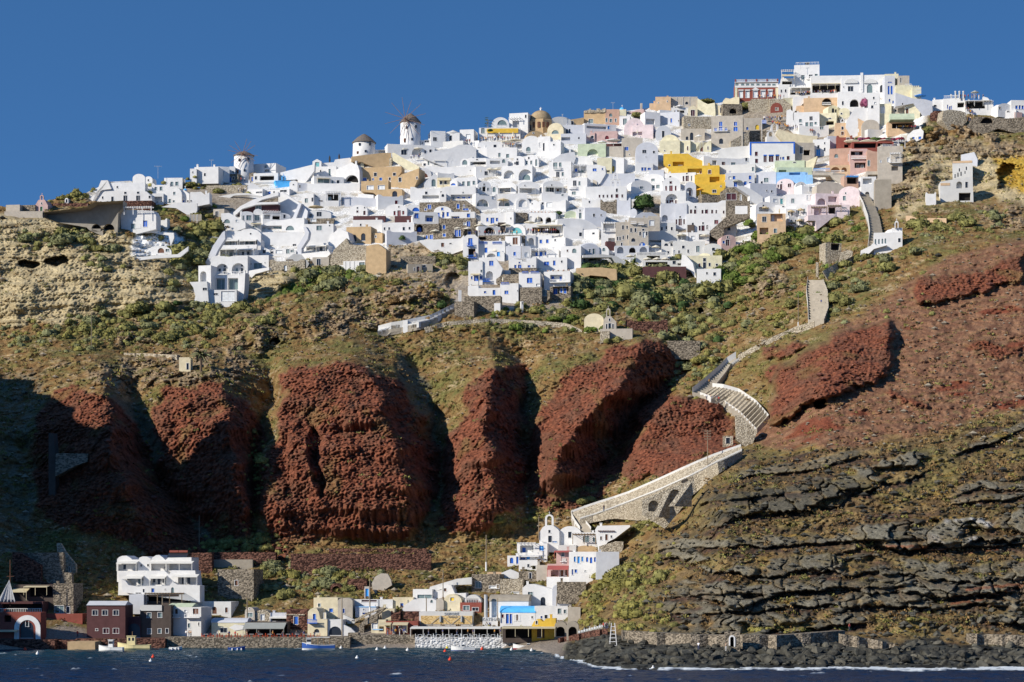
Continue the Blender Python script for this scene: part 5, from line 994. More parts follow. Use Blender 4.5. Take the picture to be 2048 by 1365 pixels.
h=H('restaurant with long cream awning above seated diners',415,755,1220,1312,'f','w','P600,1280,250,60,k',dep=6,dy=-1.0,yaw=4,nm='restaurant',cat='restaurant');awning(h,520,750,1232,'c',2.5,.4)
H('white house with small white vault and two doors by a dark bush',875,958,1070,1175,'v','w','w910,1098,10,18,k w912,1145,22,50,g w945,1150,14,44,g',rise=40,dep=6,dy=-.5)
H('greenish white vaulted shed beside the dark bush',775,880,1100,1155,'v','G',nm='vaulted_shed',cat='shed',dep=5,rise=40)
h=H('white curved house with stepped wall and two small windows',*O,c='v',poly=[(955,1230),(955,1075),(1088,1070),(1100,1090),(1150,1110),(1150,1150),(1090,1230)],feats='w1037,1142,18,28,k w1102,1140,12,18,k',dep=7,dy=-.6)
H('white chimney topped house above the stepped wall',925,1095,985,1072,'c','w','w995,1020,14,20',dep=6)
H('broad white curved wall below the dark bush',*O,c='w',poly=[(700,1265),(705,1180),(835,1172),(960,1180),(1020,1210),(1070,1245),(1065,1265),(850,1280)],nm='curved_wall',dep=5,dy=-1)
H('white house with small round arch wall and chimney cap',760,935,1240,1335,'c','w','d915,1315,26,34,k',dep=6,dy=-1.3)
H('low white house with one dark door and chimney',935,1080,1272,1345,'f','w','w1032,1308,22,16,k',dep=6,dy=-1.3,yaw=14)
H('rough brown stone ruin with grassy top left of the tree',1095,1245,1000,1120,'c','s',nm='stone_ruin',cat='ruin',dep=5,yaw=6)
H('tall smooth white wall right of the brown stone ruin',1245,1370,985,1140,'c','v',nm='tall_wall',dep=4)
Zm(1240,110,4.55)
h=H('beige pink block house with pilasters on the skyline',322,462,382,512,'f','o','w430,424,8,12 w349,436,6,10',dep=9,yaw=4)
H('beige pink block house side with arched window and pilasters',462,705,382,500,'f','g','a607,440,26,26,k w607,486,26,20,m w520,420,6,90,o w578,420,6,90,o w636,420,6,90,o'.replace(',o',',n'),dep=8,yaw=2,dy=.3)
H('low beige block left of the beige pink house',268,325,442,500,'f','o',dep=6)
h=H('long cream wall with sagging parapet right of the pink block',*O,c='Y',poly=[(705,540),(705,390),(760,430),(800,450),(862,440),(868,520),(868,545)],nm='cream_wall',dep=3,dy=-.3)
h=H('gabled stone gateway house with maroon door',620,705,458,555,'g','c','d662,530,36,56,m',rise=30,dep=5)
h=H('white terrace with parasol left of the maroon doorway',465,620,480,540,'f','W','P540,520,90,30,k w618,540,12,20,m',dep=5)
U_('white parasol on the terrace left of the maroon doorway',541,456,76,'w')
h=H('white house with pillars and small conical roof below the pink block',360,470,505,600,'f','w','w380,615,24,40,k',dep=6);
h=H('cream flat house behind the stone arch ruin',868,935,462,545,'f','c','d918,505,14,50',dep=6)
h=H('grey stone ruin with dark collapsed arch on the skyline',935,1112,448,548,'f','s','A1030,510,70,50,k',nm='stone_ruin',cat='ruin',dep=6)
H('pale eroded gable stump beside the stone arch ruin',*O,c='c',poly=[(935,420),(960,390),(1000,400),(1040,388),(1085,388),(1085,450),(935,450)],nm='ruined_wall',dep=3,dy=.3)
h=H('red and white neoclassical mansion with balustrade on the ridge',1045,1440,255,395,'f','r','w1100,360,34,60,w w1160,360,34,60,w w1232,358,40,64,w w1302,355,40,62,w w1368,350,34,64,w',nm='neoclassical_mansion',cat='mansion',dep=10,yaw=3,down=2)
o=h[0];
def strip(o,x0,x1,y0,y1,c,nme,out=.12):
 a,z0=local(o,*T(x0,y1));b_,z1=local(o,*T(x1,y0));m=MB();m.box(a,b_,-out,.05,z0,z1);ch=m.build(nme,wallmat(c)if isinstance(c,str)else c,o);return ch
strip(o,1045,1440,258,300,'w','white_frieze',.10)
strip(o,1045,1068,302,394,'Y','quoins',.14);strip(o,1415,1438,302,394,'Y','quoins',.14)
for x_ in(1062,1115,1160,1205,1255,1305,1355,1400):strip(o,x_-14,x_+14,264,280,panemat('g'),'upper_window',.16)
for x_ in(1100,1160,1232,1302,1368):strip(o,x_-24,x_+24,318,328,'w','window_hood',.35)
a,z0=local(o,*T(1195,322));b_,z1=local(o,*T(1270,298));m=MB();m.add([(a,-.45,z0),(b_,-.45,z0),((a+b_)/2,-.45,z1),(a,0,z0),(b_,0,z0),((a+b_)/2,0,z1)],[(0,1,2),(0,2,5,3),(1,4,5,2),(0,3,4,1)]);m.build('pediment',wallmat('w'),o)
a,z0=local(o,*T(1045,255));b_,z1=local(o,*T(1440,222));m=MB();hh_=(z1-z0)
m.box(a-.1,b_+.1,-.5,.5,z0,z0+.2);m.box(a,b_,-.3,.1,z0+hh_*.9,z0+hh_)
for q in np.linspace(a,b_-.5,5):m.box(q,q+.5,-.35,.2,z0+.2,z0+hh_+.1,1)
for q in np.arange(a+.7,b_-.6,.34):m.box(q,q+.17,-.15,.05,z0+.2,z0+hh_*.9)
m.build('balustrade',[wallmat('w'),wallmat('r')],o)
h=H('white block house just right of the red mansion',1440,1545,270,395,'f','w','w1468,330,12,26 w1507,328,14,26',dep=7,yaw=3)
H('big rubble stone retaining wall below the red mansion',*O,c='S',poly=[(1170,510),(1165,440),(1200,400),(1360,402),(1365,515)],nm='retaining_wall',dep=5,yaw=4)
H('shaded rubble wall right of the big retaining wall',*O,c='S',poly=[(1362,515),(1362,402),(1485,405),(1550,450),(1560,510)],nm='retaining_wall',dep=5,yaw=2,dy=.4)
H('round red vault with small white window',1370,1480,436,512,'v','r','w1427,494,26,24,w',rise=60,dep=6,dy=-.5)
h=H('pale cream wall band right of the red vault',*O,c='Y',poly=[(1490,400),(1572,390),(1660,385),(1668,440),(1600,480),(1560,470)],nm='cream_wall',dep=3)
h=H('beige house with four blue shuttered windows and dark arch',830,1118,555,850,'f','g','w916,628,28,44,b w1050,630,28,36,b w868,680,26,36,b d915,675,30,46,b w963,680,26,36,b w1051,678,38,38,b a920,785,36,50,k',dep=8,yaw=8)
rail(h,850,980,696,.8,nbar=12)
H('beige house flank with diagonal shade and yellow niche',1118,1290,575,685,'f','g','w1158,670,20,26,b a1248,660,34,46,y',dep=6,yaw=2,dy=.5)
H('beige low house with rows of dark arched windows',555,770,672,782,'f','g','a610,762,22,40 a652,745,30,76 w770,720,8,8',dep=6,yaw=4)
H('rubble stone wall between the white block and the beige house',578,830,562,675,'f','S','w628,640,16,16,w',nm='rubble_wall',dep=4,dy=.5)
H('pale yellow rounded front house with maroon door, lower floor',360,545,780,890,'f','Y','w405,872,10,10',dep=6,dy=-.4)
H('pale yellow flat house with dark windows right of the vault',510,640,782,890,'f','Y','w528,855,16,40,n w615,852,12,36,n',dep=6,yaw=14)
h=H('cream house with pot topped parapet and brown door',640,830,785,880,'c','Y','w742,840,26,86,n w800,850,10,30,n',dep=6)
U_('white parasol between the pale yellow houses',717,728,66,'w')
h=H('bright mustard yellow house with sweeping side wall, top part',*O,c='y',poly=[(395,990),(395,900),(620,898),(660,930),(760,970),(845,985),(850,1060),(600,1065),(430,1020)],feats='P530,1000,100,56 w550,1010,36,30,w w449,1005,14,14',dep=6,yaw=4)
h=H('mustard yellow middle storey with white awning posts',440,905,1010,1095,'f','y','P680,1060,130,50 w742,1070,36,30,n w815,1068,26,34,n',dep=6,dy=-.8,yaw=6)
h=H('mustard yellow lower storey with terrace and small windows',680,980,1090,1200,'f','y','P860,1135,90,50 w960,1150,10,12',dep=6,dy=-1.2,yaw=4)
h=H('mustard yellow ground floor with dark square window',690,950,1165,1272,'c','y','w858,1242,34,26,k w918,1198,10,12,k',dep=6,dy=-1.8,yaw=6)
U_('orange parasol in front of the mustard yellow house',730,1212,66,'o',dy=-3.5)
h=H('white warehouse like house with blue painted border',1180,1592,792,988,'f','w','w1240,900,26,38,m w1242,965,26,38,m w1320,948,28,56,m d1375,942,42,66,m w1431,935,30,56,m w1485,942,18,26,b w1530,940,26,34,m w1462,942,10,24,b',nm='blue_bordered_house',dep=9,yaw=2)
o=h[0];strip(o,1180,1592,792,806,panemat('b'),'blue_border',.12);strip(o,1180,1194,807,915,panemat('b'),'blue_border',.12);strip(o,1578,1592,807,900,panemat('b'),'blue_border',.12)
for x_,w_ in((1320,30),(1375,46),(1431,34)):strip(o,x_-w_/2,x_+w_/2,910,920,panemat('b'),'blue_lintel',.12)
h=H('white chapel wall with four bell arches over the blue border house',1335,1480,745,795,'f','w',nm='chapel_wall',cat='chapel',dep=2,dy=.5);belfry(h,1408,745+20,7.5,7.4,bells=3)
H('grey rubble enclosure wall behind the flagpole',1182,1370,690,795,'f','s',nm='rubble_wall',dep=3,dy=1,yaw=4)
H('beige stone wall with scrub left of the flagpole',*O,c='S',poly=[(1000,835),(1010,790),(1175,690),(1180,830)],nm='rubble_wall',dep=3)
H('long curved peach wall under the crowded lane',*O,c='c',poly=[(1420,720),(1440,675),(1560,715),(1700,735),(1800,740),(1785,790),(1640,800),(1480,790)],nm='peach_wall',dep=3)
H('shaded white passage house right of the blue border house',1592,1770,800,960,'f','g','P1700,890,60,50,k w1650,870,30,60,k',dep=5,dy=.5)
H('chalky white sloping wall left of the blue border house',*O,c='W',poly=[(890,945),(895,870),(1000,840),(1178,830),(1180,990),(940,960)],nm='chalky_wall',dep=3,dy=.5)
h=H('white terrace house with stretched canopy under the chalky wall',760,1180,930,1010,'c','w','P860,985,40,40,n w940,990,30,30,n w1030,990,40,26,g w1150,945,20,30',dep=6,dy=-.4)
U_('white parasol above the stretched canopy terrace',878,882,90,'w')
h=H('white house with a broad sloping terrace and tall window',905,1230,1000,1075,'f','W','w1210,1045,20,36,g',dep=7,dy=-.6)
h=H('white house with two blue windows and blue door below',960,1225,1075,1200,'f','v','w1037,1118,24,30,b w1183,1118,24,36,b d1055,1175,40,50,b w1085,1178,24,40,b w1140,1175,24,46,b w1185,1165,24,14,b w1000,1120,26,26,w',dep=7,dy=-.9,yaw=4)
U_('grey parasol before the two blue windowed house',1068,1135,90,'g',dy=-3)
H('white block with outside stair right of the two blue windows',1240,1420,1068,1180,'f','v','w1330,1140,40,40,g w1290,1160,20,20',dep=6,dy=-.8,yaw=12)
H('long grey white wall right of the outside stair block',1185,1425,1172,1290,'f','v','w1335,1235,10,14,k w1380,1240,16,20,k',dep=6,dy=-1.4)
H('pale green sloping house wall under the blue border house',1408,1680,965,1045,'f','G','w1588,980,26,10',dep=6,dy=-.5)
h=H('pale green terrace with canopies above the light blue house',1425,1750,1025,1095,'f','G','P1640,1080,90,30,n P1480,1060,70,24,g',dep=5,dy=-.8)
h=H('light blue house with open timber pergola',1425,1690,1068,1160,'f','b','P1590,1082,100,24,n',dep=6,dy=-1.2,yaw=3)
H('light blue shaded side wall right of the light blue house',1690,1755,1092,1160,'f','b',dep=5,dy=-.8,yaw=2)
for i,(a_,b_,t_,q_,fe,lb,cc)in enumerate([(1425,1580,1128,1250,'w1470,1158,14,12,k d1466,1200,20,50,m w1440,1192,14,28,m w1542,1190,30,32,m','pale pink vault house with maroon windows, left of a pair','P'),(1597,1700,1155,1245,'w1655,1180,14,14,k d1650,1215,20,40,m','cream vault house with maroon door, right of a pair','W')]):
 H(lb,a_,b_,t_,q_,'v',cc,fe,dep=6,dy=-1.6,rise=46)
h=H('white twin storey vault house with maroon shutters and doors',385,550,1115,1240,'v','w','w461,1162,22,22,m d463,1215,30,50,r w419,1215,14,44,r w506,1215,14,44,r',rise=60,dep=7,yaw=4,dy=-.4)
H('white upper house with two maroon windows behind the vault',405,690,1075,1165,'f','w','w457,1115,18,28,m w577,1128,14,46,m d611,1128,28,50,m w650,1128,10,46,g w608,1080,16,14,k',dep=7,yaw=12)
h=H('white house front with wide arched terrace and maroon door',370,600,1240,1365,'f','w','A470,1310,110,90 d468,1335,36,40,m w432,1335,14,36,m w508,1335,14,36,m w468,1300,20,10,k',dep=7,yaw=4,dy=-.8)
H('bluish white wing with shaded arch right of the maroon doors',590,692,1155,1300,'v','v','A632,1250,60,84 d637,1250,16,50,m w620,1205,16,20,k',dep=6,yaw=4,dy=-.5,rise=44)
for a_,b_,t_,q_,lb in[(200,400,1085,1165,'smooth white roof vault house above the dark tree'),(100,290,1140,1235,'low white curved house left of the dark tree')]:
 H(lb,a_,b_,t_,q_,'v','w','w%d,%d,30,22,g'%((a_+b_)/2,q_-26),dep=6,rise=50)
h=H('white terrace house with folding door right of the tree',265,385,1150,1235,'c','w','w305,1200,22,26,g w345,1200,30,30,g',dep=5,dy=-.3)
H('white plain tower left of the yellow houses',262,400,1048,1140,'f','v','a232,1118,60,30,g',dep=6,yaw=8)
h=H('white narrow blue shuttered house under the tall vault house',140,300,985,1060,'f','w','w204,1040,20,30,b w230,1040,18,30,b w266,1038,30,22,b',dep=5)
H('maroon stone walled courtyard with two folded parasols',*O,c='s',poly=[(905,1330),(910,1250),(980,1205),(1100,1205),(1200,1245),(1200,1330)],feats='w1012,1290,90,60,m w1100,1300,14,50,w',nm='stone_courtyard',cat='courtyard wall',dep=6,dy=-1.6)
H('white slide shaped ramp wall right of the stone courtyard',*O,c='w',poly=[(1060,1210),(1110,1192),(1200,1225),(1300,1290),(1300,1330),(1180,1325),(1180,1285)],nm='ramp_wall',dep=3,dy=-2.2)
H('dark shaded stone wall right of the mustard ground floor',745,910,1272,1330,'f','s',nm='rubble_wall',dep=4,dy=-1.6)
Zm(1440,110,4.55)
h=H('white three windowed block on the summit with roof railing',675,905,92,290,'f','w','w754,205,28,42,g w825,200,32,36,k w875,190,26,26,g',dep=10,yaw=8,down=2);rail(h,785,860,222,.9,nbar=9)
rail(h,690,900,92,.9,nbar=16,slab=False,out=.0,name='roof_railing')
o=h[0];s,z=local(o,*T(793,92));m=MB();m.box(s-1,s+1,2,3.5,z,z+.3);m.bar((s-.9,2.7,z+1.1),(s+.9,2.7,z+1.1),.4,8);m.box(s-.05,s+.05,2.6,2.8,z,z+1.1);m.build('water_heater',BLACK,o)
h=H('white terrace with large cream sail awning left of the summit block',555,680,215,285,'f','w','P610,255,90,30,k',dep=6,yaw=4);pergola(h,556,672,155,2.5,3.2);awning(h,560,675,178,'c',3,1.2)
h=H('white restaurant veranda with grey awnings under the summit block',632,825,290,372,'f','w','P730,338,180,50,k',dep=6,nm='restaurant',cat='restaurant',dy=-.5,yaw=3);awning(h,640,820,300,'w',3,.5)
h=H('white restaurant hall with long cream awning on the summit',825,1120,190,340,'f','w','P965,310,250,70,k',dep=8,nm='restaurant',cat='restaurant',yaw=3);awning(h,830,1115,262,'c',3,.6)
H('white low wall under the summit restaurant crowd',*O,c='w',poly=[(665,470),(665,385),(830,362),(1075,352),(1075,395),(835,400),(760,440)],nm='terrace_wall',dep=3,yaw=3,dy=-.8)
h=H('large white mansion with two shell vaults and tall chimney',1105,1500,185,340,'f','w','w1188,307,48,46,k a1362,310,50,80,g a1475,312,38,68,k w1126,290,8,12',dep=10,yaw=6)
o=h[0]
for a_,b_ in((1135,1255),(1310,1425)):
 s0,z0=local(o,*T(a_,262));s1,_=local(o,*T(b_,262));m=MB();vs=[];r_=(s1-s0)/2;hh=r_*.7
 for i in range(13):t=R(180-15*i);vs+=[((s0+s1)/2+r_*math.cos(t),-.5,z0+hh*math.sin(t)),((s0+s1)/2+r_*math.cos(t),.1,z0+hh*math.sin(t))]
 m.add(vs,[(2*i,2*i+1,2*i+3,2*i+2)for i in range(12)]+[tuple(range(0,26,2))]);m.build('shell_vault',wallmat('W'),o)
s,z=local(o,*T(1290,340));s,z2=local(o,*T(1290,165));m=MB();m.box(s-.5,s+.5,-.35,.5,z,z2);m.build('chimney',wallmat('w'),o)
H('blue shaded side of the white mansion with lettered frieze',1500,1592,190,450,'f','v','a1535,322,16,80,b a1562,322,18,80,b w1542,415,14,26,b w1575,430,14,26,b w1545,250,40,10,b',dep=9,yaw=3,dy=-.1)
H('rounded white bastion wall below the white mansion',*O,c='w',poly=[(1072,470),(1072,335),(1200,333),(1290,345),(1345,350),(1345,480),(1180,480)],feats='A1222,440,80,70,k w1117,438,16,34',nm='bastion_house',dep=6,dy=-.8,yaw=6)
h=H('tall plain white corner tower with three tiny windows',1345,1452,345,660,'f','w','w1399,393,14,20 w1385,474,20,26 w1412,440,18,18,w',dep=8,yaw=10,dy=-1.2)
h=H('long white wall house with faded marks left of the corner tower',*O,c='w',poly=[(1145,660),(1150,605),(1225,485),(1350,485),(1350,690),(1200,700)],feats='w1340,545,3,70,w',dep=6,dy=-1.2,yaw=5)
H('orange house with arched balcony alcove',762,1072,392,510,'f','o','A972,425,90,80,k w1090,400,10,10',dep=7,yaw=5);rail((ALLH[-1],),930,1010,455,.8,nbar=9)
H('orange sloping lower walls of the balcony house',*O,c='o',poly=[(690,500),(695,465),(750,460),(775,490),(840,486),(870,520),(760,520)],nm='orange_wall',dep=4,dy=-.8)
H('cream orange gable with dark arched doors left of the white crowd steps',985,1080,460,530,'v','Y','a1030,508,26,44,k a1055,512,18,34,k',dep=5,dy=-1)
H('small white cream vault right of the orange gable',1080,1180,485,545,'v','Y','w1105,535,14,14',dep=5,dy=-1.2)
h=H('white L shaped house with an oval window',670,905,522,700,'f','w','w828,580,28,36,k w732,598,24,28,g w735,642,26,26,g w790,635,26,40,g w830,635,30,40,g w870,625,20,24,g w922,666,30,22,g',dep=7,dy=-.8,yaw=8)
H('white stair tower at the left end of the L shaped house',*O,c='w',poly=[(600,665),(605,505),(640,495),(665,520),(665,590),(700,650),(720,705),(640,690)],dep=5,dy=-1.2,nm='stair_tower')
H('cream house with dark veranda right of the oval window',905,1060,530,640,'f','Y','w1000,580,26,10 P1000,622,70,34,k',dep=6,dy=-.9,yaw=14)
h=H('long white parapet terrace in front of the oval window house',720,990,640,720,'c','w','w925,665,34,26,g',nm='white_terrace',cat='terrace',dep=5,dy=-1.3)
h=H('yellow orange gabled house with shuttered tall window',1150,1350,575,700,'g','o','w1240,635,30,50,n d1245,690,36,30,n w1110,665,16,24',rise=55,dep=8,dy=-1.4,yaw=8)
H('yellow orange house with small window and bell arch',1048,1152,620,740,'f','o','w1115,668,20,28,k w1115,715,24,30,n',dep=6,dy=-1.5,yaw=6);belfry((ALLH[-1],),1114,622,2.6,3.2,'w')
H('grey beige arched wall behind the gabled yellow house',1290,1450,590,690,'v','g',dep=5,yaw=3,dy=-1,rise=60)
H('white box house with two pinkish rooms under the canopy shops',845,1000,770,900,'f','w','w952,805,10,18 w895,838,18,30 w952,862,14,30 w895,890,36,60,B',dep=7,dy=-1.2,yaw=10)
H('lilac sided block above the terracotta house',980,1062,740,840,'f','v','w940,750,40,20,b',dep=5,dy=-.9)
h=H('deep red restaurant front under flowering creepers',1062,1205,735,845,'c','r','P1150,830,40,30,k w1165,765,30,20,m',nm='restaurant',cat='restaurant',dep=6,dy=-1.3,yaw=5)
h=H('long dark red restaurant terrace behind three cream parasols',1200,1580,790,880,'f','r','P1320,825,200,44,k P1500,825,130,40,k',nm='restaurant_terrace',cat='restaurant',dep=6,dy=-1.3,yaw=3)
for i,x_ in enumerate((1200,1350,1498)):U_(['leftmost of the three wide cream parasols on the red terrace','middle one of the three wide cream parasols on the red terrace','rightmost of the three wide cream parasols on the red terrace'][i],x_,770,145,'c',dy=-4)
h=H('terracotta pink house with small arched window',995,1220,852,1030,'f','R','a1058,918,34,34,g w1170,940,4,60,n',dep=8,dy=-1.8,yaw=12)
H('orange lower arches and terrace of the terracotta house',965,1215,1005,1075,'f','o','A1050,1045,90,50,g A1130,1045,50,40,n',dep=6,dy=-2,yaw=6)
h=H('dusky pink balconied house right of the terracotta house',1185,1340,855,1040,'f','p','P1245,895,110,36,k P1275,1005,100,50,k w1250,895,30,24,g w1255,1012,24,40,g w1298,1015,24,36,g',dep=7,dy=-1.7,yaw=4);rail(h,1195,1330,945,.8,nbar=14)
H('salmon pink house with curved shoulder under the red terrace',*O,c='R',poly=[(1340,1040),(1340,860),(1400,880),(1475,885),(1475,935),(1436,940),(1435,1040)],feats='w1352,985,24,50,g',dep=6,dy=-2,yaw=5)
h=H('tall sand coloured house with white balcony columns',1435,1660,832,1110,'f','g','w1533,955,20,40,w w1462,968,12,18,w P1590,1035,60,40',dep=8,dy=-2.2,yaw=8);rail(h,1540,1640,985,.9,nbar=9,out=1.2);pergola(h,1545,1640,905,1.8,3)
h=H('white open pavilion terrace on top of the sand coloured house',1475,1665,828,860,'f','w',dep=4,dy=-2.6,nm='white_terrace',cat='terrace');pergola(h,1600,1665,790,2,2.4);rail(h,1480,1600,830,.7,nbar=10,slab=False,out=0)
h=H('beige terrace house with white balcony at the cliff edge',1330,1530,1060,1140,'f','g','P1390,1110,90,40',dep=6,dy=-2.4);rail(h,1450,1530,1110,.8,nbar=7,out=1)
H('orange and blue trimmed tavern by the stair bend',1130,1260,1100,1185,'f','R','P1200,1145,90,60,k',dep=5,dy=-2.4);rail((ALLH[-1],),1145,1250,1110,.4,'B',out=1.5,nbar=8,name='blue_awning_frame')
h=H('light blue railed stair terrace below the terracotta house',*O,c='g',poly=[(840,1090),(850,1045),(1000,1065),(1140,1090),(1135,1140),(1030,1130),(1000,1095)],nm='stair_terrace',cat='terrace',dep=5,dy=-2.2);rail(h,850,1000,1060,.9,'B',nbar=16,slab=False);rail(h,1010,1130,1080,.9,nbar=12,slab=False)
H('cream curved wall left of the blue railed stair',*O,c='Y',poly=[(715,960),(795,965),(885,925),(830,1030),(790,1030)],nm='cream_wall',dep=3,dy=-1.4)
H('big rounded tan rock under the blue railings',*O,c='g',poly=[(880,1290),(880,1190),(960,1150),(1080,1165),(1140,1210),(1130,1265),(1020,1280)],nm='rounded_rock',cat='rock',dep=6,dy=-2)
H('white house stack with three tiny windows above the pink steps',745,880,1185,1300,'c','w','w825,1222,26,36,w w800,1305,14,30,w',dep=6,dy=-2.2)
h=H('brown stone tower wall beside the upper stair',1410,1560,1135,1365,'f','C',nm='stone_tower_wall',dep=6,dy=-2.4,yaw=5)
H('white porch house between stairway and brown tower wall',1285,1420,1110,1280,'f','w','A1340,1275,40,60,g P1340,1150,80,50',dep=6,dy=-2.8,yaw=6)
h=H('flat white mosaic patterned house at summit right with terrace canopy',1450,1560,445,600,'f','Y','w1480,500,40,60,w',dep=7,dy=-1.4,yaw=10)
H('grey beige house with small window next to the patterned house',1560,1680,465,560,'f','g','w1598,508,20,24',dep=7,dy=-1.2,yaw=10)
h=H('cream house with rounded shaded end above the green canopy',1680,1820,440,560,'v','Y','w1703,510,24,46,n w1790,465,16,30,g',dep=6,dy=-1.2,yaw=12)
h=H('restaurant under big pale green barrel canopy',1525,1770,610,680,'f','o','P1660,645,190,50,k',dep=5,dy=-1.8,nm='canopy_restaurant',cat='restaurant',yaw=3)
o=h[0];s0,z0=local(o,*T(1535,615));s1,_=local(o,*T(1755,615));m=MB();vs=[];k_=11
for xx in(s0,s1):
 for i in range(k_):t=R(180-18*i);vs.append((xx,-2.5+2.7*math.cos(t),z0+2.6*math.sin(t)))
m.add(vs,[(i,i+1,k_+i+1,k_+i)for i in range(k_-1)]+[tuple(range(k_)),tuple(range(k_,2*k_))[::-1]]);m.build('barrel_canopy',wallmat('G'),o)
H('flat white roofed stall left under the gabled yellow house',1345,1480,680,705,'f','W',nm='market_stall',cat='stall',dep=3,dy=-2)
Zm(1700,130,5.055)
h=H('cream stepped house on the summit right of the mansion',350,490,92,210,'f','Y','w520,150,10,40,k',dep=8,yaw=6,down=2)
H('shaded beige wing of the cream stepped house',490,600,110,215,'f','g','w512,155,10,50,k',dep=7,yaw=2)
h=H('cream lower block with urn balustrade facing right',460,630,205,330,'f','Y',dep=8,yaw=5,dy=-1);rail(h,555,620,218,.9,nbar=5,slab=False,out=0)
h=H('cream flat terrace block stepping down to the right',630,720,225,340,'f','Y','w690,250,40,4,w',dep=7,yaw=5,dy=-1.2);urns(h,640,695,224,4,'Y')
H('blue shaded long wall sloping down right from the cream block',*O,c='v',poly=[(460,420),(460,280),(640,340),(760,350),(830,370),(835,480),(780,500),(640,390)],feats='w530,395,12,20,k',nm='sloping_wall',dep=5,yaw=2,dy=-1.2)
h=H('white house with small aerials behind the rubble crag',832,945,352,460,'f','w','w860,415,30,20,k',dep=8,yaw=14,down=2)
h=H('white terrace hotel with roof diners at the far right',940,1160,338,440,'f','w','w985,420,10,40,b w1005,435,12,36,b w1022,430,12,36,b P1120,410,70,50,k',dep=8,yaw=14,down=2);rail(h,950,1150,338,.9,nbar=18,slab=False,out=0)
h=H('dark glazed pavilion with canvas roof beside the roof diners',1160,1450,365,480,'f','w','P1300,405,270,76,k',dep=7,yaw=4,down=2);awning(h,1165,1430,362,'w',1.5,.2)
for i,x_ in enumerate((1067,1107,1147,1024)):
 m=MB();u_,v_=T(x_,330);Yq=DY(u_,v_+16)-1;o=empty('chimney_pot',P(u_,v_+3,Yq));hh=[1.9,1.9,1.9,.8][i]*1.1+.8;m.lathe([(.28,0),(.28,hh*.8),(.36,hh*.82),(.36,hh)],8);m.build('pipe',wallmat('W'),o)
 tag(o,['first tall white chimney pipe on the far right roof','second tall white chimney pipe on the far right roof','third tall white chimney pipe on the far right roof','short white chimney pipe left of the tall ones'][i],'chimney')
U_('thin grey flat parasol above the roof diners',1262,262,80,'g',dy=0);U_('dark blue flat parasol beside the cream urn block',710,296,120,'b',dy=-3)
H('white house with diagonal stair behind the pavilion',*O,c='w',poly=[(1340,340),(1345,318),(1395,335),(1450,410),(1450,470),(1400,470)],dep=5,yaw=6,down=2)
H('white domed cistern house left end of the far right houses',1455,1530,405,475,'v','w',dep=6,down=2)
H('white vault house with arched glass at the far right',1495,1640,390,475,'v','w','w1515,440,16,26',dep=7,down=2)
h=H('white block with blue doors at the right edge of the skyline',1630,1780,358,470,'f','w','w1683,430,24,34,b w1716,430,20,40,b w1745,430,20,36,b',dep=8,down=2)
H('white terrace house with red lower wall at the right edge',1500,1680,458,535,'c','w','w1600,470,30,20',dep=6,dy=-1)
H('red painted wall patch under the right edge terrace',1665,1740,480,530,'f','p',nm='red_wall',dep=5,dy=-1.2)
H('jagged red brown rubble wall below the cream houses',*O,c='q',poly=[(805,560),(810,490),(850,468),(905,470),(930,490),(930,560)],nm='rubble_wall',dep=4,dy=-1)
H('rubble masonry bastion under the crowded lookout',*O,c='S',poly=[(930,560),(945,470),(1010,455),(1120,465),(1170,480),(1180,570),(1100,590),(1000,590)],nm='rubble_bastion',cat='wall',dep=5,dy=-1.5)
h=H('ruined stone gallery with a dark arched cave at the far right',*O,c='s',poly=[(1180,620),(1240,540),(1290,520),(1450,535),(1600,545),(1760,530),(1760,650),(1500,645),(1300,650)],feats='A1385,562,130,60,k',nm='ruined_gallery',cat='ruin',dep=5,dy=-1.5,yaw=3)
H('white angular house tip with blue window at the cliff edge',*O,c='w',poly=[(555,755),(580,710),(640,660),(720,650),(745,680),(735,750)],feats='w640,742,24,24,b w705,742,28,26,b',dep=6,dy=-1.5)
h=H('tall ruined whitewashed house with peeling orange bands, upper part',1038,1240,975,1150,'f','W','a1106,1062,12,34,k a1177,1048,12,36,k d1062,1122,12,40,k a1092,1110,12,44,k a1123,1102,12,44,k a1163,1088,10,30,k',nm='ruined_house',dep=8,yaw=10,dy=-2)
o=h[0];strip(o,1038,1235,968,996,'o','orange_band',.1)
h=H('grey patched chimney wall topping the ruined whitewashed house',*O,c='v',poly=[(1120,990),(1122,905),(1255,885),(1290,960),(1285,1010)],nm='ruined_wall',dep=4,dy=-1)
H('lower ruined house with orange band and big arched opening',*O,c='W',poly=[(912,1365),(912,1180),(1090,1150),(1240,1130),(1250,1365)],feats='A1105,1215,60,70,w d1178,1215,26,60,k P1160,1335,120,80,k',nm='ruined_house',dep=8,yaw=6,dy=-3)
o=ALLH[-1];strip(o,915,1010,1195,1222,'o','orange_band',.1)
h=H('small white walled court left of the ruined house',768,870,1290,1390,'c','w',nm='courtyard_wall',dep=4,dy=-3)
Zm(1100,360,4.55)
h=H('cream white hotel corner with pergola balconies, left half',465,600,385,590,'f','w','P540,430,110,60 P560,545,60,30,w',dep=7,dy=-1.2,yaw=4);pergola(h,475,590,400,1.6,2.3);rail(h,480,600,470,.8,nbar=10)
h=H('shaded grey hotel block with rows of small paired windows',600,720,385,640,'f','g','w664,432,16,36 w702,432,14,30 w615,535,12,34 w637,535,12,34 w666,525,12,36 w706,522,12,36 w652,595,14,44',dep=7,dy=-1,yaw=0)
h=H('shaded grey hotel block with round dark window and balconies',720,895,345,660,'f','g','w738,458,16,36 w777,458,16,36 w848,455,20,18 w820,490,16,36 w855,500,24,50,w w880,490,14,36 a758,548,36,34,k A758,625,60,40,b A700,620,50,60,b a840,598,56,60,b',dep=8,dy=-1.2,yaw=0)
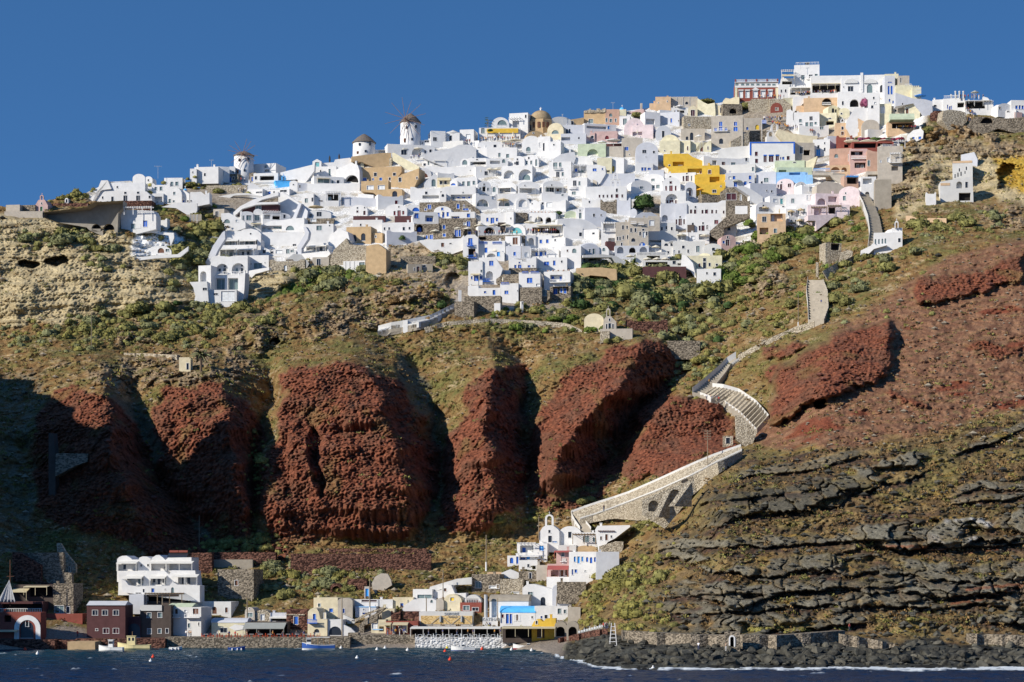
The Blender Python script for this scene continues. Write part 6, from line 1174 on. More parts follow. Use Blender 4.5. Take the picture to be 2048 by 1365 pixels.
rail(h,735,785,400,.8,nbar=6);rail(h,805,855,408,.8,nbar=6)
h=H('grey shaded house with garage like windows right of the hotel block',895,1000,330,500,'f','g','w925,393,44,48,w w908,485,20,22 w963,485,20,22',dep=6,dy=-.8,yaw=0)
H('dark brown balcony box on the shaded grey house',900,975,418,462,'f','m',nm='brown_parapet',cat='wall',dep=3,dy=-2)
h=H('pale hotel wing with two small paired windows and railing',975,1145,392,470,'f','W','w1018,445,16,32 w1060,435,14,30 w1108,445,18,30',dep=6,dy=-1,yaw=2);rail(h,1000,1140,392,.8,nbar=14,slab=False,out=0)
h=H('pale plain hotel storey under the paired window wing',895,1165,468,560,'f','W','P960,560,110,20',dep=7,dy=-1.4,yaw=0)
h=H('small stepped white house with arched window and dark picture window',1015,1190,545,660,'c','W','a1058,590,36,24,k w1121,580,52,46,k w1075,660,20,20,k',dep=7,dy=-1.8,yaw=3)
h=H('long white house with three small windows above the cream villa',1120,1410,560,670,'f','W','w1213,612,24,26 w1174,655,14,26 w1124,655,24,34,w w1257,650,14,30 w1345,630,30,56,g',dep=7,dy=-2,yaw=3)
H('white house with vaulted canopy and grille window, right of the long house',1400,1560,580,680,'v','W','w1345,610,20,14,k w1487,632,26,28',dep=7,dy=-1.8,yaw=6,rise=40)
h=H('white terrace with two cream parasols and dark lattice, left',1160,1260,480,560,'f','w','P1200,525,70,44',dep=5,dy=-1.8)
U_('cream parasol left on the middle hotel terrace',1196,486,90,'c',dy=-3.4);U_('cream parasol right on the middle hotel terrace',1410,492,90,'c',dy=-3.4)
h=H('white flat veranda house behind the right middle terrace parasol',1265,1450,478,560,'f','w','P1400,520,90,50,n w1300,525,30,30,w',dep=6,dy=-1.6,yaw=4)
h=H('grey rounded arched cellar row at the hotel foot',590,900,600,690,'f','v','A640,640,60,60 A750,640,60,50,k A850,640,70,60',dep=5,dy=-1.6,yaw=0)
H('white curving retaining wall below the round arched windows',*O,c='W',poly=[(300,690),(480,678),(600,690),(690,740),(660,760),(560,705),(300,712)],nm='curved_wall',dep=3,dy=-2)
h=H('white vaulted house with blue grey doors left of the rubble bank',275,450,580,690,'v','v','w362,645,16,30,g d397,650,22,50,g',rise=50,dep=6,dy=-1.6)
H('white half dome cave house with window',435,535,598,690,'v','w','a490,635,26,30,g',rise=50,dep=5,dy=-1.6)
H('dark brown cube with planter on the hotel terrace',512,592,560,608,'f','m',nm='brown_parapet',cat='wall',dep=3,dy=-2.2)
h=H('white balustraded dining terrace with two parasols above',780,1070,658,740,'f','W','P940,710,120,40,k',dep=5,dy=-2.2,nm='dining_terrace',cat='terrace',yaw=2);rail(h,790,1040,682,.8,nbar=22,slab=False,out=.1)
U_('upper cream parasol left over the dining terrace',882,592,84,'c',dy=-4);U_('upper cream parasol right over the dining terrace',964,596,84,'c',dy=-4)
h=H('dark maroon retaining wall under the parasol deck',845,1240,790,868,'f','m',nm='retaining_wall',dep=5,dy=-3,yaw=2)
h=H('white parasol deck behind the maroon retaining wall',842,1230,735,800,'f','W','P970,765,200,36,k w1130,750,30,36 P1180,770,40,20',dep=5,dy=-2.6,nm='parasol_deck',cat='terrace',yaw=2)
for i,x_ in enumerate((887,974,1052)):U_(['leftmost cream parasol on the deck over the maroon wall','middle cream parasol on the deck over the maroon wall','rightmost cream parasol on the deck over the maroon wall'][i],x_,706,84,'c',dy=-4.4)
U_('cream parasol at the upper left of the parasol deck',730,680,84,'c',dy=-3.5)
h=H('cream villa with arched gable and dark door at the cliff foot',1240,1565,690,810,'f','Y','w1406,728,26,30,k d1406,780,28,56,k w1360,778,18,34,n w1452,772,18,30 w1518,775,20,20,k',dep=7,dy=-2.6,yaw=4)
H('cream stepped gable crown of the villa',1340,1470,668,740,'v','Y','a1406,728,26,30,k',dep=3,dy=-3.2,rise=46)
H('white lower storey of the cream villa with rough masonry patch',1335,1555,810,920,'f','w','w1385,858,90,70,g w1428,850,14,20,k w1498,858,24,30,k'.replace('w1385,858,90,70,g ',''),dep=6,dy=-3.2,yaw=8)
H('white sloping steps wall left of the cream villa',*O,c='w',poly=[(1190,790),(1200,680),(1240,690),(1300,760),(1335,850),(1280,830)],nm='stepped_wall',dep=3,dy=-3)
h=H('small rose coloured chapel with dark door beside the villa',1560,1690,500,600,'v','p','w1617,522,16,18,k d1617,572,34,54,m w1580,568,20,24,b',dep=6,dy=-2,rise=40)
h=H('white block with arched niche over the rose coloured chapel',1582,1692,415,502,'f','W','a1628,442,26,40,k',dep=5,dy=-1.6,yaw=10)
h=H('white terrace house with maroon doors and central arch',1225,1600,190,320,'c','w','w1283,287,18,36,m w1323,247,14,18,k w1320,292,20,44,m w1387,292,16,36,m w1423,292,26,46,m w1423,262,18,12,m w1475,292,16,36,m w1512,296,12,40,m w1580,296,14,26,m',dep=7,yaw=5,dy=-1)
h=H('white lower terrace house with maroon doors and red shutter',1240,1560,308,465,'f','w','a1300,402,18,26,k w1392,395,14,18,k w1362,440,18,44,m d1392,440,28,50,m w1430,432,14,38,m w1512,385,34,36,r w1445,440,24,30,m',dep=7,yaw=5,dy=-1.5)
h=H('tall bluish white house with arched niche and maroon door',1010,1140,215,395,'f','v','A1045,350,56,60,g',dep=7,yaw=0,dy=-.9)
h=H('bluish white house with stair and maroon door at its foot',1140,1245,215,440,'f','v','w1184,338,14,18,k d1184,385,30,60,m w1150,382,14,46,m w1220,382,14,46,m',dep=7,yaw=10,dy=-1.1)
H('white stair flank house beside the central maroon door house',*O,c='w',poly=[(1180,215),(1182,120),(1262,105),(1262,190),(1230,215)],feats='w1230,180,20,30,m',dep=5,dy=-.6)
h=H('brown rubble stair wall descending left below the courtyard',*O,c='s',poly=[(1450,500),(1455,465),(1600,340),(1700,325),(1820,310),(1820,340),(1680,400),(1580,440),(1575,510)],nm='rubble_wall',dep=4,dy=-1.8,yaw=4)
h=H('brown stone house with white front and dark window',1605,1820,195,315,'f','s','w1742,290,40,40,m',dep=7,dy=-1.4,yaw=4)
o=h[0];strip(o,1685,1797,238,312,'w','white_front',.08)
H('round white dome cistern in the shaded court, left',728,790,262,340,'v','v',dep=4,dy=-.6);H('stone wall behind the round white cistern below the tree',860,1000,250,300,'f','s',nm='rubble_wall',dep=3,dy=.5)
h=H('white triangular roofed house in the shaded court',*O,c='v',poly=[(770,350),(780,330),(830,300),(925,295),(1010,340),(1000,400),(900,385)],dep=5,dy=-.9)
h=H('white brown roofed awning house at the courtyard foot',1250,1310,410,470,'f','k',nm='brown_hut',cat='hut',dep=4,dy=-1.8)
H('tan garden house with stone arch beside the vineyard steps',320,460,690,745,'f','s','P390,720,70,30,k',nm='stone_cellar',cat='cellar',dep=4,dy=-2)
Zm(1440,360,4.55)
h=H('peach cube house with balcony recess and parasol',340,598,308,520,'f','o','w402,358,36,48 P515,345,110,70 w482,350,22,60,w w572,342,14,22 P400,465,80,60 d503,465,26,40,g',dep=8,dy=-2.2,yaw=5)
U_('white parasol under the peach cube house',390,440,76,'w',dy=-5);U_('folded white parasol in the peach house recess',480,310,20,'w',closed=True,dy=-3.4)
h=H('white vaulted hotel suite with wide gable and stair',325,510,200,310,'v','w','w395,235,16,14,k P400,270,90,40,g',rise=60,dep=6,dy=-1.4)
h=H('white cube annex with dark window left of the vaulted suite',258,328,248,300,'f','w','w292,272,26,24,k',dep=4,dy=-1.4)
for i,(a_,b_,t_,q_)in enumerate([(600,690,265,340),(690,800,225,320),(625,720,340,420),(720,800,330,412)]):
 h=H(['white hotel room upper left of the tan parasol cluster','white vaulted hotel room upper right of the tan parasol cluster','white hotel room lower left of the tan parasol cluster','white hotel room lower right of the tan parasol cluster'][i],a_,b_,t_,q_,'v' if i==1 else 'f','w','w%d,%d,14,44,g w%d,%d,14,44,g'%(a_+26,q_-34,b_-34,q_-34),dep=5,dy=-1.8,rise=30)
for i,(x_,y_)in enumerate([(410,240),(540,258),(648,272),(735,258),(655,376),(727,356)]):
 U_(['tan parasol by the vaulted suite','folded tan parasol right of the vaulted suite','tan parasol over the upper left hotel room','tan parasol over the upper right hotel room','tan parasol over the lower left hotel room','tan parasol over the lower right hotel room'][i],x_,y_,66,'t',closed=(i==1),dy=-4)
h=H('white upper suites with tall pale doors below the pink gable',600,870,130,235,'f','w','w660,190,30,40,g w640,185,14,36,t w795,165,14,44,w w825,165,14,44,w',dep=6,dy=-1.6,yaw=6)
h=H('white top suite with pale square window',770,880,48,135,'f','w','w825,82,30,40,w',dep=6,dy=-1.2)
H('white long plain terrace front across the suites',500,825,225,300,'c','w','w575,240,20,10',dep=5,dy=-1.9,nm='terrace_wall')
h=H('white and mint courtyard room left of the upper suites',452,600,150,225,'f','w','w560,195,26,50,t w500,190,40,30,w',dep=5,dy=-1.4)
h=H('pale pink house with brown vaulted recess and shop front',870,1080,125,230,'f','P','A925,200,80,60,m P1025,175,80,50,g',dep=6,dy=-1.6)
h=H('pale pink round gabled house with paired windows by the stair',1080,1270,60,230,'v','P','w1131,165,26,40,g w1143,120,12,14,k',rise=66,dep=6,dy=-1.8)
h=H('pale pink long house with wooden pergola, bottom row',800,1180,228,330,'f','P','P890,290,70,60,n P1020,280,60,60,k w1130,255,40,8,w',dep=6,dy=-2,yaw=4);pergola(h,830,970,258,2,2.2,c='n');pergola(h,980,1100,245,2,2.2,c='n')
H('pale pink lowest terrace wall of the pink houses',*O,c='P',poly=[(800,375),(800,328),(1060,310),(1040,330),(880,395),(870,375)],nm='terrace_wall',dep=4,dy=-2.6)
h=H('pink walled terrace with brown awning above the tan parasols',800,870,330,400,'f','P','P835,370,60,50,k',dep=4,dy=-2.4)
LATE=[lambda:wallstrip('rubble_parapet','long rubble parapet climbing along the foot of the pink houses',[(640,440),(820,405),(1030,310),(1200,235),(1260,225)],[(650,452),(830,418),(1040,322),(1205,245),(1262,232)])]
LATE.append(lambda:wallstrip('rubble_wall','low grey rubble wall below the peach house garden',[(120,600),(340,530),(520,495)],[(120,615),(340,545),(520,508)]))
h=H('white chapel complex with small bell tower at the stair bend',1400,1660,480,605,'f','w','a1415,560,14,46,g a1447,560,14,46,g a1478,558,14,46,g a1505,556,14,46,g d1632,552,22,36,k',nm='stair_chapel',cat='chapel',dep=7,yaw=8,dy=-.5)
o=h[0];s0,z0=local(o,*T(1560,500));m=MB();m.lathe([(2.6,-2),(2.6,0),(2.2,1.0),(1.2,1.9),(.1,2.2)],14,(s0,3,z0));m.build('dome',wallmat('w'),o,smooth=True)
m=MB();s1,z1=local(o,*T(1565,480));s2,_=local(o,*T(1660,480));m.box(s1,s2,1,6,z1-.5,z1+1.6);m.build('upper_block',wallmat('w'),o);belfry(h,1607,440,2.2,4.4)
h=H('white low wall and oven right edge of the stair below the chapel',*O,c='w',poly=[(1275,672),(1280,640),(1370,600),(1400,570),(1420,595),(1520,600),(1400,630)],nm='low_wall',dep=1.5,dy=-1.5)
H('orange cream walled courtyard with palm at the right edge',*O,c='o',poly=[(1690,362),(1690,318),(1740,320),(1820,362),(1900,350),(2060,358),(2060,378),(1800,378)],nm='courtyard_wall',dep=3,dy=-1)
h=H('square stone pillar ruin above the upper stair',960,1105,575,720,'f','S','P1050,610,80,60,k',nm='ruined_cottage',cat='ruin',dep=5,dy=-1)
H('rubble heap wall right of the pillar ruin',*O,c='S',poly=[(1060,760),(1100,660),(1160,640),(1210,650),(1200,700),(1120,740)],nm='rubble_wall',dep=3,dy=-1)
LATE.append(lambda:wallstrip('rubble_wall','rubble revetment wall climbing from the broad stair to the chapel',[(935,830),(1080,745),(1270,680),(1520,602)],[(990,900),(1110,780),(1280,700),(1530,622)]))
h=H('thin stone gate posts above the head of the lower stair',872,895,750,880,'f','S',nm='gate_post',cat='gate post',dep=1)
def ribbon(name,label,pts,wid_px,dz=.0,c='S',kind=None,wall=.9,steps=True,lift=0.6,walls=(1,1),dfix=None):
 """pts: (u, v, halfwidth px) centre line of a path; steps across it and parapets on both sides"""
 n_=len(pts);P3=[];
 for i,p in enumerate(pts):u,v=p[:2];Y=(dfix[i]if dfix else DY(u,v))-1.2;P3.append(P(u,v,Y)+Vector((0,0,0)))
 L_=[0]
 for a,b in zip(P3,P3[1:]):L_.append(L_[-1]+(b-a).length)
 N=max(3,int(L_[-1]/1.15));m=MB();mw=[MB(),MB()];prev=None
 for i in range(N+1):
  t=L_[-1]*i/N;x=np.interp(t,L_,[p.x for p in P3]);y=np.interp(t,L_,[p.y for p in P3]);z=np.interp(t,L_,[p.z for p in P3]);hw=np.interp(t,L_,[p[2]if len(p)>2 else wid_px for p in pts])
  c_=Vector((x,y,z));
  t2=min(L_[-1],t+.5);t1=max(0,t-.5)
  d_=Vector((np.interp(t2,L_,[p.x for p in P3])-np.interp(t1,L_,[p.x for p in P3]),np.interp(t2,L_,[p.y for p in P3])-np.interp(t1,L_,[p.y for p in P3]),0)).normalized()
  s_=Vector((d_.y,-d_.x,0))*(hw*c_.y/F)
  if prev:
   pc,ps,pd=prev
   zt=max(pc.z,c_.z)if steps else None
   q=[pc+ps,pc-ps,c_-s_,c_+s_]
   if steps:
    top=[Vector((p.x,p.y,zt))for p in q];bot=[Vector((p.x,p.y,min(pc.z,c_.z)-3))for p in q]
    m.add(top+bot,[(0,1,2,3),(4,7,6,5),(0,4,5,1),(2,6,7,3),(0,3,7,4),(1,5,6,2)])
   else:
    bot=[p-Vector((0,0,3))for p in q];m.add(q+bot,[(0,1,2,3),(4,7,6,5),(0,4,5,1),(2,6,7,3),(0,3,7,4),(1,5,6,2)])
   for k,sg in((0,1),(1,-1)):
    if not walls[k]:continue
    a0=pc+ps*sg;a1=c_+s_*sg;o0=ps.normalized()*.45*sg;o1=s_.normalized()*.45*sg
    up=Vector((0,0,wall));dn=Vector((0,0,-4))
    vs=[a0+up,a1+up,a1+o1+up,a0+o0+up,a0+dn,a1+dn,a1+o1+dn,a0+o0+dn]
    mw[k].add(vs,[(0,1,2,3),(4,7,6,5),(0,4,5,1),(3,2,6,7),(0,3,7,4),(1,5,6,2)])
  prev=(c_,s_,d_)
 o=empty(name,(0,0,0));tag(o,label,'stairway',None,'thing')
 m.build('steps',wallmat(c),o)
 for k in(0,1):
  if walls[k]and mw[k].v:mw[k].build('parapet',wallmat('W' if walls[k]==1 else 'S'),o)
 return o
Zm(0,0,1)
def sheet(m,A,B,th=.5,n=None,dn=0,mi=0):
 """closed slab between two polylines of 3D points"""
 k=len(A);off=Vector((0,th,-dn));vs=A+B+[a+off for a in A]+[b+off for b in B];fs=[]
 for i in range(k-1):fs+=[(i,i+1,k+i+1,k+i),(2*k+i,3*k+i,3*k+i+1,2*k+i+1),(i,2*k+i,2*k+i+1,i+1),(k+i,k+i+1,3*k+i+1,3*k+i)]
 fs+=[(0,k,3*k,2*k),(k-1,3*k-1,4*k-1,2*k-1)]
 m.add(vs,fs,mi)
def dens(pts,step=7):
 o=[]
 for a,b in zip(pts,pts[1:]):
  n_=max(1,int(math.hypot(b[0]-a[0],b[1]-a[1])/step))
  for i in range(n_):t=i/n_;o.append(tuple(a[q]+(b[q]-a[q])*t for q in range(len(a))))
 return o+[pts[-1]]
def edgewall(m,E,hgt,th=.45,dn=1.0):
 A=[e+Vector((0,0,hgt))for e in E];B=[e-Vector((0,0,dn))for e in E];sheet(m,B,A,th)
def ramp(name,label,lo,hi,Ylo,Yhi,c='S',wl='W',wh='W',hl=1.0,hh=1.0,nst=0,down=3.0,facec='S'):
 """lo / hi: lower and upper visible edges (u, v); Ylo / Yhi: distances at each point; nst: steps along it"""
 N=max(12,nst*2)
 def res(pts,Y):
  q=[(p[0],p[1],y)for p,y in zip(pts,Y)];L_=[0]
  for a,b in zip(q,q[1:]):L_.append(L_[-1]+math.hypot(b[0]-a[0],b[1]-a[1]))
  return[P(*[float(np.interp(L_[-1]*i/N,L_,[p[k]for p in q]))for k in range(3)])for i in range(N+1)]
 A=res(lo,Ylo);B=res(hi,Yhi);o=empty(name,(0,0,0));tag(o,label,'stairway' if nst else 'ramp',None,'thing')
 m=MB()
 if nst:
  for i in range(0,N,2):
   z=max(A[i].z,A[i+2 if i+2<=N else N].z);zb=max(B[i].z,B[min(N,i+2)].z);q=[A[i],A[min(N,i+2)],B[min(N,i+2)],B[i]]
   zz=[z,z,zb,zb];top=[Vector((p.x,p.y,w_-.1))for p,w_ in zip(q,zz)];bot=[p-Vector((0,0,2))for p in q]
   m.add(top+bot,[(0,1,2,3)]);m.add(top+bot,[(4,7,6,5),(0,4,5,1),(2,6,7,3),(0,3,7,4),(1,5,6,2)],1)
 else:sheet(m,A,B,0,dn=1.2)
 m.build('steps' if nst else 'paving',[wallmat(c),wallmat('D')],o)  # risers darker than the treads, painting the shadow lines between steps
 for E,wc,hg in((A,wl,hl),(B,wh,hh)):
  if wc:
   m=MB();edgewall(m,E,hg);m.build('parapet',wallmat(wc),o)
 if down:
  m=MB();sheet(m,[a-Vector((0,0,down))for a in A],[a-Vector((0,-.05,.2))for a in A],.4);m.build('retaining_face',wallmat(facec),o)
 return o
def wallstrip(name,label,top,bot,c='S',th=1.5,dy=-1.0,cat='wall'):
 N=26
 def res(q):
  L_=[0]
  for a,b in zip(q,q[1:]):L_.append(L_[-1]+math.hypot(b[0]-a[0],b[1]-a[1]))
  return[[float(np.interp(L_[-1]*i/N,L_,[p[k]for p in q]))for k in range(2)]for i in range(N+1)]
 t_,b_=res([T(*p)for p in top]),res([T(*p)for p in bot]);A=[];B=[]
 for a,b in zip(t_,b_):
  Y=min(DY(*a),DY(*b))+dy;A.append(P(a[0],a[1],Y));B.append(P(b[0],b[1],Y)-Vector((0,0,1)))
 m=MB();sheet(m,B,A,th);o=m.build(name,wallmat(c));return tag(o,label,cat,None,'thing')
def dl(pts,d=-1.0):return[DY(*p)+d for p in pts]
Zm(0,0,1)
lo=[(1736,500),(1740,470),(1736,440),(1726,412),(1712,386)];hi=[(1764,500),(1765,470),(1759,440),(1748,412),(1732,386)]
ramp('stairway','shaded upper stairway between whitewashed parapets above the little chapel',lo,hi,dl(hi,-3),dl(hi,-3),c='g',nst=22,hh=.5,hl=1.6,down=5)
lo=[(1617,646),(1616,615),(1613,585),(1616,562)];hi=[(1648,643),(1657,618),(1655,585),(1646,562)]
ramp('stairway','broad stepped stairway with one walker and a white left wall',lo,hi,dl(lo,-3.2),dl(hi,-3.2),c='g',nst=16,hh=.6,hl=1.3,down=2.5)
ribbon('stone_path','rubble edged path climbing from the broad stair to the white chapel',[(1640,556,5),(1662,540,5),(1700,520,5),(1730,510,5),(1750,502,6)],5,steps=False,walls=(2,0),wall=.6)
ribbon('stone_path','narrow walled path from the bend down to the broad stair',[(1478,716,3),(1510,698,3),(1545,680,4),(1590,660,4),(1632,648,5)],4,steps=False,walls=(2,0),wall=.7)
lo=[(1385,788),(1408,770),(1440,742),(1453,728),(1472,716)];hi=[(1412,792),(1428,778),(1452,748),(1462,732),(1478,720)]
ramp('stairway','steep straight stair with white parapets, middle of the zigzag',lo,hi,dl(lo,-2.4),dl(lo,-3.6),c='g',nst=22,hl=1.9,hh=.7,down=1.5)
Yb_=DY(1440,795)
lo=[(1400,790),(1420,797),(1448,806),(1480,828),(1514,864)];hi=[(1425,774),(1446,776),(1478,785),(1512,808),(1538,838)]
ramp('stairway','cobbled ramp curving down right under the middle stair',lo,hi,dl(lo,-3.5),[min(a,b)for a,b in zip(dl(lo,-1.5),dl(hi,-1.5))],c='S',nst=18,hl=.8,hh=1.1,down=2.5)
H('pale masonry wall holding up the curve of the cobbled ramp',*O,c='S',poly=[(1472,880),(1470,830),(1484,834),(1514,866),(1500,882)],nm='revetment_wall',dep=4,dy=-3)
top=[(1142,1026),(1180,1012),(1250,990),(1310,964),(1380,932),(1430,911),(1482,893)];mid=[(1160,1038),(1200,1026),(1260,1003),(1318,980),(1385,950),(1430,926),(1484,901)]
Yt_=[min(DY(*a),DY(*b))-1.5 for a,b in zip(top,mid)]
ramp('stairway','long pale cobbled ramp rising right to the hill shoulder',mid,top,[y-4 for y in Yt_],Yt_,c='S',wl='W',wh='W',nst=0,hl=.35,hh=.6,down=1)
wallstrip('viaduct_wall','buttressed masonry wall face carrying the long pale ramp',[(1160,1040),(1200,1028),(1260,1005),(1318,982),(1385,952),(1430,928),(1484,903)],[(1160,1044),(1225,1030),(1270,1034),(1325,1036),(1382,986),(1432,944),(1486,908)],'S',2,-5.5,'viaduct')
h=H('arched masonry bay with leaning buttresses under the long ramp',*O,c='S',poly=[(1284,1030),(1284,1000),(1388,958),(1390,985),(1330,1038)],feats='A1307,1012,20,22,k A1350,992,20,26,k',nm='viaduct_arches',cat='viaduct',dep=1.5,Y=min(DY(1330,1038),DY(1388,958),DY(1284,1020))-6.5,yaw=3)
o=h[0]
for(xa_,ya_,xb_,yb_)in((1334,985,1310,1036),(1378,965,1342,1014)):
 s0,z0=local(o,xa_,ya_);s1,z1=local(o,xb_,yb_);m=MB();w_=.7
 m.add([(s0-w_,0,z0),(s0+w_,0,z0),(s0-w_,0,z1),(s0+w_,0,z1),(s1-w_,-4,z1),(s1+w_,-4,z1)],[(0,1,5,4),(0,4,2),(1,3,5),(2,4,5,3),(0,2,3,1)]);m.build('buttress',wallmat('S'),o)
Yr=DY(1150,1036)
h=H('small stone shrine at the foot of the red rock beside the ramp',1446,1466,872,890,'f','S','d1456,882,8,12,k',nm='stone_shrine',cat='shrine',dep=2,dy=-1)
lo=[(1160,1062),(1150,1048),(1143,1034),(1146,1026)];hi=[(1182,1060),(1174,1050),(1165,1042),(1164,1034)]
ramp('stairway','short white walled stair dropping from the hairpin to the harbour chapel',lo,hi,dl(lo,-4),dl(hi,-4),c='g',nst=10,hl=1.2,hh=.8,down=2)
Zm(1440,360,4.55)
for fn_ in LATE:fn_()
Zm(640,360,4.55)
hi=[T(*q)for q in[(530,1360),(640,1330),(755,1312),(905,1280),(1000,1262),(1080,1225),(1220,1155)]];lo=[(u-1,v+6)for u,v in hi]
ramp('stairway','white stair with scalloped parapets dropping left from the stone cube',lo,hi,dl(lo,-2.6),dl(hi,-1.6),c='W',nst=18,hl=.5,hh=1.1,down=1.2,facec='w')
H('white gate pillar on the scalloped white stair',755,797,1278,1325,'f','w',nm='gate_pillar',cat='pillar',dep=1.2,dy=-2.5)
Zm(680,600,2.625)
wallstrip('terrace_wall','long low rubble terrace wall under the slope path',[(440,145),(560,115),(780,98),(1000,108),(1190,122),(1270,158)],[(450,158),(560,130),(780,112),(1000,122),(1180,140),(1270,166)])
h=H('beige barrel vaulted chapel with bell gable halfway up the slope',1282,1384,72,162,'v','c',nm='vaulted_chapel',cat='chapel',rise=34,dep=7,dy=-1.5,yaw=10)
h=H('narrow bell fronted facade of the halfway chapel',*O,c='g',poly=[(1372,162),(1385,105),(1398,85),(1420,85),(1450,115),(1452,162)],feats='w1415,105,8,14,k d1416,140,14,34,k w1400,140,8,26,k w1433,140,8,26,k',nm='bell_gable_chapel',cat='chapel',dep=5,dy=-2.3,yaw=5);belfry(h,1408,85,2.4,4.6)
H('grey stone platform in front of the halfway chapel',1365,1535,152,190,'f','g',nm='stone_platform',cat='platform',dep=4,dy=-3)
H('bright rubble block at the left end of the chapel platform',1365,1415,165,204,'f','S',nm='stone_block',cat='wall',dep=3,dy=-3.6)
H('dark dry stone terrace wall right of the halfway chapel',1500,1720,105,160,'c','q',nm='dry_stone_wall',dep=2,dy=0)
H('low dark terrace wall at the shaded gully head',1720,1890,215,270,'f','s',nm='dry_stone_wall',dep=2,dy=0)
Zm(0,600,2.625)
H('beige block hut with doorway beside the palm',940,1000,302,366,'f','c','d985,350,12,34,k',nm='block_hut',cat='hut',dep=3,dy=-1.5)
wallstrip('low_wall','thin low wall running left from the palm hut',[(650,278),(800,283),(940,290)],[(650,284),(800,291),(940,300)])
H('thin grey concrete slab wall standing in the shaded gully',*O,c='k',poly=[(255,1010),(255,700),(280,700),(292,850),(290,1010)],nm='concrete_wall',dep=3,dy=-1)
H('grey concrete water tank standing in the shaded gully',*O,c='s',poly=[(290,880),(292,805),(460,808),(458,850),(400,870)],nm='concrete_tank',cat='water tank',dep=6,dy=-2)
wallstrip('dry_stone_wall','low dark wall following the path at the foot of the white hotel',[(880,42),(1020,22),(1260,4)],[(880,52),(1020,34),(1260,14)],'s')
pole('tall wooden pole on the left slope above the palm',480,65,250);
Zm(1440,360,4.55);pole('wooden pole left of the broad stair',712,1035,1330,base=35,arms=0);pole('wooden pole beside the pillar ruin',993,560,815,arms=0)
Zm(1120,700,3.79);pole('telegraph pole with crossarms on the long ramp',1119,608,862,arms=4,dy=-7);pole('leaning dark pole on the curving cobbled ramp',1545,425,568,r=.1,dy=-3,lean=-16)
Zm(300,1060,4.875);pole('pole above the white waterfront hotel',480,-140,135)
Zm(0,0,1)
def quay(label,u0,u1,vt,vb,c='s',Yq=None,depth=16,name='quay'):
 Yf=Yq or 572;z1=CZ+(CV-vt)/F*Yf;m=MB()
 x0=(u0-CU)/F*Yf;x1=(u1-CU)/F*Yf;m.box(x0,x1,Yf,Yf+depth,-2.5,max(z1,.4));o=m.build(name,wallmat(c));tag(o,label,'quay',None,'thing');return max(z1,.4),Yf
QZ,QY=quay('brown stone quay below the red tabled restaurant',330,700,1275,1298,'s',574)
quay('mossy stone quay before the dark boathouses',150,330,1278,1298,'q',571)
quay('stone quay with moss in front of the parasol cafe',700,830,1271,1290,'s',577.5)
QW,QWY=quay('whitewashed rubble quay below the long white canopy',830,1100,1276,1290,'Q',573)
quay('whitewashed rubble quay end with gap near the boulders',1100,1160,1277,1290,'Q',571.5)
quay('dark red stone quay ledge at the far left',-60,110,1280,1300,'q',566)
quay('low dark wall of the left landing',40,150,1281,1290,'q',568.5)
quay('yellow concrete boat slip at the left',135,190,1284,1300,'T',563,8)
m=MB();
Zm(0,1040,4.55)
Hb=dict(yaw=3)
h=H('dark red brick house with white arched portal on the far left quay',-30,370,842,1085,'f','r','a245,1000,120,150,k w247,940,26,60,g P70,900,60,60,k',Y=578,dep=6,yaw=2,down=1);o=h[0]
s0,z0=local(o,*T(132,1085));s1,z1=local(o,*T(370,868));m=MB();n2=14;ri=(s1-s0)/2-1.2;ro=(s1-s0)/2;sc=(s0+s1)/2;zc=z1-ro;vs=[]
for i in range(n2+1):t=R(180-180*i/n2);vs+=[(sc+ri*math.cos(t),-.3,zc+ri*math.sin(t)),(sc+ro*math.cos(t),-.3,zc+ro*math.sin(t)),(sc+ri*math.cos(t),0,zc+ri*math.sin(t)),(sc+ro*math.cos(t),0,zc+ro*math.sin(t))]
m.add(vs,[f for i in range(n2)for f in((4*i,4*i+4,4*i+5,4*i+1),(4*i,4*i+2,4*i+6,4*i+4),(4*i+1,4*i+5,4*i+7,4*i+3))]);m.box(s0,s0+1.2,-.3,0,z0,zc);m.box(s1-1.2,s1,-.3,0,z0,zc);m.build('white_arch',FRAME_M,o)
h=H('dark restaurant deck with tables under the flat awning, far left',-30,390,745,845,'f','m','P200,800,360,70,k',Y=584,dep=8,yaw=2,nm='restaurant_deck',cat='restaurant');rail(h,-20,380,838,.9,nbar=26,out=.3)
h=H('wooden awning restaurant storey beside the tall mast',120,485,590,750,'f','k','P370,655,210,90,k',Y=589,dep=8,yaw=3,nm='restaurant_storey',cat='restaurant');awning(h,240,455,600,'c',3,.2);awning(h,125,270,625,'c',3,.8)
h=H('flat lower terrace awning at the far left edge',-30,170,1000,1080,'f','k','P70,1050,150,60,k',Y=572,dep=5,yaw=2,nm='waterside_shelter',cat='shelter');awning(h,-20,172,1000,'c',2.5,.3)
H('ruined maroon gable wall above the left restaurants',*O,c='q',poly=[(112,560),(112,295),(175,295),(370,410),(375,560),(490,590),(480,600),(300,560)],Y=602,dep=1.5,yaw=6,nm='ruined_gable',cat='ruin')
H('dark roofless ruin interior wall of the old mill',*O,c='s',poly=[(180,300),(575,298),(580,480),(650,482),(655,575),(495,578),(375,480),(370,410)],Y=608,dep=2,yaw=4,nm='ruined_wall')
H('tall stepped stone gable of the old mill ruin',*O,c='S',poly=[(580,482),(578,300),(520,295),(515,210),(550,215),(600,300),(690,410),(690,475)],feats='w632,452,10,44,k',Y=604,dep=1.2,yaw=8,nm='ruined_gable',cat='ruin')
H('dark stone tower like house under the old mill ruin',485,668,580,850,'f','s','w540,815,80,66,g w620,820,30,60,k',Y=594,dep=9,yaw=5)
H('brown terrace parapet with red posts under the tower house',370,750,855,890,'f','r',Y=585,dep=6,yaw=2,nm='terrace_wall')
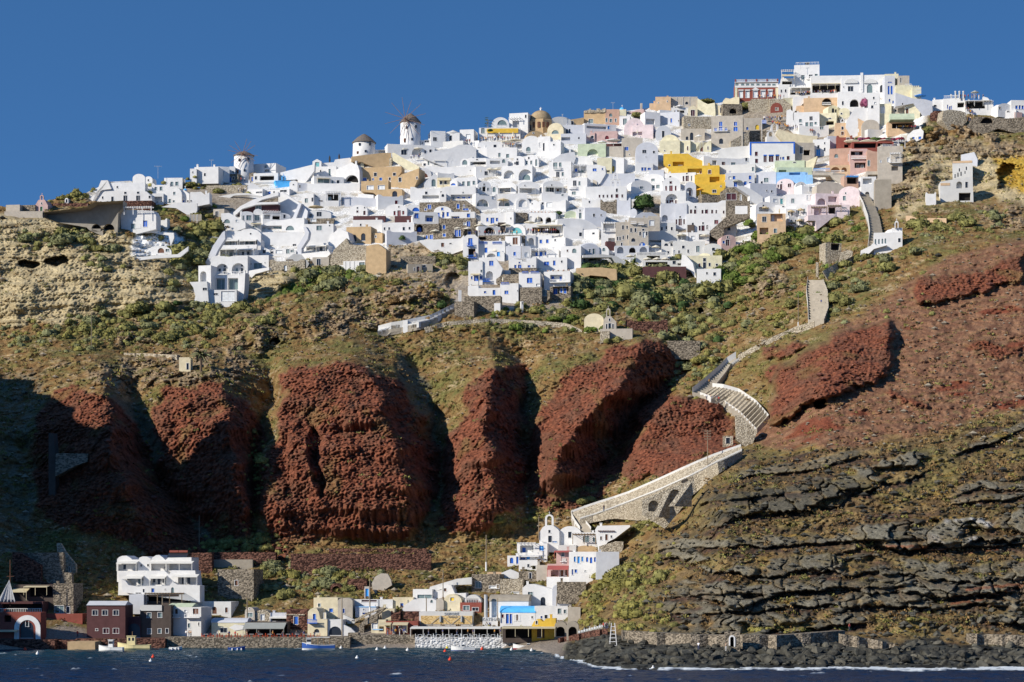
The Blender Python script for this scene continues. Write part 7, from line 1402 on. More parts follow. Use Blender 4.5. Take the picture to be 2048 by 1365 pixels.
h=H('big dark brown boathouse with white roof slab tinted bluish for shade',790,1140,775,1075,'f','m','w865,845,48,44 w955,845,48,44 w1055,845,48,44 w965,1010,50,44,m w1055,1010,50,44,m w880,1000,20,16',Y=590,dep=9,yaw=3,down=1)
o=h[0];s0,z0=local(o,*T(788,778));s1,z1=local(o,*T(1142,740));m=MB();m.add([(s0,-.3,z0),(s1,-.3,z0),(s1,3,z1),(s0,3,z1),(s0,9,z0),(s1,9,z0)],[(0,1,2,3),(3,2,5,4),(0,3,4),(1,5,2),(0,4,5,1)]);m.build('roof',wallmat('v'),o)  # roof takes the bluish whitewash, its shade put into the colour
h=H('dark brown boathouse with white rimmed archway',1140,1280,885,1075,'f','m','a1220,1005,118,125,k',Y=591,dep=8,yaw=3,down=1);o=h[0]
h=H('dark brown house with small white framed windows and white roof',1275,1555,778,1075,'f','k','w1357,868,36,44,g w1455,866,36,44,g w1360,1015,36,44,g w1453,1012,30,40,g w1520,1010,24,40,k',Y=590,dep=8,yaw=3,down=1);strip(h[0],1275,1475,776,828,'W','white_roof_edge',.3)
h=H('white end house with green roof and balcony on the quay',1485,1830,795,1065,'f','W','w1605,835,26,44,n w1780,832,50,50,n w1720,962,22,40,g w1808,948,10,30,k w1690,830,26,20,w',Y=591,dep=8,yaw=12,down=1);rail(h,1690,1830,885,.8,nbar=10,out=1);rail(h,1555,1640,885,.8,nbar=6,out=.8)
o=h[0];s0,z0=local(o,*T(1490,798));s1,z1=local(o,*T(1740,760));m=MB();m.add([(s0,0,z0),(s1,0,z0),(s1,3.4,z1),(s0+1,3.4,z1),(s0,7,z0),(s1,7,z0)],[(0,1,2,3),(3,2,5,4),(0,3,4),(1,5,2),(0,4,5,1)]);m.build('roof',wallmat('G'),o)
h=H('white terraced waterfront hotel, top row with three round gables',*O,c='w',poly=[(1065,480),(1065,360),(1082,340),(1110,328),(1150,326),(1185,345),(1205,362),(1262,362),(1268,345),(1300,333),(1335,335),(1368,350),(1372,372),(1385,345),(1420,322),(1450,320),(1485,345),(1505,368),(1530,345),(1742,342),(1742,480)],feats='P1165,435,180,60 w1120,430,26,44 w1285,416,16,20 w1347,414,16,22 P1450,430,150,66,b P1650,425,220,66,g w1488,436,12,12 w1225,430,40,50,w',Y=600,dep=8,yaw=6,nm='waterfront_hotel',cat='hotel')
for a_,b_ in((1078,1262),(1372,1530),(1530,1768)):awning(h,a_,b_,375,'w',2.2,.5)
h2=H('white terraced waterfront hotel, middle row with awnings',*O,c='w',poly=[(1075,600),(1080,480),(1125,470),(1495,462),(1540,500),(1560,460),(1775,462),(1800,600)],feats='P1230,560,150,70 w1255,560,20,40,g w1290,545,14,20,k P1440,555,140,72,w w1390,550,24,44 w1435,560,30,60 w1478,548,20,44 P1700,555,160,70,g w1650,555,16,60 w1705,555,30,60',Y=596,dep=6,yaw=6,nm='waterfront_hotel',cat='hotel')
for a_,b_ in((1150,1310),(1378,1520),(1590,1815)):awning(h2,a_,b_,508 if a_<1500 else 495,'w',2.4,.6)
h3=H('white terraced waterfront hotel, lowest wall with ramped stair',*O,c='w',poly=[(1110,660),(1105,540),(1140,555),(1170,595),(1260,610),(1365,600),(1480,600),(1540,600),(1570,565),(1615,590),(1818,598),(1818,662)],feats='w1258,668,50,10 w1307,645,16,30,k w1390,642,26,36,b a1570,640,26,50,g w1502,632,8,10,k',Y=592.5,dep=5,yaw=6,nm='waterfront_hotel',cat='hotel')
H('white boat store corner under the waterfront hotel',1175,1308,680,770,'f','v',Y=590,dep=6,yaw=5,nm='white_store',cat='store')
h=H('dark dining terrace under a reed pergola',1308,1680,680,745,'f','k','P1490,720,330,44,k',Y=593,dep=5,yaw=3,nm='dining_terrace',cat='restaurant');pergola(h,1335,1675,675,2.5,2.5,c='n')
o=[x for x in ALLH if x.get('label','').startswith('white terraced waterfront hotel, top')][0]
for x_ in(1560,1645):
 s,z=local(o,*T(x_,342));m=MB();m.add([(s-1.4,.6,z),(s+1.4,.6,z),(s+1.4,2.6,z+1.1),(s-1.4,2.6,z+1.1),(s-1.4,2.7,z),(s+1.4,2.7,z)],[(0,1,2,3),(3,2,5,4),(0,3,4),(1,5,2)]);m.bar((s-1.2,2.7,z+1.5),(s+1.2,2.7,z+1.5),.35,8,mi=1);m.build('solar_heater',[panemat('k'),wallmat('r')],o)
pole('tall wooden pole rising through the pale quay houses',1478,690,1070,r=.2,Y=586)
Zm(300,1060,4.875)
H('tall dark stone retaining wall left of the square tower',*O,c='q',poly=[(360,330),(370,230),(440,222),(600,222),(610,400),(440,400)],Y=632,dep=3,yaw=3,nm='retaining_wall')
H('red brown dry stone retaining wall behind the square tower',600,1225,218,350,'f','q',Y=629,dep=3,yaw=3,nm='retaining_wall')
h=H('square brown stone tower with one small framed window',660,1010,385,665,'f','s','w842,518,30,50,n',Y=613,dep=9,yaw=10,nm='stone_tower',cat='tower')
H('grey roofless wall behind the top of the square tower',620,1000,290,372,'f','C',Y=622,dep=2,yaw=3,nm='roofless_wall')
H('long red brown dry stone retaining wall, centre of the harbour slope',1370,2740,232,385,'f','q',Y=628,dep=3,yaw=1,nm='retaining_wall')
H('second short retaining wall step above the long red brown wall',1745,2700,182,214,'f','q',Y=632,dep=2,yaw=1,nm='retaining_wall')
h=H('crumbling pale stone house with arched window beside the green roof',395,790,700,835,'f','W','w525,782,34,50,n a628,785,44,70,n w745,782,26,50,n',Y=600,dep=7,yaw=10)
h=H('cream boathouse with white barrel roof and fish sign',600,945,862,1020,'s','Y','w718,980,66,46,k w930,975,12,18,g',Y=586,dep=8,yaw=3,rh=44,rc='v',down=1)
o=h[0];a,z0=local(o,*T(825,974));b_,z1=local(o,*T(912,933));m=MB();m.box(a,b_,-.1,0,z0,z1);sg=m.build('fish_sign',panemat('b'),o)
m=MB();c_=(a+b_)/2;zc=(z0+z1)/2;m.add([(c_-2.6,-.14,zc),(c_-1,-.14,zc+.8),(c_+1.4,-.14,zc+.4),(c_+2.6,-.14,zc+1),(c_+2.6,-.14,zc-1),(c_+1.4,-.14,zc-.4),(c_-1,-.14,zc-.8)],[(0,1,2,3,4,5,6)]);m.build('fish',FRAME_M,sg)
h=H('long seaside restaurant shelter with ribbed glass canopy',930,1340,900,1030,'f','k','P1140,975,390,100,k',Y=583,dep=7,yaw=2,down=1,nm='restaurant_shelter',cat='restaurant')
awning(h,930,1330,905,'g',4.5,1.3)
H('stone hut with arched roof behind the ribbed canopy, left',925,1020,755,890,'v','g','w970,830,60,40,g w970,770,10,12',Y=599,dep=6,yaw=8);H('stone vaulted hut with white door behind the ribbed canopy',1010,1175,780,888,'v','S','d1095,855,38,60,w',Y=598,dep=6,yaw=4)
h=H('low white shed with wavy edged roof beside the red stone house',1170,1360,810,900,'f','v','P1260,875,150,30,k',Y=595,dep=5,yaw=3);awning(h,1170,1355,845,'w',2,.3)
h=H('square red stone house with bright blue door',1330,1535,775,975,'f','q','w1423,882,40,76,b',Y=593,dep=7,yaw=8,down=1)
o=h[0];s0,z0=local(o,*T(1330,832));s1,z1=local(o,*T(1512,822));m=MB();m.box(s0-.2,s1,-.2,0,z0,z1);m.build('cornice',wallmat('S'),o)
h=H('cream vault house with blue balcony above the red tables',1535,1730,762,1030,'f','c','w1602,850,28,60,b w1705,838,18,54,b a1626,985,50,36,k',Y=591,dep=8,yaw=8,down=1,poly=[(1535,1030),(1540,800),(1560,775),(1590,762),(1625,768),(1645,800),(1660,870),(1728,870),(1728,1030)]);rail(h,1545,1640,905,.9,'b',out=1.2,nbar=9)
H('cream flat block with small windows behind the blue balcony vault',1595,1830,662,870,'f','c','w1650,735,24,32,g w1765,785,36,36,b w1885,790,18,44,b',Y=602,dep=9,yaw=6)
H('tan shaded side of the cream flat block',1830,1975,665,870,'v','g','w1888,790,18,44,b',Y=603,dep=7,yaw=2,rise=30)  # side of the cream block in darker plaster, shade put into its colour
h=H('white boathouse with big arched opening by the stair',1728,1880,875,1030,'f','w','a1805,985,124,86,k',Y=588,dep=7,yaw=4,down=1)
H('white sloping stair wall right of the arched boathouse',*O,c='w',poly=[(1880,1030),(1880,920),(1960,960),(2000,1000),(2000,1030)],Y=586,dep=2,yaw=2,nm='stair_wall')
H('dark cave opening with grille in the red slope',1760,1870,520,610,'v','q','A1815,580,80,64,k',Y=608,dep=3,yaw=2,nm='cave_store',cat='store')
pole('tall dark pole between the ribbed canopy and the huts',948,600,900,r=.17,Y=589);pole('tall pole before the white arched boathouse',1872,660,1025,r=.17,Y=583)
Zm(600,1100,5.934)
h=H('white house with maroon parapet left of the landing stair',590,930,590,700,'f','w','w820,605,180,22,m',Y=606,dep=7,yaw=4)
h=H('light blue trimmed white house below the maroon parapet',655,905,672,800,'f','v','w757,710,20,18,w w790,755,100,20,b',Y=600,dep=6,yaw=4);strip(h[0],665,900,672,684,'b','blue_trim',.1)
H('white house wall behind the landing stair',930,1100,590,700,'f','w',Y=607,dep=6,yaw=4)
H('white sloping shed roof at the stair foot',*O,c='W',poly=[(510,850),(512,770),(560,790),(645,830),(650,860),(600,870)],Y=596,dep=4,yaw=3,nm='white_shed',cat='shed')
wa=H('stone landing stair parapet rising to the right',*O,c='s',poly=[(700,960),(705,885),(770,830),(920,740),(1000,690),(1010,700),(920,775),(915,870),(850,870),(760,900),(755,985)],Y=590,dep=3,yaw=4,nm='landing_stair_wall')
H('rear parapet of the landing stair',*O,c='S',poly=[(600,880),(600,860),(780,750),(980,680),(1000,692),(800,775),(640,870)],Y=594,dep=1,yaw=3,nm='landing_stair_wall')
m=MB();
for i in range(16):
 u_,v_=T(640+i*23,925-i*14);p=P(u_,v_,590.5+i*.25);m.box(p.x-1.2,p.x+1.2,p.y,p.y+3,p.z-2,p.z)
tag(m.build('landing_stair',wallmat('g')),'flight of pale steps between the landing stair parapets','stairway',None,'thing')
h=H('beige vaulted house with blue door right of the landing stair',1100,1345,565,700,'f','c','w1208,662,36,56,b',Y=602,dep=7,yaw=3)
h=H('beige low house with blue window beside the stair top',970,1120,700,840,'f','c','w1135,710,30,30,b w960,808,24,24,m',Y=594,dep=6,yaw=4)
H('red stone wall remains behind the red cafe',1080,1190,725,845,'c','q',Y=593,dep=4,yaw=4,nm='rubble_wall');H('square red stone wall above the red cafe',1230,1440,732,845,'f','q',Y=593.5,dep=5,yaw=6,nm='rubble_wall')
h=H('small red painted cafe with white shutters and canvas wings',1020,1400,848,1000,'f','r','w1055,900,56,36,y w1115,950,30,80,w w1185,932,26,36,g d1240,940,44,90,w w1370,935,50,60,w',Y=589,dep=6,yaw=3,down=1,nm='red_cafe',cat='cafe')
awning(h,950,1090,862,'c',3.2,.5);awning(h,1110,1290,860,'c',3.2,.5)
h=H('cream store beside the cave mouth under the landing stair',845,1020,830,985,'f','c','w885,905,66,60,w P965,940,60,60',Y=590.5,dep=5,yaw=4,down=1);strip(h[0],860,985,940,952,'b','blue_band',.1)
H('stone cube bollard wall on the quay by the dinghy',570,690,985,1065,'f','s',Y=578,dep=2.5,yaw=4,nm='stone_block',cat='wall',down=1)
h=H('white flat house with dish aerial on its roof above the harbour',1340,1570,468,600,'f','w','w1483,555,180,44,g',Y=604,dep=7,yaw=5)
h=H('white lower house with sloped ramp roof',*O,c='w',poly=[(1210,720),(1240,660),(1340,590),(1570,575),(1615,600),(1615,740)],feats='a1562,612,30,34,g',Y=598,dep=7,yaw=5)
H('beige rounded wall right of the ramp roof house',1615,1705,575,740,'v','g',Y=599,dep=6,yaw=2)
h=H('bright blue door shed in the red slope above the stair',765,820,435,575,'f','g','d796,515,44,112,B',Y=612,dep=3,yaw=3,nm='blue_door_shed',cat='shed')
H('flat brown roofed stone hut in the slope',560,790,345,460,'f','q',Y=617,dep=4,yaw=3,nm='stone_hut',cat='hut')
H('big smooth grey concrete patch slab in the slope',*O,c='g',poly=[(860,470),(850,400),(890,320),(960,280),(1040,285),(1075,350),(1090,420),(1020,465),(940,480)],Y=617,dep=2,yaw=3,nm='concrete_slab',cat='slab')
h=H('cream vault house with yellow framed window',1705,1900,525,728,'v','c','w1806,587,46,44,y',Y=599,dep=7,yaw=8,rise=90)
pole('dark pole with wires beside the landing stair',830,340,790,r=.17,Y=592,base=110);pole('wooden pole behind the orange wall canteen',1500,565,880,r=.17,Y=593);pole('pole above the white vaulted houses of the harbour',1697,290,575,r=.14,Y=602)
Zm(860,1000,4.1375)
h=H('orange brick patterned restaurant wall with white sign band',-90,355,925,1040,'f','W','',Y=592,dep=6,yaw=3,down=1,nm='restaurant',cat='restaurant');strip(h[0],-75,350,960,1030,mat('orange_brick',(.52,.34,.13),scale=3,kind='stone',col2=(.74,.54,.26)),'orange_brick_panel',.12)
text_on(h,'sunset',178,941,34,mat('grey_letters',(.30,.32,.33)),name='sign_lettering',out=.1)
text_on(h,'TAVERNA',190,970,13,mat('grey_letters',(.30,.32,.33)),name='small_sign_lettering',out=.2)
o=h[0]
for x_ in(90,265):
 s,z=local(o,*T(x_,1028));_,zt=local(o,*T(x_,960));w_=2.6;m=MB();m.bar((s-w_,-.25,z),(s,-.25,zt),.06,4);m.bar((s+w_,-.25,z),(s,-.25,zt),.06,4);m.bar((s,-.25,(z+zt)/2-.5),(s,-.25,(z+zt)/2+.9),.35,4,.35);m.build('wire_bracket',mat('grey_letters',(.30,.32,.33)),o)
h=H('white parapet wall carrying grey lettering above the canopy',435,560,975,1040,'f','w','w495,1025,12,20,b',Y=589,dep=5,yaw=3,down=1,nm='sign_wall');text_on(h,'KATINA',498,992,26,mat('grey_letters',(.30,.32,.33)),name='sign_lettering',out=.06)
h=H('white house with grey barrel roof facing the sea',492,815,785,985,'s','w','w540,920,26,90,w w533,965,40,10,B',Y=597,dep=8,yaw=8,rh=56,rc='C')
h=H('white house with bright blue barrel roof',580,870,880,1050,'s','w','w601,963,18,30,r w640,985,24,80,b w668,985,18,80,b w720,975,22,50,n w704,978,14,50,b w738,978,14,50,b w824,910,14,22 w845,972,12,18',Y=590,dep=7,yaw=8,rh=54,rc='B',down=1)
h=H('big white vault house with arched dark doorway and red chair',850,1020,695,880,'f','w','a935,845,40,80,k w830,780,40,36,g',Y=600,dep=9,yaw=4,poly=[(765,880),(765,730),(800,700),(860,698),(1015,740),(1015,880)])
h=H('grey shaded barrel gable of the big white vault house',1012,1162,698,880,'v','v',Y=599.5,dep=8,yaw=0,rise=44)
h=H('white lower house with blue grey shutters on the terrace',865,1140,880,985,'f','w','w1070,922,28,44,g w1116,924,20,30,g w960,968,24,30,k w922,972,14,20,b w1000,970,16,20,b',Y=595,dep=7,yaw=4)
H('grey shaded side of the lower shutter house',1140,1245,890,980,'f','g',Y=595.5,dep=6,yaw=2)  # white house side in greyer plaster, shade drawn into the colour
h=H('yellow barrel vaulted boathouse on the quay',842,1042,985,1150,'f','A','a905,1100,40,80,k w882,1015,16,26,k P940,1105,16,80,n',Y=586,dep=6,yaw=4,down=1,poly=[(842,1150),(842,1040),(862,1005),(885,990),(910,988),(935,1010),(960,985),(1040,982),(1042,1150)])
h=H('long white quayside canopy over the fish restaurant tables, left half',-160,600,1055,1150,'f','k','P220,1110,740,70,k',Y=586.5,dep=5,yaw=2,down=1,nm='restaurant_shelter',cat='restaurant');awning(h,-150,590,1048,'w',6,.25)
h=H('long brown edged quayside canopy right of the white one',600,1045,1050,1150,'f','k','P740,1110,230,70,k',Y=587.5,dep=5,yaw=2,down=1,nm='restaurant_shelter',cat='restaurant');awning(h,600,1040,1048,'c',6,.2)
for i,(a_,b_)in enumerate(((1030,1130),(1130,1230))):H(['left grey boathouse vault next to the leaning ladder','right grey boathouse vault next to the leaning ladder'][i],a_,b_,1005,1130,'v','C','A%d,1090,%d,80,k'%((a_+b_)/2,70),Y=586,dep=5,yaw=3,down=1,rise=40)
m=MB();p0=P(*T(1200,1110),581);p1=P(*T(1160,1000),584);
for q in(-.25,.25):m.bar(p0+Vector((q,0,0)),p1+Vector((q,0,0)),.06,4)
for i in range(9):c_=p0.lerp(p1,(i+.5)/9);m.bar(c_+Vector((-.25,0,0)),c_+Vector((.25,0,0)),.04,4)
tag(m.build('ladder',panemat('B')),'blue grey ladder leaning on the grey boathouse vaults','ladder',None,'thing')
H('low white store with metal shutter at the end of the canopy',985,1080,1040,1120,'f','W','w1030,1100,60,50,g',Y=585,dep=5,yaw=3,down=1)
h=H('cream vault house with plant pots above the orange wall',285,425,785,915,'v','W','P350,850,100,60,g',Y=600,dep=6,yaw=4);rail(h,290,420,850,.8,nbar=10)
h=H('cream arched gable with yellow green framed window',118,262,782,920,'v','c','w183,822,40,30,G P215,905,80,30,k',Y=596,dep=7,yaw=8,rise=60);strip(h[0],250,262,850,900,'r','red_band',.1)
H('dark red fascia house left of the steel flue',258,425,850,915,'f','r','w300,895,50,36,g w375,905,50,26,k',Y=595,dep=5,yaw=3)
m=MB();p=P(*T(462,985),590);m.bar(p,p+Vector((0,0,26)),.45,10);tag(m.build('steel_flue',mat('galvanised_steel',(.45,.46,.47),rough=.4)),'tall round steel flue between the red fascia and grey barrel roof','flue',None,'thing')
o=[x for x in bpy.data.objects if x.name=='steel_flue'][0]
for v in o.data.vertices:
 if v.co.z>p.z+1:v.co.z=p.z+(985-785)/4.1375/F*590
h=H('white vault house with grey roof at the left of the harbour cluster',20,245,700,840,'f','w','w125,745,20,26,n w0,770,10,20',Y=603,dep=7,yaw=8,poly=[(20,840),(20,760),(95,745),(100,712),(140,700),(175,705),(205,775),(300,770),(300,840)])
h=H('weathered two storey stone house with white window',345,575,615,765,'f','s','w398,703,46,50,g w520,722,60,20,w w563,718,26,30,w',Y=606,dep=8,yaw=10)
H('tan rubble terrace house with plain wall',580,770,655,780,'f','S','w705,770,60,16,w',Y=605,dep=7,yaw=4)
H('white ramp roof rising left of the weathered stone house',*O,c='W',poly=[(-40,760),(0,720),(220,655),(345,640),(345,700),(210,705),(60,750)],Y=608,dep=3,yaw=4,nm='ramp_wall')
H('stone hut with dark doorway above the white vault',738,920,590,660,'f','s','d830,628,20,46,k',Y=609,dep=5,yaw=6)
h=H('white fold roofed house below the blue window balcony',590,735,575,650,'g','w','',Y=611,dep=6,yaw=4,rise=30)
H('peach boundary wall beside the fold roofed house',472,592,597,642,'f','o',Y=612,dep=3,yaw=3,nm='boundary_wall')
h=H('white house with blue arched doors left of the balcony house',640,740,462,540,'f','w','a675,502,28,48,b w722,500,18,60,b',Y=617,dep=6,yaw=4)
h=H('white balcony house with one big bright blue window',725,970,360,500,'f','w','P800,408,110,60 w770,415,30,40,b w850,400,20,40,g w922,400,36,40,B w768,487,40,16,b w812,483,30,24,B',Y=618,dep=8,yaw=10);pergola(h,730,875,362,2,2.2);rail(h,738,905,465,.9,nbar=14,out=1)
h=H('white terrace room under the blue window balcony house',735,890,500,580,'f','w','w813,545,16,26,k P860,560,30,30',Y=614,dep=5,yaw=6)
H('tan rubble house gable right of the terrace room',880,975,540,660,'f','g',Y=612,dep=5,yaw=4)
h=H('white chapel with small bell gable and barrel roof over the harbour',*O,c='w',poly=[(905,358),(905,270),(930,230),(955,212),(1015,210),(1060,245),(1070,262),(1070,358)],feats='w988,262,18,24,k d993,325,30,54,k w1030,348,40,10,B',Y=620,dep=9,yaw=6,nm='harbour_chapel',cat='chapel');belfry(h,987,212,4.2,5.6)
h=H('second white vault attached right of the harbour chapel',1070,1250,218,358,'v','w','w1157,290,28,50,k',Y=620.5,dep=8,yaw=4,rise=60)
h=H('white house with timber pergola and beam ends right of the chapel',1180,1390,270,375,'f','w','w1290,325,50,50,g w1360,330,26,34,g',Y=617,dep=7,yaw=6);pergola(h,1185,1380,290,3,2.6,c='n')
h=H('white flat house stepping up right with brown beam ends',*O,c='w',poly=[(1385,378),(1365,250),(1385,215),(1655,210),(1655,225),(1530,320),(1470,350),(1400,385)],feats='w1415,318,14,30,n w1460,310,20,50,n w1500,305,12,20,k',Y=614,dep=8,yaw=8)
o=h[0]
m=MB()
for x_ in range(1395,1530,14):s,z=local(o,*T(x_,262));m.box(s-.12,s+.12,-.5,0,z,z+.25)
m.build('beam_ends',panemat('n'),o)
h=H('pink house with white fishbone mural and porch',1045,1165,420,530,'f','p','w1100,450,26,40,g w1165,505,20,30,g',Y=612,dep=6,yaw=6)
o=h[0];a,z0=local(o,*T(1078,512));b_,_=local(o,*T(1136,512));m=MB();m.bar((a,-.1,z0),(b_,-.1,z0),.12,4)
for i in range(5):s=a+(b_-a)*(.3+.13*i);m.bar((s,-.1,z0-.9),(s,-.1,z0+.9),.09,4)
m.lathe([(.7,-.05),(.7,.05)],10,(a+.6,-.1,z0));m.build('fishbone_mural',FRAME_M,o);awning(h,1030,1160,420,'r',1.5,.3)
h=H('pink lower house with dark red awning and brown windows',970,1175,530,640,'f','p','w1092,608,26,50,n w1130,602,24,44,n P1030,610,60,50,m',Y=608,dep=6,yaw=6);awning(h,975,1150,545,'r',2.5,.9)
h=H('white house with three bright blue shutters and fish ornaments',1150,1400,430,635,'f','w','w1198,492,16,44,B w1229,497,20,56,B w1260,490,16,40,B a1300,494,18,40,b a1333,500,20,50,b a1366,494,18,40,b w1285,590,14,12,w w1178,598,12,46,b w1206,590,20,28,b',Y=609,dep=9,yaw=10)
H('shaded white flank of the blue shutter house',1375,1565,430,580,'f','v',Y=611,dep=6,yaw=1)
o=ALLH[-2];
H('tan barrel roof behind the pink house',1205,1385,378,430,'v','t',Y=616,dep=6,yaw=4,rise=30);H('pale roofed white chimney block above the pink house',1060,1210,375,425,'f','W',Y=615,dep=5,yaw=4)
H('low white terrace wall below the pink awning house',965,1230,638,680,'f','w',Y=605,dep=5,yaw=8,nm='terrace_wall')
H('dark grey stone terrace house below the white terrace wall',1050,1290,680,780,'f','s',Y=606,dep=5,yaw=3)
H('rubble masonry wall below the stepped white house',*O,c='S',poly=[(1395,430),(1400,385),(1530,345),(1600,345),(1600,390),(1560,430)],Y=612,dep=2,yaw=3,nm='rubble_wall')
pole('tall pole left of the blue window balcony house',465,290,560,r=.17,Y=612,base=45);pole('dark pole left of the orange wall restaurant',108,580,810,r=.15,Y=597);pole('pole by the harbour chapel roof',900,140,300,r=.13,Y=621);pole('pole before the blue barrel roof',560,815,970,r=.14,Y=587);pole('pole before the lower shutter house',1048,800,985,r=.14,Y=588)
def table_proto(c,cloth):
 o=empty('restaurant_table',(0,0,0));m=MB();m.box(-.55,.55,-.45,.45,.72,.77);m.build('tabletop',mat('cloth_'+cloth,{'w':(.75,.75,.74),'r':(.5,.06,.04)}[cloth]),o)
 for sx in(-.45,.45):
  for sy in(-.35,.35):m=MB();m.box(sx-.04,sx+.04,sy-.04,sy+.04,0,.72);m.build('leg',panemat(c),o)
 return o
def chair_proto(c):
 o=empty('chair',(0,0,0));mt=panemat(c);m=MB();m.box(-.24,.24,-.24,.24,.43,.48);m.build('seat',mt,o);m=MB();m.box(-.24,.24,.20,.25,.55,1.0);m.build('backrest',mt,o)
 for sx in(-.21,.21):
  for sy in(-.21,.21):m=MB();m.box(sx-.03,sx+.03,sy-.03,sy+.03,0,.43 if sy<0 else .55);m.build('leg',mt,o)
 return o
TP={};FR=random.Random(8)
def furn(kind,c,x,y,z,rz,label,group):
 k=(kind,c)
 if k in TP:o=copy_tree(TP[k])
 else:o=TP[k]=table_proto({'r':'o','w':'w'}[c],'w')if kind=='t' else chair_proto({'r':'o','w':'w'}[c])
 o.location=(x,y,z);o.rotation_euler=(0,0,rz);tag(o,label,'table' if kind=='t' else 'chair',group)
PANEC['o']=('red_orange_paint',(.55,.09,.03))
def seats(u0,u1,Y0,rows,z,c,tl,cl,gt,gc,step=2.3):
 for r_ in range(rows):
  Yq=Y0+r_*2.0;x=(u0-CU)/F*Yq;x1=(u1-CU)/F*Yq
  while x<x1:
   furn('t',c,x,Yq,z,0,tl,gt)
   for dx,rz in((-.85,R(90)),(.85,R(-90))):
    furn('c',c,x+dx+FR.uniform(-.1,.1),Yq+FR.uniform(-.2,.2),z,rz+FR.uniform(-.3,.3),cl,gc)
   x+=step
seats(412,645,575.5,1,QZ,'r','small table with red orange legs on the brown stone quay','red orange chair at the quayside restaurant tables','red legged restaurant tables','red orange restaurant chairs')
seats(840,1095,574.2,1,QW,'w','white table along the edge of the whitewashed quay','white chair at the edge of the whitewashed quay','white quayside tables','white quayside chairs')
seats(1098,1158,573,1,QW,'w','white table on the quay end near the yellow boathouse','white chair on the quay end near the yellow boathouse','white quay end tables','white quay end chairs')
o=wallstrip('rubble_wall','red brown rubble wall under the stepped white chairs',[(1100*0+1060,1150),(1240,1110),(1380,1080),(1470,1068)],[(1060,1180),(1240,1150),(1380,1120),(1470,1110)],'q',5,-1.5)
for i in range(24):
 t=i/23;x_,y_=1235+245*t,1108-62*t-(i%2)*14;u_,v_=T(x_,y_);Yq=DY(u_,v_+6)-.5;p=P(u_,v_,Yq);furn('c','w',p.x,p.y,p.z-.3,R(90*(i%4)),'white chair on the sloping terrace above the dark boulders','white chairs by the boulders')
m=MB();u_,v_=T(1515,1205);Yq=DY(u_,v_)-1;b0=P(u_,v_,Yq);hh=(1205-1020)/4.1375/F*Yq
for sx in(-1,1):
 for sy in(-1,1):m.bar(b0+Vector((sx*.85,sy*.85,-1)),b0+Vector((sx*.35,sy*.35,hh)),.09,4)
for i in range(6):
 z=hh*i/6;w_=.85-.5*i/6
 for a,b_ in(((-1,-1),(1,-1)),((1,-1),(1,1)),((1,1),(-1,1)),((-1,1),(-1,-1))):m.bar(b0+Vector((a[0]*w_,a[1]*w_,z)),b0+Vector((b_[0]*w_,b_[1]*w_,z)),.06,4)
tag(m.build('lattice_beacon',FRAME_M),'white lattice beacon tower standing on the dark boulders','beacon',None,'thing')
def hullmesh(L_,B_,H_,sheer=.35,n=14):
 m=MB();rows=[]
 for i in range(n+1):
  t=i/n;x=(t-.5)*L_;b=B_/2*(math.sin(math.pi*min(1,.18+t*.82)**1.0)**.55 if t<.999 else .02);b=B_/2*min(1,(.72+.5*t)if t<.5 else 1)*(1 if t<.55 else max(.02,1-((t-.55)/.45)**2));zt=H_*(1+sheer*(t-.35)**2*4*(1 if t>.35 else .4))
  rows.append([(x,-b,zt),(x+.0,-b*.93,H_*.35),(x,-b*.45,-H_*.25),(x,b*.45,-H_*.25),(x,b*.93,H_*.35),(x,b,zt)])
 vs=[p for r in rows for p in r];fs=[];k=6;mi=[]
 for i in range(n):
  for j in range(5):m_i=1 if j in(0,4)else 0;fs.append(((i*k+j,(i+1)*k+j,(i+1)*k+j+1,i*k+j+1),m_i))
  fs.append(((i*k,i*k+5,(i+1)*k+5,(i+1)*k),2))
 m.v=vs
 for f,q in fs:m.f.append(f);m.m.append(q)
 m.f.append((0,1,2,3,4,5));m.m.append(1)
 return m
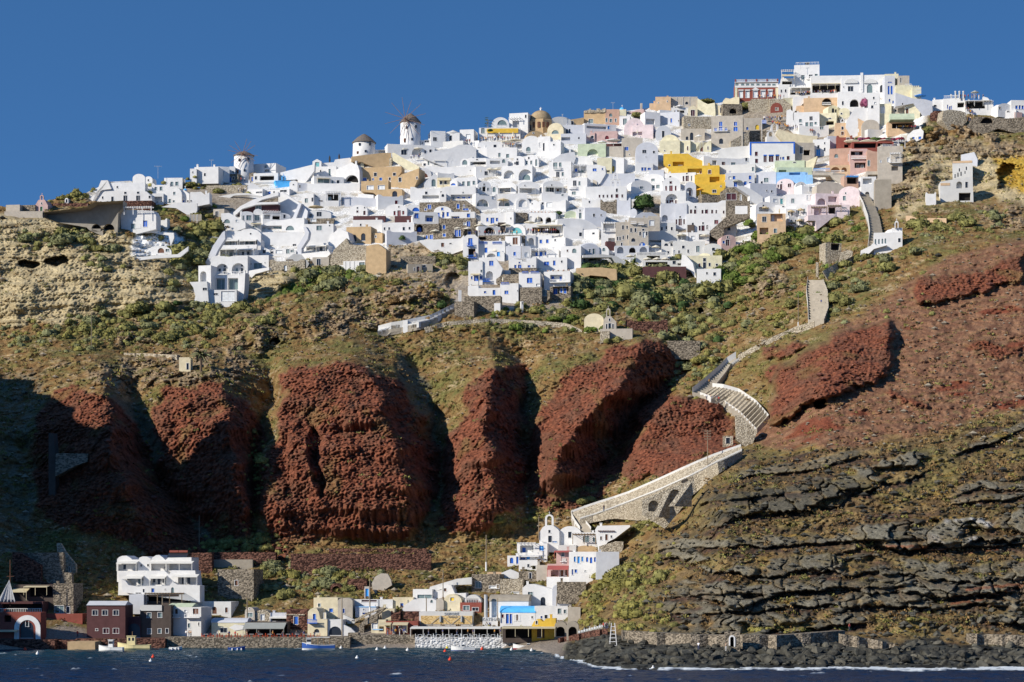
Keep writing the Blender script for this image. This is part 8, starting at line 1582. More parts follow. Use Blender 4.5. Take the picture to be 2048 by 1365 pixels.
def boat(label,u,v,Lpx,k='small',lo='w',hi='b',deck='w',rz=0,cab=None,mast=0,name='rowing_boat',cat='boat',canopy=None):
 Y=(CZ)*F/(v-CV);L_=Lpx/F*Y/max(.5,abs(math.cos(rz)));o=empty(name,(P(u,v,Y).x,Y,0));o.rotation_euler=(0,0,rz);tag(o,label,cat,None,'thing')
 B_=L_*.34;H_=L_*.11+.25
 pm=lambda c:mat('boat_'+{'w':'white','b':'blue','y':'cream_yellow','r':'dark_red','g':'grey','k':'black','t':'teal'}[c],{'w':(.72,.72,.70),'b':(.03,.09,.32),'y':(.72,.62,.33),'r':(.30,.03,.04),'g':(.42,.44,.46),'k':(.04,.04,.05),'t':(.3,.5,.48)}[c],rough=.4)
 hm_=hullmesh(L_,B_,H_);hm_.build('hull',[pm(lo),pm(hi),mat('boat_deck',(.30,.25,.18))],o)
 m=MB()
 for s in(-1,1):
  pts=[(p[0],p[1]*1.0,p[2])for p in hm_.v[(0 if s<0 else 5)::6]]
  for a,b in zip(pts,pts[1:]):m.bar(a,b,.07,4)
 m.build('gunwale',pm(deck),o)
 for q in(-.2,.12):m=MB();m.box(q*L_-.15,q*L_+.15,-B_*.4,B_*.4,H_*.95,H_*1.02);m.build('thwart',mat('boat_wood',(.36,.22,.11)),o)
 if cab:
  c0,c1,ch=cab;m=MB();a,b=c0*L_,c1*L_;m.box(a,b,-B_*.28,B_*.28,H_,H_+ch);m.box(a-.15,b+.15,-B_*.33,B_*.33,H_+ch,H_+ch+.12);cb=m.build('wheelhouse',pm(deck),o)
  for q in(.25,.7):m=MB();m.box(a+(b-a)*q-.25,a+(b-a)*q+.25,-B_*.28-.03,B_*.28+.03,H_+ch*.5,H_+ch*.85);m.build('window',panemat('k'),cb)
 if canopy:
  c0,c1,ch=canopy;m=MB();m.box(c0*L_,c1*L_,-B_*.42,B_*.42,H_+ch,H_+ch+.1);cp=m.build('canopy',pm('w'),o);m=MB()
  for q in np.linspace(c0*L_+.1,c1*L_-.1,4):
   for s in(-1,1):m.bar((q,s*B_*.4,H_),(q,s*B_*.4,H_+ch),.04,4)
  m.build('canopy_posts',mat('boat_wood',(.36,.22,.11)),cp)
 if mast:m=MB();m.bar((L_*.05,0,H_),(L_*.05,0,H_+mast),.08,5,.04);m.build('mast',mat('boat_wood',(.36,.22,.11)),o)
 for q in(-.25,.05,.28):
  m=MB();m.lathe([(.05,.3),(.16,.2),(.16,-.2),(.05,-.3)],6,(q*L_,-B_*.5,H_*.55));m.build('fender',FRAME_M,o)
 return o
boat('cream yellow fishing caique with wheelhouse by the slip',268,1300,66,lo='y',hi='y',deck='y',rz=R(178),cab=(-.05,.2,2.2),mast=3.4,name='fishing_boat')
boat('white fishing boat with blue wheelhouse left of the yellow one',222,1303,50,lo='w',hi='w',rz=R(172),cab=(-.1,.08,1.8),mast=2.2,name='fishing_boat')
boat('small white boat just behind the white fishing boat',205,1298,30,lo='w',hi='g',rz=R(160),mast=1.5,name='fishing_boat')
boat('white dinghy with blue keel off the brown quay',351,1300.5,26,lo='b',hi='w',name='dinghy')
boat('pale green dinghy in front of the red tables',398,1296,18,lo='w',hi='t',name='dinghy')
boat('white and blue rowing boat in the middle of the bay',473,1302,34,lo='w',hi='b',deck='b',rz=R(8))
boat('blue hulled excursion boat with long white canopy',637,1300,66,lo='w',hi='b',rz=R(180),cab=(.22,.36,1.7),canopy=(-.35,.2,1.9),name='excursion_boat')
boat('grey inflatable launch with white console by the stone cube',706,1290,44,lo='g',hi='g',rz=R(14),cab=(-.3,-.18,1.4),name='inflatable_boat')
boat('small cream boat tied left of the excursion boat',596,1291,24,lo='y',hi='y',name='dinghy')
boat('small white motorboat with windshield off the cafe',805,1292,30,lo='b',hi='w',rz=R(3),cab=(0,.12,.8),name='motorboat')
boat('small boat with red cabin near the white quay',900,1296,20,lo='b',hi='w',cab=(0,.25,1),name='motorboat')
boat('white inflatable launch with blue base off the white quay',926,1303,48,lo='b',hi='w',rz=R(182),cab=(-.05,.05,.7),name='inflatable_boat')
boat('small grey skiff right of the white inflatable launch',982,1294,20,lo='g',hi='g',name='dinghy')
boat('white inflatable boat with maroon base near the boulders',1048,1299,44,lo='r',hi='w',rz=R(180),cab=(-.25,-.15,.5),name='inflatable_boat')
boat('upturned small white boat hauled out beside the boulders',1148,1290,24,lo='w',hi='w',rz=R(12),name='dinghy').location.z=2.2
BUO=[(50,1301,'r'),(75,1309,'w'),(306,1316,'r'),(301,1325,'w'),(327,1296,'r'),(682,1298,'w'),(560,1295,'w'),(770,1298,'w'),(754,1301,'w'),(815,1302,'w'),(890,1305,'r'),(900,1321,'r'),(894,1298,'y'),(714,1318,'w'),(964,1300,'r'),(1023,1301,'w'),(1063,1303,'w'),(1306,1339,'w')]
BL=['red buoy at the far left below the arched portal','white float near the left landing','orange red buoy below the yellow fishing boat','white float below the orange red buoy','tiny red buoy right of the yellow fishing boat','white buoy right of the excursion boat','white float below the ribbed canopy posts','tall white buoy off the red cafe','flat white float left of the tall white buoy','small white float left of the white quay','red buoy left of the white inflatable launch','lowest red buoy in the bay','yellow buoy by the white inflatable launch','white float far out below the landing stair','small red buoy between the launch and the skiff','pale float left of the maroon based inflatable','white ball buoy below the maroon based inflatable','single white float off the dark boulders']
for(u,v,c),lb in zip(BUO,BL):
 Y=CZ*F/(v-CV);m=MB();r_=.42;m.lathe([(.05,-r_),(r_*.7,-r_*.6),(r_,0),(r_*.7,r_*.6),(.12,r_*.95),(.1,r_*1.5)],10);o=m.build('buoy',mat('buoy_'+c,{'r':(.75,.07,.03),'w':(.78,.78,.76),'y':(.75,.6,.05)}[c],rough=.4),smooth=True);o.location=(P(u,v,Y).x,Y,.15);tag(o,lb,'buoy','mooring buoys')
Zm(0,1040,4.55)
o=empty('sail_mast',P(*T(92,750),580));tag(o,'wooden mast with grey white draped sail over the far left terrace','mast',None,'thing');sc_=580/F/4.55
m=MB();m.bar((0,0,-1),(0,0,(750-365)*sc_),.16,6,.08);m.bar((-30*sc_,0,(750-515)*sc_),(35*sc_,0,(750-515)*sc_),.08,5);m.build('spar',panemat('n'),o)
m=MB();vs=[];n2=14
for j in range(8):
 f=j/7;hw0,hw1=-110*f,60*f
 for i in range(n2+1):t=i/n2;vs.append(((hw0+(hw1-hw0)*t)*sc_,-.9+.55*math.sin(i*2.2)*f,(750-545)*(1-f)*sc_))
m.add(vs,[(j*(n2+1)+i,j*(n2+1)+i+1,(j+1)*(n2+1)+i+1,(j+1)*(n2+1)+i)for j in range(7)for i in range(n2)])
sl_=m.build('draped_sail',mat('sail_cloth',(.52,.53,.55),var=.1),o,smooth=True);sm=sl_.modifiers.new('t','SOLIDIFY');sm.thickness=.05
NR=random.Random(21)
def leafmat(name,col,var=.5):
 if name in MATS:return MATS[name]
 m=bpy.data.materials.new(name);m.use_nodes=True;n=m.node_tree.nodes;L=m.node_tree.links;b=n['Principled BSDF'];b.inputs['Roughness'].default_value=.8;b.inputs['Specular IOR Level'].default_value=.15
 g_=n.new('ShaderNodeNewGeometry');t=n.new('ShaderNodeTexNoise');t.inputs['Scale'].default_value=.55;t.inputs['Detail'].default_value=6;L.new(g_.outputs['Position'],t.inputs[0])
 r=n.new('ShaderNodeValToRGB');e=r.color_ramp.elements;e[0].position=.32;e[1].position=.68;e[0].color=(*[c*(1-var)for c in col],1);e[1].color=(*[c*(1+var)for c in col],1)
 L.new(t.outputs['Fac'],r.inputs[0]);L.new(r.outputs[0],b.inputs['Base Color']);MATS[name]=m;return m
LM={'o':leafmat('olive_leaves',(.19,.18,.06)),'y':leafmat('yellow_green_leaves',(.21,.19,.055)),'g':leafmat('dark_green_leaves',(.05,.085,.026)),'G':leafmat('grey_green_leaves',(.175,.18,.085)),'b':leafmat('brown_scrub',(.22,.14,.06)),'l':leafmat('bright_green_leaves',(.11,.15,.03)),'p':leafmat('pink_blossom',(.30,.09,.16)),'r':leafmat('red_blossom',(.22,.03,.05))}
def clump(m,cx,cy,cz,rx,ry,rz,n,s,rnd,mi=0,shell=.55):
 for _ in range(n):
  while 1:
   a,b,c=rnd.uniform(-1,1),rnd.uniform(-1,1),rnd.uniform(-.35,1);q=a*a+b*b+c*c
   if shell<q<1:break
  c0=Vector((cx+a*rx,cy+b*ry,cz+c*rz));d=Vector((rnd.gauss(0,1),rnd.gauss(0,1),rnd.gauss(0,1))).normalized();e=Vector((a,b,c+.4)).normalized().cross(d)
  if e.length<.1:continue
  e.normalize();f=Vector((a,b,c+.4)).normalized().lerp(d,.35);k=s*rnd.uniform(.6,1.4);m.add([c0-e*k,c0+f*k*.9,c0+e*k,c0-f*k*.7],[(0,1,2,3)],mi)
def core(m,cx,cy,cz,rx,ry,rz,rnd,mi=0):
 n1,n2=9,5;vs=[]
 for j in range(n2+1):
  t=math.pi*(j/n2)*.62
  for i in range(n1):p=2*math.pi*i/n1;k=rnd.uniform(.85,1.1);vs.append((cx+rx*k*math.sin(t+.05)*math.cos(p),cy+ry*k*math.sin(t+.05)*math.sin(p),cz+rz*k*math.cos(t)))
 m.add(vs,[(j*n1+i,j*n1+(i+1)%n1,(j+1)*n1+(i+1)%n1,(j+1)*n1+i)for j in range(n2)for i in range(n1)]+[tuple(range(n1))[::-1]],mi)
BUSH=[]
for k in range(7):
 rnd=random.Random(50+k);m=MB();
 for q in range(4+k%3):
  a=rnd.uniform(0,6.28);r_=rnd.uniform(0,.42);rr_=rnd.uniform(.34,.56);x,y=r_*math.cos(a),r_*math.sin(a);z=rnd.uniform(-.05,.12)
  core(m,x,y,z,rr_*.86,rr_*.86,rr_*.8,rnd);clump(m,x,y,z,rr_,rr_,rr_*.95,90,.075,rnd)
 BUSH.append(m.mesh('bush_foliage'))
BMAT={}
def bush(u,v,wpx,c,label,group,name='shrub',Y=None,hz=1.0,cat='shrub'):
 Yb=Y or DY(u,v)-.2;s=wpx/F*Yb/1.5;k=NR.randrange(len(BUSH));key=(k,c)
 if key not in BMAT:me_=BUSH[k].copy();me_.materials.clear();me_.materials.append(LM[c]);BMAT[key]=me_
 o=bpy.data.objects.new(name,BMAT[key]);COL.objects.link(o);o.location=P(u,v,Yb);o.scale=(s,s,s*hz*NR.uniform(.75,1.0));o.rotation_euler=(0,0,NR.uniform(0,6.28));return tag(o,label,cat,group)
SMALL=[]
def field(n,pts,wr,cols,label,group,hz=1.0,vpow=1.0):
 n0=n;n=max(3,int(n*.56));wr=(wr[0]*1.7,wr[1]*1.55);xs=[p[0]for p in pts];ys=[p[1]for p in pts];k=0;t=0
 while k<n and t<n*30:
  t+=1;u=NR.uniform(min(xs),max(xs));v=NR.uniform(min(ys),max(ys))
  if not inpoly(pts,np.array([u]),np.array([v]))[0]:continue
  bush(u,v,NR.uniform(*wr),NR.choice(cols),label,group,hz=hz);k+=1
 for _ in range(n0*7):
  u=NR.uniform(min(xs)-15,max(xs)+15);v=NR.uniform(min(ys)-8,max(ys)+8)
  if inpoly(pts,np.array([u]),np.array([v]))[0]or NR.random()<.15:SMALL.append((u,v,NR.uniform(.3,.62)*wr[0],NR.choice(cols)))
field(16,[(0,652),(110,645),(200,655),(240,690),(60,700),(0,690)],(14,26),'oyG','low rounded shrub on the slope under the tan cliff at far left','shrubs under the far left cliff')
field(30,[(135,640),(300,615),(440,612),(470,640),(420,690),(300,690),(180,695)],(20,42),'ooyG','rounded olive shrub between the tan cliff and the palm','shrubs above the palm')
field(12,[(360,480),(390,440),(440,450),(445,490),(400,590),(350,540)],(26,52),'ooG','big olive bush in the dip left of the white stepped hotel','bushes left of the hotel')
field(10,[(320,420),(430,400),(440,430),(350,470)],(14,26),'oylb','shrub on the rocky slope below the white cliff top houses','shrubs below the cliff top houses')
field(8,[(110,392),(170,388),(190,400),(120,402)],(14,24),'oy','shrub on the ruined terrace right of the pink chapel','shrubs by the pink chapel')
field(9,[(240,368),(300,362),(440,372),(520,380),(520,395),(430,385),(300,375)],(12,22),'oy','shrub among the ridge houses near the first windmill','shrubs near the first windmill')
field(10,[(30,470),(180,470),(180,490),(40,492)],(18,44),'oG','shrub on the brow of the tan cliff under the concrete wall','shrubs on the tan cliff brow')
field(6,[(180,500),(240,500),(230,540),(185,530)],(18,34),'oG','shrub hanging in the cleft of the tan cliff','shrubs in the cliff cleft')
field(17,[(600,560),(640,538),(740,540),(750,560),(690,575),(610,585)],(22,42),'olG','green bush at the foot of the orange tan wall','bushes under the orange wall')
field(14,[(470,600),(600,600),(560,640),(480,660),(440,650)],(16,30),'oob','shrub on the spur below the green patch','shrubs on the spur')
field(14,[(760,560),(860,545),(900,600),(860,650),(780,640)],(12,26),'oby','shrub on the brown crag left of the white stair wall','shrubs on the brown crag')
field(8,[(870,510),(930,515),(935,545),(880,540)],(18,32),'oG','shrub over the dark grotto by the blue windowed houses','shrubs over the grotto')
field(30,[(950,640),(1000,610),(1140,600),(1160,640),(1290,640),(1280,665),(1000,665)],(14,30),'ooGly','shrub along the rubble terrace wall under the blue windowed houses','shrubs along the terrace wall')
field(44,[(1150,555),(1180,530),(1300,520),(1380,560),(1460,560),(1480,640),(1420,700),(1330,690),(1290,640),(1160,620)],(26,52),'ooGGg','large rounded bush in the green hollow below the centre of town','bushes in the green hollow')
field(46,[(1445,500),(1560,465),(1640,445),(1700,415),(1715,440),(1650,500),(1560,520),(1500,570),(1440,590)],(22,44),'oollG','green bush on the slope right of the cream villa','bushes right of the cream villa')
field(24,[(1660,530),(1740,510),(1790,495),(1850,500),(1780,540),(1700,600),(1660,640)],(16,34),'ooG','shrub on the slope right of the broad stepped stairway','shrubs right of the broad stairway')
field(16,[(1800,440),(1880,440),(1960,420),(2040,440),(1960,470),(1830,490)],(16,38),'ooG','shrub right of the little white stair chapel','shrubs right of the stair chapel')
field(18,[(1460,600),(1590,560),(1600,640),(1540,670),(1470,700)],(12,26),'oby','shrub on the dry slope left of the broad stepped stairway','shrubs left of the broad stairway')
field(16,[(1360,700),(1470,700),(1440,745),(1380,780),(1330,800)],(14,30),'oyG','shrub beside the steep middle stair','shrubs beside the steep stair')
field(34,[(1160,1240),(1190,1180),(1300,1110),(1340,1110),(1310,1200),(1280,1262),(1210,1258)],(20,40),'yyo','yellow green bush on the slope right of the harbour houses','yellow green bushes by the harbour')
field(26,[(520,1120),(700,1130),(760,1170),(640,1190),(530,1195)],(16,34),'yoG','bush on the harbour slope right of the square stone tower','bushes right of the stone tower')
field(16,[(400,1080),(560,1085),(560,1105),(410,1108)],(14,28),'yo','bush on the ledge above the square stone tower','bushes above the stone tower')
field(16,[(860,1150),(1010,1110),(1040,1085),(1060,1095),(960,1150),(880,1180)],(10,22),'yob','scrub bush on the slope left of the harbour chapel','scrub left of the harbour chapel')
field(16,[(880,1060),(1130,1005),(1300,960),(1330,960),(1200,1005),(1120,1040)],(10,22),'yo','small shrub above the long pale ramp','shrubs above the long ramp')
field(8,[(1250,1060),(1340,1030),(1330,1060),(1270,1080)],(12,24),'yo','small shrub below the arched viaduct bay','shrubs below the viaduct')
field(12,[(500,860),(535,860),(525,1000),(505,980)],(10,22),'yo','small shrub in the gully left of the biggest red cliff','shrubs left of the biggest red cliff')
field(10,[(500,1050),(530,1050),(560,1085),(420,1090)],(12,24),'yo','shrub at the foot of the biggest red cliff','shrubs at the foot of the red cliff')
field(10,[(1480,1255),(1700,1255),(1700,1263),(1480,1263)],(10,20),'y','yellow green tuft beside the shore path','tufts beside the shore path')
field(10,[(1800,255),(1900,265),(1880,300),(1830,300)],(12,26),'ob','shrub on the crag below the crowded lookout','shrubs below the lookout')
for(u,v,w_,c,lb,hz)in[(1290,412,64,'g','large dark green tree crown between white houses in the centre of town',1.3),(804,480,26,'g','round dark bush before the shaded white wall in the gully',1.1),(884,613,26,'g','dark green tree beside the grey stone cube',1.3),(1115,428,20,'g','dark bush beside the greenish vaulted shed',1.0),(1490,215,24,'o','olive bush growing over the big rubble retaining wall',1.5),(1415,205,40,'o','wide olive bush on the skyline wall',.5),(1275,232,26,'o','olive bush under the thin chimney stack',1.0),(1505,452,22,'o','round bush left of the peach cube house',1.0),(1728,212,22,'p','tall pink flowering bougainvillea against the white mansion',1.9),(1210,365-8,18,'o','bush on the roof of the arched cistern',.8),(980,262,12,'g','small dark bush at the end of the yellow awning terrace',1.0),(355,608,26,'g','dark green sapling at the base of the tan cliff',1.1),(210,628,26,'G','grey green tamarisk at the base of the tan cliff',1.1),(405,590,20,'G','thin grey green tree before the flared hotel buttress',1.4),(1110,640,36,'l','bright green bush left of the halfway chapel',.7),(1700,480,20,'o','bush at the foot of the upper stairway wall',1),(1756,480,18,'G','bush overgrowing the end of the upper stairway',1.0),(1820,1240,24,'y','yellow green bush in the rockfall above the shore path',.8)]:
 bush(u,v,w_,c,lb,None,hz=hz,Y=(DY(u,v)-2.5),name='tree' if 'tree' in lb else 'bush',cat='tree' if 'tree' in lb else 'bush')
for i in range(10):bush(1702+i*11,280,20,'rgprlg'[i%6],'flowering creeper mound on the deep red restaurant roof','flowering creepers over the red restaurant',Y=DY(1702+i*11,283)-3.5,hz=.8,name='creeper',cat='creeper')
Yp=DY(402,742)-2;pb=P(402,740,Yp);o=empty('palm_tree',pb);tag(o,'date palm with drooping fronds on the left slope','palm tree');m=MB();m.bar((0,0,-1),(0,0,4.6),.4,8,.32);m.build('trunk',mat('palm_bark',(.14,.10,.07),bump=.6),o)
m=MB();rr_=random.Random(2)
for i in range(46):
 a=i*2.4;el=rr_.uniform(-.5,1.1);L_=rr_.uniform(2.8,3.9);p0=Vector((0,0,4.6));w_=.28;side=Vector((-math.sin(a),math.cos(a),0));pts=[]
 for k in range(6):t=k/5;pts.append(p0+Vector((math.cos(a)*math.cos(el)*L_*t,math.sin(a)*math.cos(el)*L_*t,math.sin(el)*L_*t-1.6*t*t)))
 for k in range(5):
  ww=w_*(1-k/5.5)*1.6
  for sg in(-1,1):m.add([pts[k],pts[k+1],pts[k+1]+side*sg*ww*.8-Vector((0,0,.25)),pts[k]+side*sg*ww-Vector((0,0,.2))],[(0,1,2,3)])
m.build('fronds',LM['G'],o)
pb=P(976,266,DY(976,270)+1);o=empty('pine_tree',pb);tag(o,'small layered pine on the skyline left of the yellow awning','pine tree');m=MB();m.bar((0,0,-1),(0,0,5.2),.14,6,.07)
for i in range(9):a=i*2.1;z=2+i*.38;m.bar((0,0,z),(math.cos(a)*1.5,math.sin(a)*1.5,z+.4),.05,4)
m.build('trunk',mat('pole_wood',(.26,.21,.15)),o);m=MB();rr_=random.Random(4)
for i in range(9):a=i*2.1;z=2.4+i*.38;clump(m,math.cos(a)*1.1,math.sin(a)*1.1,z,.8,.8,.22,60,.1,rr_,shell=0)
m.build('crown',LM['g'],o)
m=MB();ks='oyGblg';rnd=random.Random(77)
for u,v,w_,c in SMALL:
 if v>1262 and u<1130:continue
 Yb=DY(u,v)-.1;s=w_/F*Yb/1.5;p=P(u,v,Yb);rnd_n=int(14+5*s);core(m,p.x,p.y,p.z,s*.75,s*.75,s*.62,rnd,ks.index(c));clump(m,p.x,p.y,p.z,s,s,s*.85,rnd_n+16,.13*s,rnd,ks.index(c))
tag(m.build('undergrowth',[LM[c]for c in ks]),'small rounded undergrowth filling in between the larger bushes','undergrowth',None,'stuff')
rs=np.random.RandomState(5);m=MB();ms_=MB();rnd=random.Random(9)
dens_=(1-VILL)*(1-BEN)*(1-ROCKS)*(1-.93*RED)*(1-.55*TUFF)*(1-.7*SCREE*PROMZ)*(1-CAVE)*(sstep(1262,1245,V)+(U>1150)*(V>1245)*.3)
dens_=dens_*(.25+.75*sstep(-.25,.25,fbm(X/10+3,S/9+5,3)))
cnt={0:0,1:0,2:0}
tries=26000;uu=rs.uniform(-10,2060,tries);vv=rs.uniform(300,1270,tries)
for u,v in zip(uu,vv):
 i=int(np.searchsorted(us,u));t=(v-VB[i])/(VT[i]-VB[i])
 if t<0 or t>.995:continue
 r=int(t*(NV-1));dn_=dens_[r,i]
 if rnd.random()>dn_:continue
 Yq=TER[r,i];p=P(u,v,Yq);k=rnd.choices([0,1,2],[5,3,4]if not PROMZ[r,i]>.5 else[2,1,6])[0];s=rnd.uniform(.35,1.15)*(1.35 if rnd.random()<.15 else 1)
 for _ in range(11):
  a=rnd.uniform(0,6.28);q=rnd.random()**.5;x,y,z=q*math.cos(a)*s,q*math.sin(a)*s,rnd.uniform(0,.75)*s*(1.1-q*.7)
  e=Vector((rnd.gauss(0,1),rnd.gauss(0,1),rnd.gauss(0,.5))).normalized()*.30*s;f=Vector((x*.5,y*.5,.5*s)).normalized()*.34*s;c0=p+Vector((x,y,z));m.add([c0-e,c0+f,c0+e,c0-f*.5],[(0,1,2,3)],k)
tag(m.build('scrub',[LM['o'],LM['y'],LM['b']]),'low dry scrub and herbs covering the slopes','scrub',None,'stuff')
def rockmesh(seed,n=1):
 rnd_=random.Random(seed);bm=bmesh.new();bmesh.ops.create_icosphere(bm,subdivisions=2,radius=1);pl=[(Vector((rnd_.gauss(0,1),rnd_.gauss(0,1),rnd_.gauss(0,1))).normalized(),rnd_.uniform(.42,.8))for _ in range(11)]
 for v in bm.verts:
  for nn,dd in pl:
   q=v.co.dot(nn)
   if q>dd:v.co-=nn*(q-dd)
  v.co*=1+rnd_.uniform(-.04,.04)
 me_=bpy.data.meshes.new('boulder');bm.to_mesh(me_);bm.free();return me_
RK=[rockmesh(70+i)for i in range(8)]
RM=[mat('black_lava',(.03,.029,.026),var=.5,scale=.8,bump=.8,bscale=2.5,col2=(.10,.095,.075)),mat('grey_lava',(.075,.072,.058),var=.4,scale=.8,bump=.8,bscale=2.5,col2=(.15,.14,.11)),mat('pale_stone',(.26,.21,.15),var=.3,scale=1,bump=.5,col2=(.42,.36,.26))]
RKM={}
def rock(u,v,wpx,k,label,group,Y=None,name='boulder',sq=.8):
 Yb=Y or DY(u,v)-.4;s=wpx/F*Yb/2;i=NR.randrange(8)
 if(i,k)not in RKM:me_=RK[i].copy();me_.materials.append(RM[k]);RKM[(i,k)]=me_
 o=bpy.data.objects.new(name,RKM[(i,k)]);COL.objects.link(o);o.location=P(u,v,Yb);o.scale=(s*NR.uniform(.8,1.25),s,s*NR.uniform(.6,1.0)*sq*1.2);o.rotation_euler=(NR.uniform(-.4,.4),NR.uniform(-.4,.4),NR.uniform(0,6));return tag(o,label,'boulder',group)
for i in range(285):
 u=1135+925*((i*.618034)%1);top_=np.interp(u,[1135,1180,1300,1700,1800,2060],[1296,1274,1282,1288,1284,1296]);bot_=np.interp(u,[1135,1300,1700,2060],[1322,1330,1330,1336]);t=NR.random();v=top_+(bot_-top_)*t
 rock(u,v,NR.uniform(10,34)*(1.15 if t>.4 else .9),0 if NR.random()<.55+.4*t else 1,'dark lava boulder in the tumbled heap along the right hand shore','lava boulders on the shore')
for i in range(40):
 t=NR.random();u=1700+340*NR.random();v=1215+55*NR.random()+(u-1700)*.02;rock(u,v,NR.uniform(8,24),1,'grey boulder in the rockfall above the shore path','boulders in the rockfall')
rs2=random.Random(12);rv=[tuple(v.co)for v in RK[0].vertices];rf=[tuple(p.vertices)for p in RK[0].polygons]
ico=[(0,0,1),(.9,0,.3),(.28,.85,.3),(-.72,.53,.3),(-.72,-.53,.3),(.28,-.85,.3),(0,0,-.6)];icf=[(0,1,2),(0,2,3),(0,3,4),(0,4,5),(0,5,1),(6,2,1),(6,3,2),(6,4,3),(6,5,4),(6,1,5)]
m=MB();uu=rs.uniform(-10,2060,15000);vv=rs.uniform(300,1330,15000)
for u,v in zip(uu,vv):
 i=int(np.searchsorted(us,u));t=(v-VB[i])/(VT[i]-VB[i])
 if t<0 or t>.995:continue
 r=int(t*(NV-1));low_=PROMZ[r,i]*(v>900);pr_=(1-VILL[r,i])*(1-CAVE[r,i])*(.45+.5*low_+.3*ROCKS[r,i])
 if v>1255 and u<1130 or rnd.random()>pr_:continue
 k=3 if RED[r,i]>.5 else(2 if rnd.random()>low_+ROCKS[r,i]*2+.15 else(0 if rnd.random()<.5 else 1));s=rnd.uniform(.2,.6)*(2.2 if rnd.random()<.07 else 1);p=P(u,v,TER[r,i]-.1);a=rnd.uniform(0,6.3);ca,sa=math.cos(a),math.sin(a)
 m.add([(p.x+(x*ca-y*sa)*s*1.2,p.y+(x*sa+y*ca)*s,p.z+z*s*.8)for x,y,z in ico],icf,k)
RM.append(mat('red_scoria_stone',(.12,.04,.025),var=.5,scale=1,col2=(.24,.10,.07)))
tag(m.build('loose_stones',RM),'loose stones scattered over the slopes','stones',None,'stuff')
Zm(0,0,1)
wallstrip('shore_path_wall','rubble masonry wall carrying the path along the right hand shore',[(1245,1262),(1400,1270),(1560,1271),(1680,1262),(1690,1262)],[(1245,1282),(1400,1290),(1560,1292),(1680,1282),(1690,1280)],'s',5,-3)
wallstrip('shore_path_wall','lower rubble ramp wall on the right hand shore',[(1680,1268),(1740,1278),(1790,1288)],[(1680,1290),(1740,1294),(1790,1298)],'s',2,-2)
wallstrip('shore_path_wall','rubble path wall near the right edge of the shore',[(1940,1268),(2060,1272)],[(1940,1285),(2060,1290)],'s',4,-3)
h=H('white rimmed stone archway in the shore path wall',1450,1480,1264,1294,'f','s','A1464,1283,10,22,k',nm='shore_archway',cat='archway',dep=3,dy=-5.5,yaw=3)
o=h[0];s0,z0=local(o,1457.5,1294);s1,z1=local(o,1470.5,1271);m=MB();n2=10;ro=(s1-s0)/2;ri=ro-.3;sc=(s0+s1)/2;zc=z1-ro;vs=[]
for i in range(n2+1):t=R(180-18*i);vs+=[(sc+ri*math.cos(t),-.15,zc+ri*math.sin(t)),(sc+ro*math.cos(t),-.15,zc+ro*math.sin(t)),(sc+ri*math.cos(t),0,zc+ri*math.sin(t)),(sc+ro*math.cos(t),0,zc+ro*math.sin(t))]
m.add(vs,[f for i in range(n2)for f in((4*i,4*i+4,4*i+5,4*i+1),(4*i+1,4*i+5,4*i+7,4*i+3))]);m.box(s0,s0+.3,-.15,0,z0,zc);m.box(s1-.3,s1,-.15,0,z0,zc);m.build('white_rim',FRAME_M,o)
def crowd(n,x0,x1,y0,y1,label,group,dy=-2.2,Y=None,jit=3):
 for i in range(n):
  t=(i+PRND.uniform(.1,.9))/n;person(label,x0+(x1-x0)*t,y0+(y1-y0)*t+PRND.uniform(-jit,jit),group=group,dy=dy-PRND.uniform(0,1.2),Y=Y)
Zm(1440,110,4.55)
crowd(30,690,1065,372,352,'visitor in the crowd on the summit restaurant terrace','crowd on the summit terrace',-3)
crowd(12,330,590,398,400,'visitor standing in front of the red mansion','visitors at the red mansion',-2.5)
crowd(16,395,600,600,590,'visitor in the crowded lane under the big rubble wall','crowd in the upper lane',-2)
crowd(34,470,860,640,715,'visitor in the crowd queueing down the curved lane','crowd on the curved lane',-3.5,jit=9)
crowd(14,1600,1790,680,680,'guest under the pale green barrel canopy','guests under the barrel canopy',-4)
crowd(8,1230,1560,855,858,'guest on the dark red restaurant terrace','guests on the red terrace',-4)
person('walker on the upper stairway between its parapets',1290,1345,dy=-4)
Zm(680,180,4.55);crowd(24,1275,1630,466,462,'diner seated on the terrace below the yellow awning','diners below the yellow awning',-3,jit=6);crowd(6,1480,1600,522,520,'diner on the lower terrace under the cream parasols','diners on the lower terrace',-4);crowd(4,1130,1190,490,485,'visitor on the terrace beside the white drum house','visitors by the drum house',-2);crowd(5,640,740,632,625,'guest on the terrace under the tall windmill','guests under the tall windmill',-2)
Zm(960,180,4.55);crowd(16,420,700,1308,1308,'diner on the busy restaurant terrace in the middle of town','diners in the middle of town',-3)
Zm(900,400,6.067);crowd(12,300,830,430,425,'sunbather on the long terrace between cream parasols','sunbathers on the long terrace',-4);crowd(2,280,310,690,690,'guest on the blue railed balcony','guests on the blue railed balcony',-3.4)
Zm(1700,130,5.055);crowd(18,985,1230,590,570,'visitor at the stone lookout on the right','visitors at the lookout',-3);crowd(8,1160,1250,440,530,'visitor on the steps under the glazed pavilion','visitors under the glazed pavilion',-3);crowd(10,1070,1350,342,345,'diner on the far right roof terrace','diners on the far right roof',0)
Zm(380,180,4.55);person('visitor in red beside the first windmill',465,838,1,dy=-2);person('visitor in white beside the first windmill',498,838,0,dy=-2);crowd(4,430,510,930,935,'walker on the path below the first windmill','walkers below the first windmill',-1.5)
Zm(1440,360,4.55);person('woman climbing alone on the broad stepped stairway',921,1138,2,dy=-4.2)
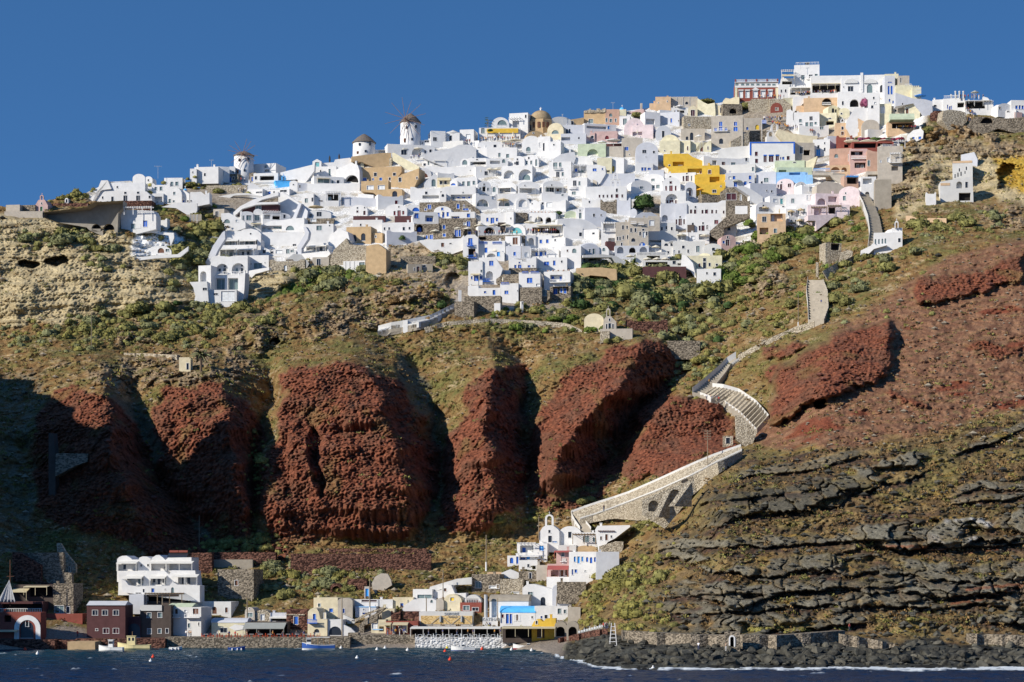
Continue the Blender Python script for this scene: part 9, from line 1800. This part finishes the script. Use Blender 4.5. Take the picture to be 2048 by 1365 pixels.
Zm(1120,700,3.79);person('walker in orange on the steep middle stair',1131,262,5,dy=-4.5);crowd(4,1100,1230,372,400,'walker resting at the top of the cobbled ramp','walkers on the cobbled ramp',-5);person('walker low on the long pale ramp',332,1222,3,dy=-7);person('walker high on the long pale ramp',1296,792,2,dy=-6)
Zm(0,0,1);crowd(10,845,1090,1271,1271,'diner at the white tables on the whitewashed quay','diners on the whitewashed quay',0,Y=575.5,jit=0);crowd(10,420,640,1275,1275,'diner at the red legged tables on the brown quay','diners on the brown quay',0,Y=577,jit=0);crowd(5,770,815,1271,1271,'guest standing before the small red cafe','guests before the red cafe',0,Y=579,jit=0);crowd(3,372,384,1274,1274,'person on the quay beside the green roofed house','people beside the green roofed house',0,Y=576,jit=0)
person('person in red standing left of the dark brown boathouse',155,1275,1,Y=575);person('bather standing on the boulders below the shore path',1397,1300,0,dy=-5);person('bather sitting near the white rimmed shore archway',1452,1302,4,dy=-5);person('walker at the fork of the shore path',1699,1262,1,dy=-4);crowd(3,1205,1216,1258,1262,'person by the white chairs above the boulders','people by the white chairs',-2)
Zm(380,180,4.55)
def aerial(label,u,vt,vb,w_=1.4):
 Yq=DY(u,vb)-2;hh=(vb-vt)/F*Yq;b0=P(u,vb,Yq);o=empty('aerial',b0);m=MB();m.bar((0,0,-1),(0,0,hh),.05,4);m.build('mast',mat('galvanised_steel',(.45,.46,.47),rough=.4),o);m=MB();m.bar((-w_/2,0,hh*.95),(w_/2,0,hh*.95),.04,4)
 for i in range(5):m.bar((-w_/2+w_*i/4,0,hh*.95-.25),(-w_/2+w_*i/4,0,hh*.95+.25),.025,4)
 m.build('antenna',mat('galvanised_steel',(.45,.46,.47),rough=.4),o);tag(o,label,'aerial')
aerial('tall mast with stay lines on the left hand roofs',316,332,352,2.4);aerial('television aerial on the long low skyline house',423,320,334);aerial('television aerial between the dome and the ruined mansion',1125,229,250,.5);aerial('television aerial left of the small blue dome',1226,205,222);aerial('television aerial on the summit block roof',1601,125,134);aerial('television aerial on the far right roof',1948,186,205)
Zm(1440,110,4.55);Yq=DY(*T(381,792))-3;b0=P(*T(381,792),Yq);hh=(792-590)/4.55/F*Yq;o=empty('flagpole',b0);tag(o,'white flagpole with blue and white flag above the blue bordered house','flagpole');m=MB();m.bar((0,0,-1),(0,0,hh),.08,6);m.build('pole',FRAME_M,o)
m=MB();W_=1.7;
for i in range(9):z=hh-.1-i*.15;m.box(.08,W_,-.03+.001*i,.03,z-.15,z,i%2)
m.box(.08,.7,-.05,.05,hh-.85,hh-.1,0);m.box(.33,.45,-.06,.06,hh-.85,hh-.1,1);m.box(.08,.7,-.06,.06,hh-.53,hh-.42,1);m.build('flag',[panemat('b'),FRAME_M],o)
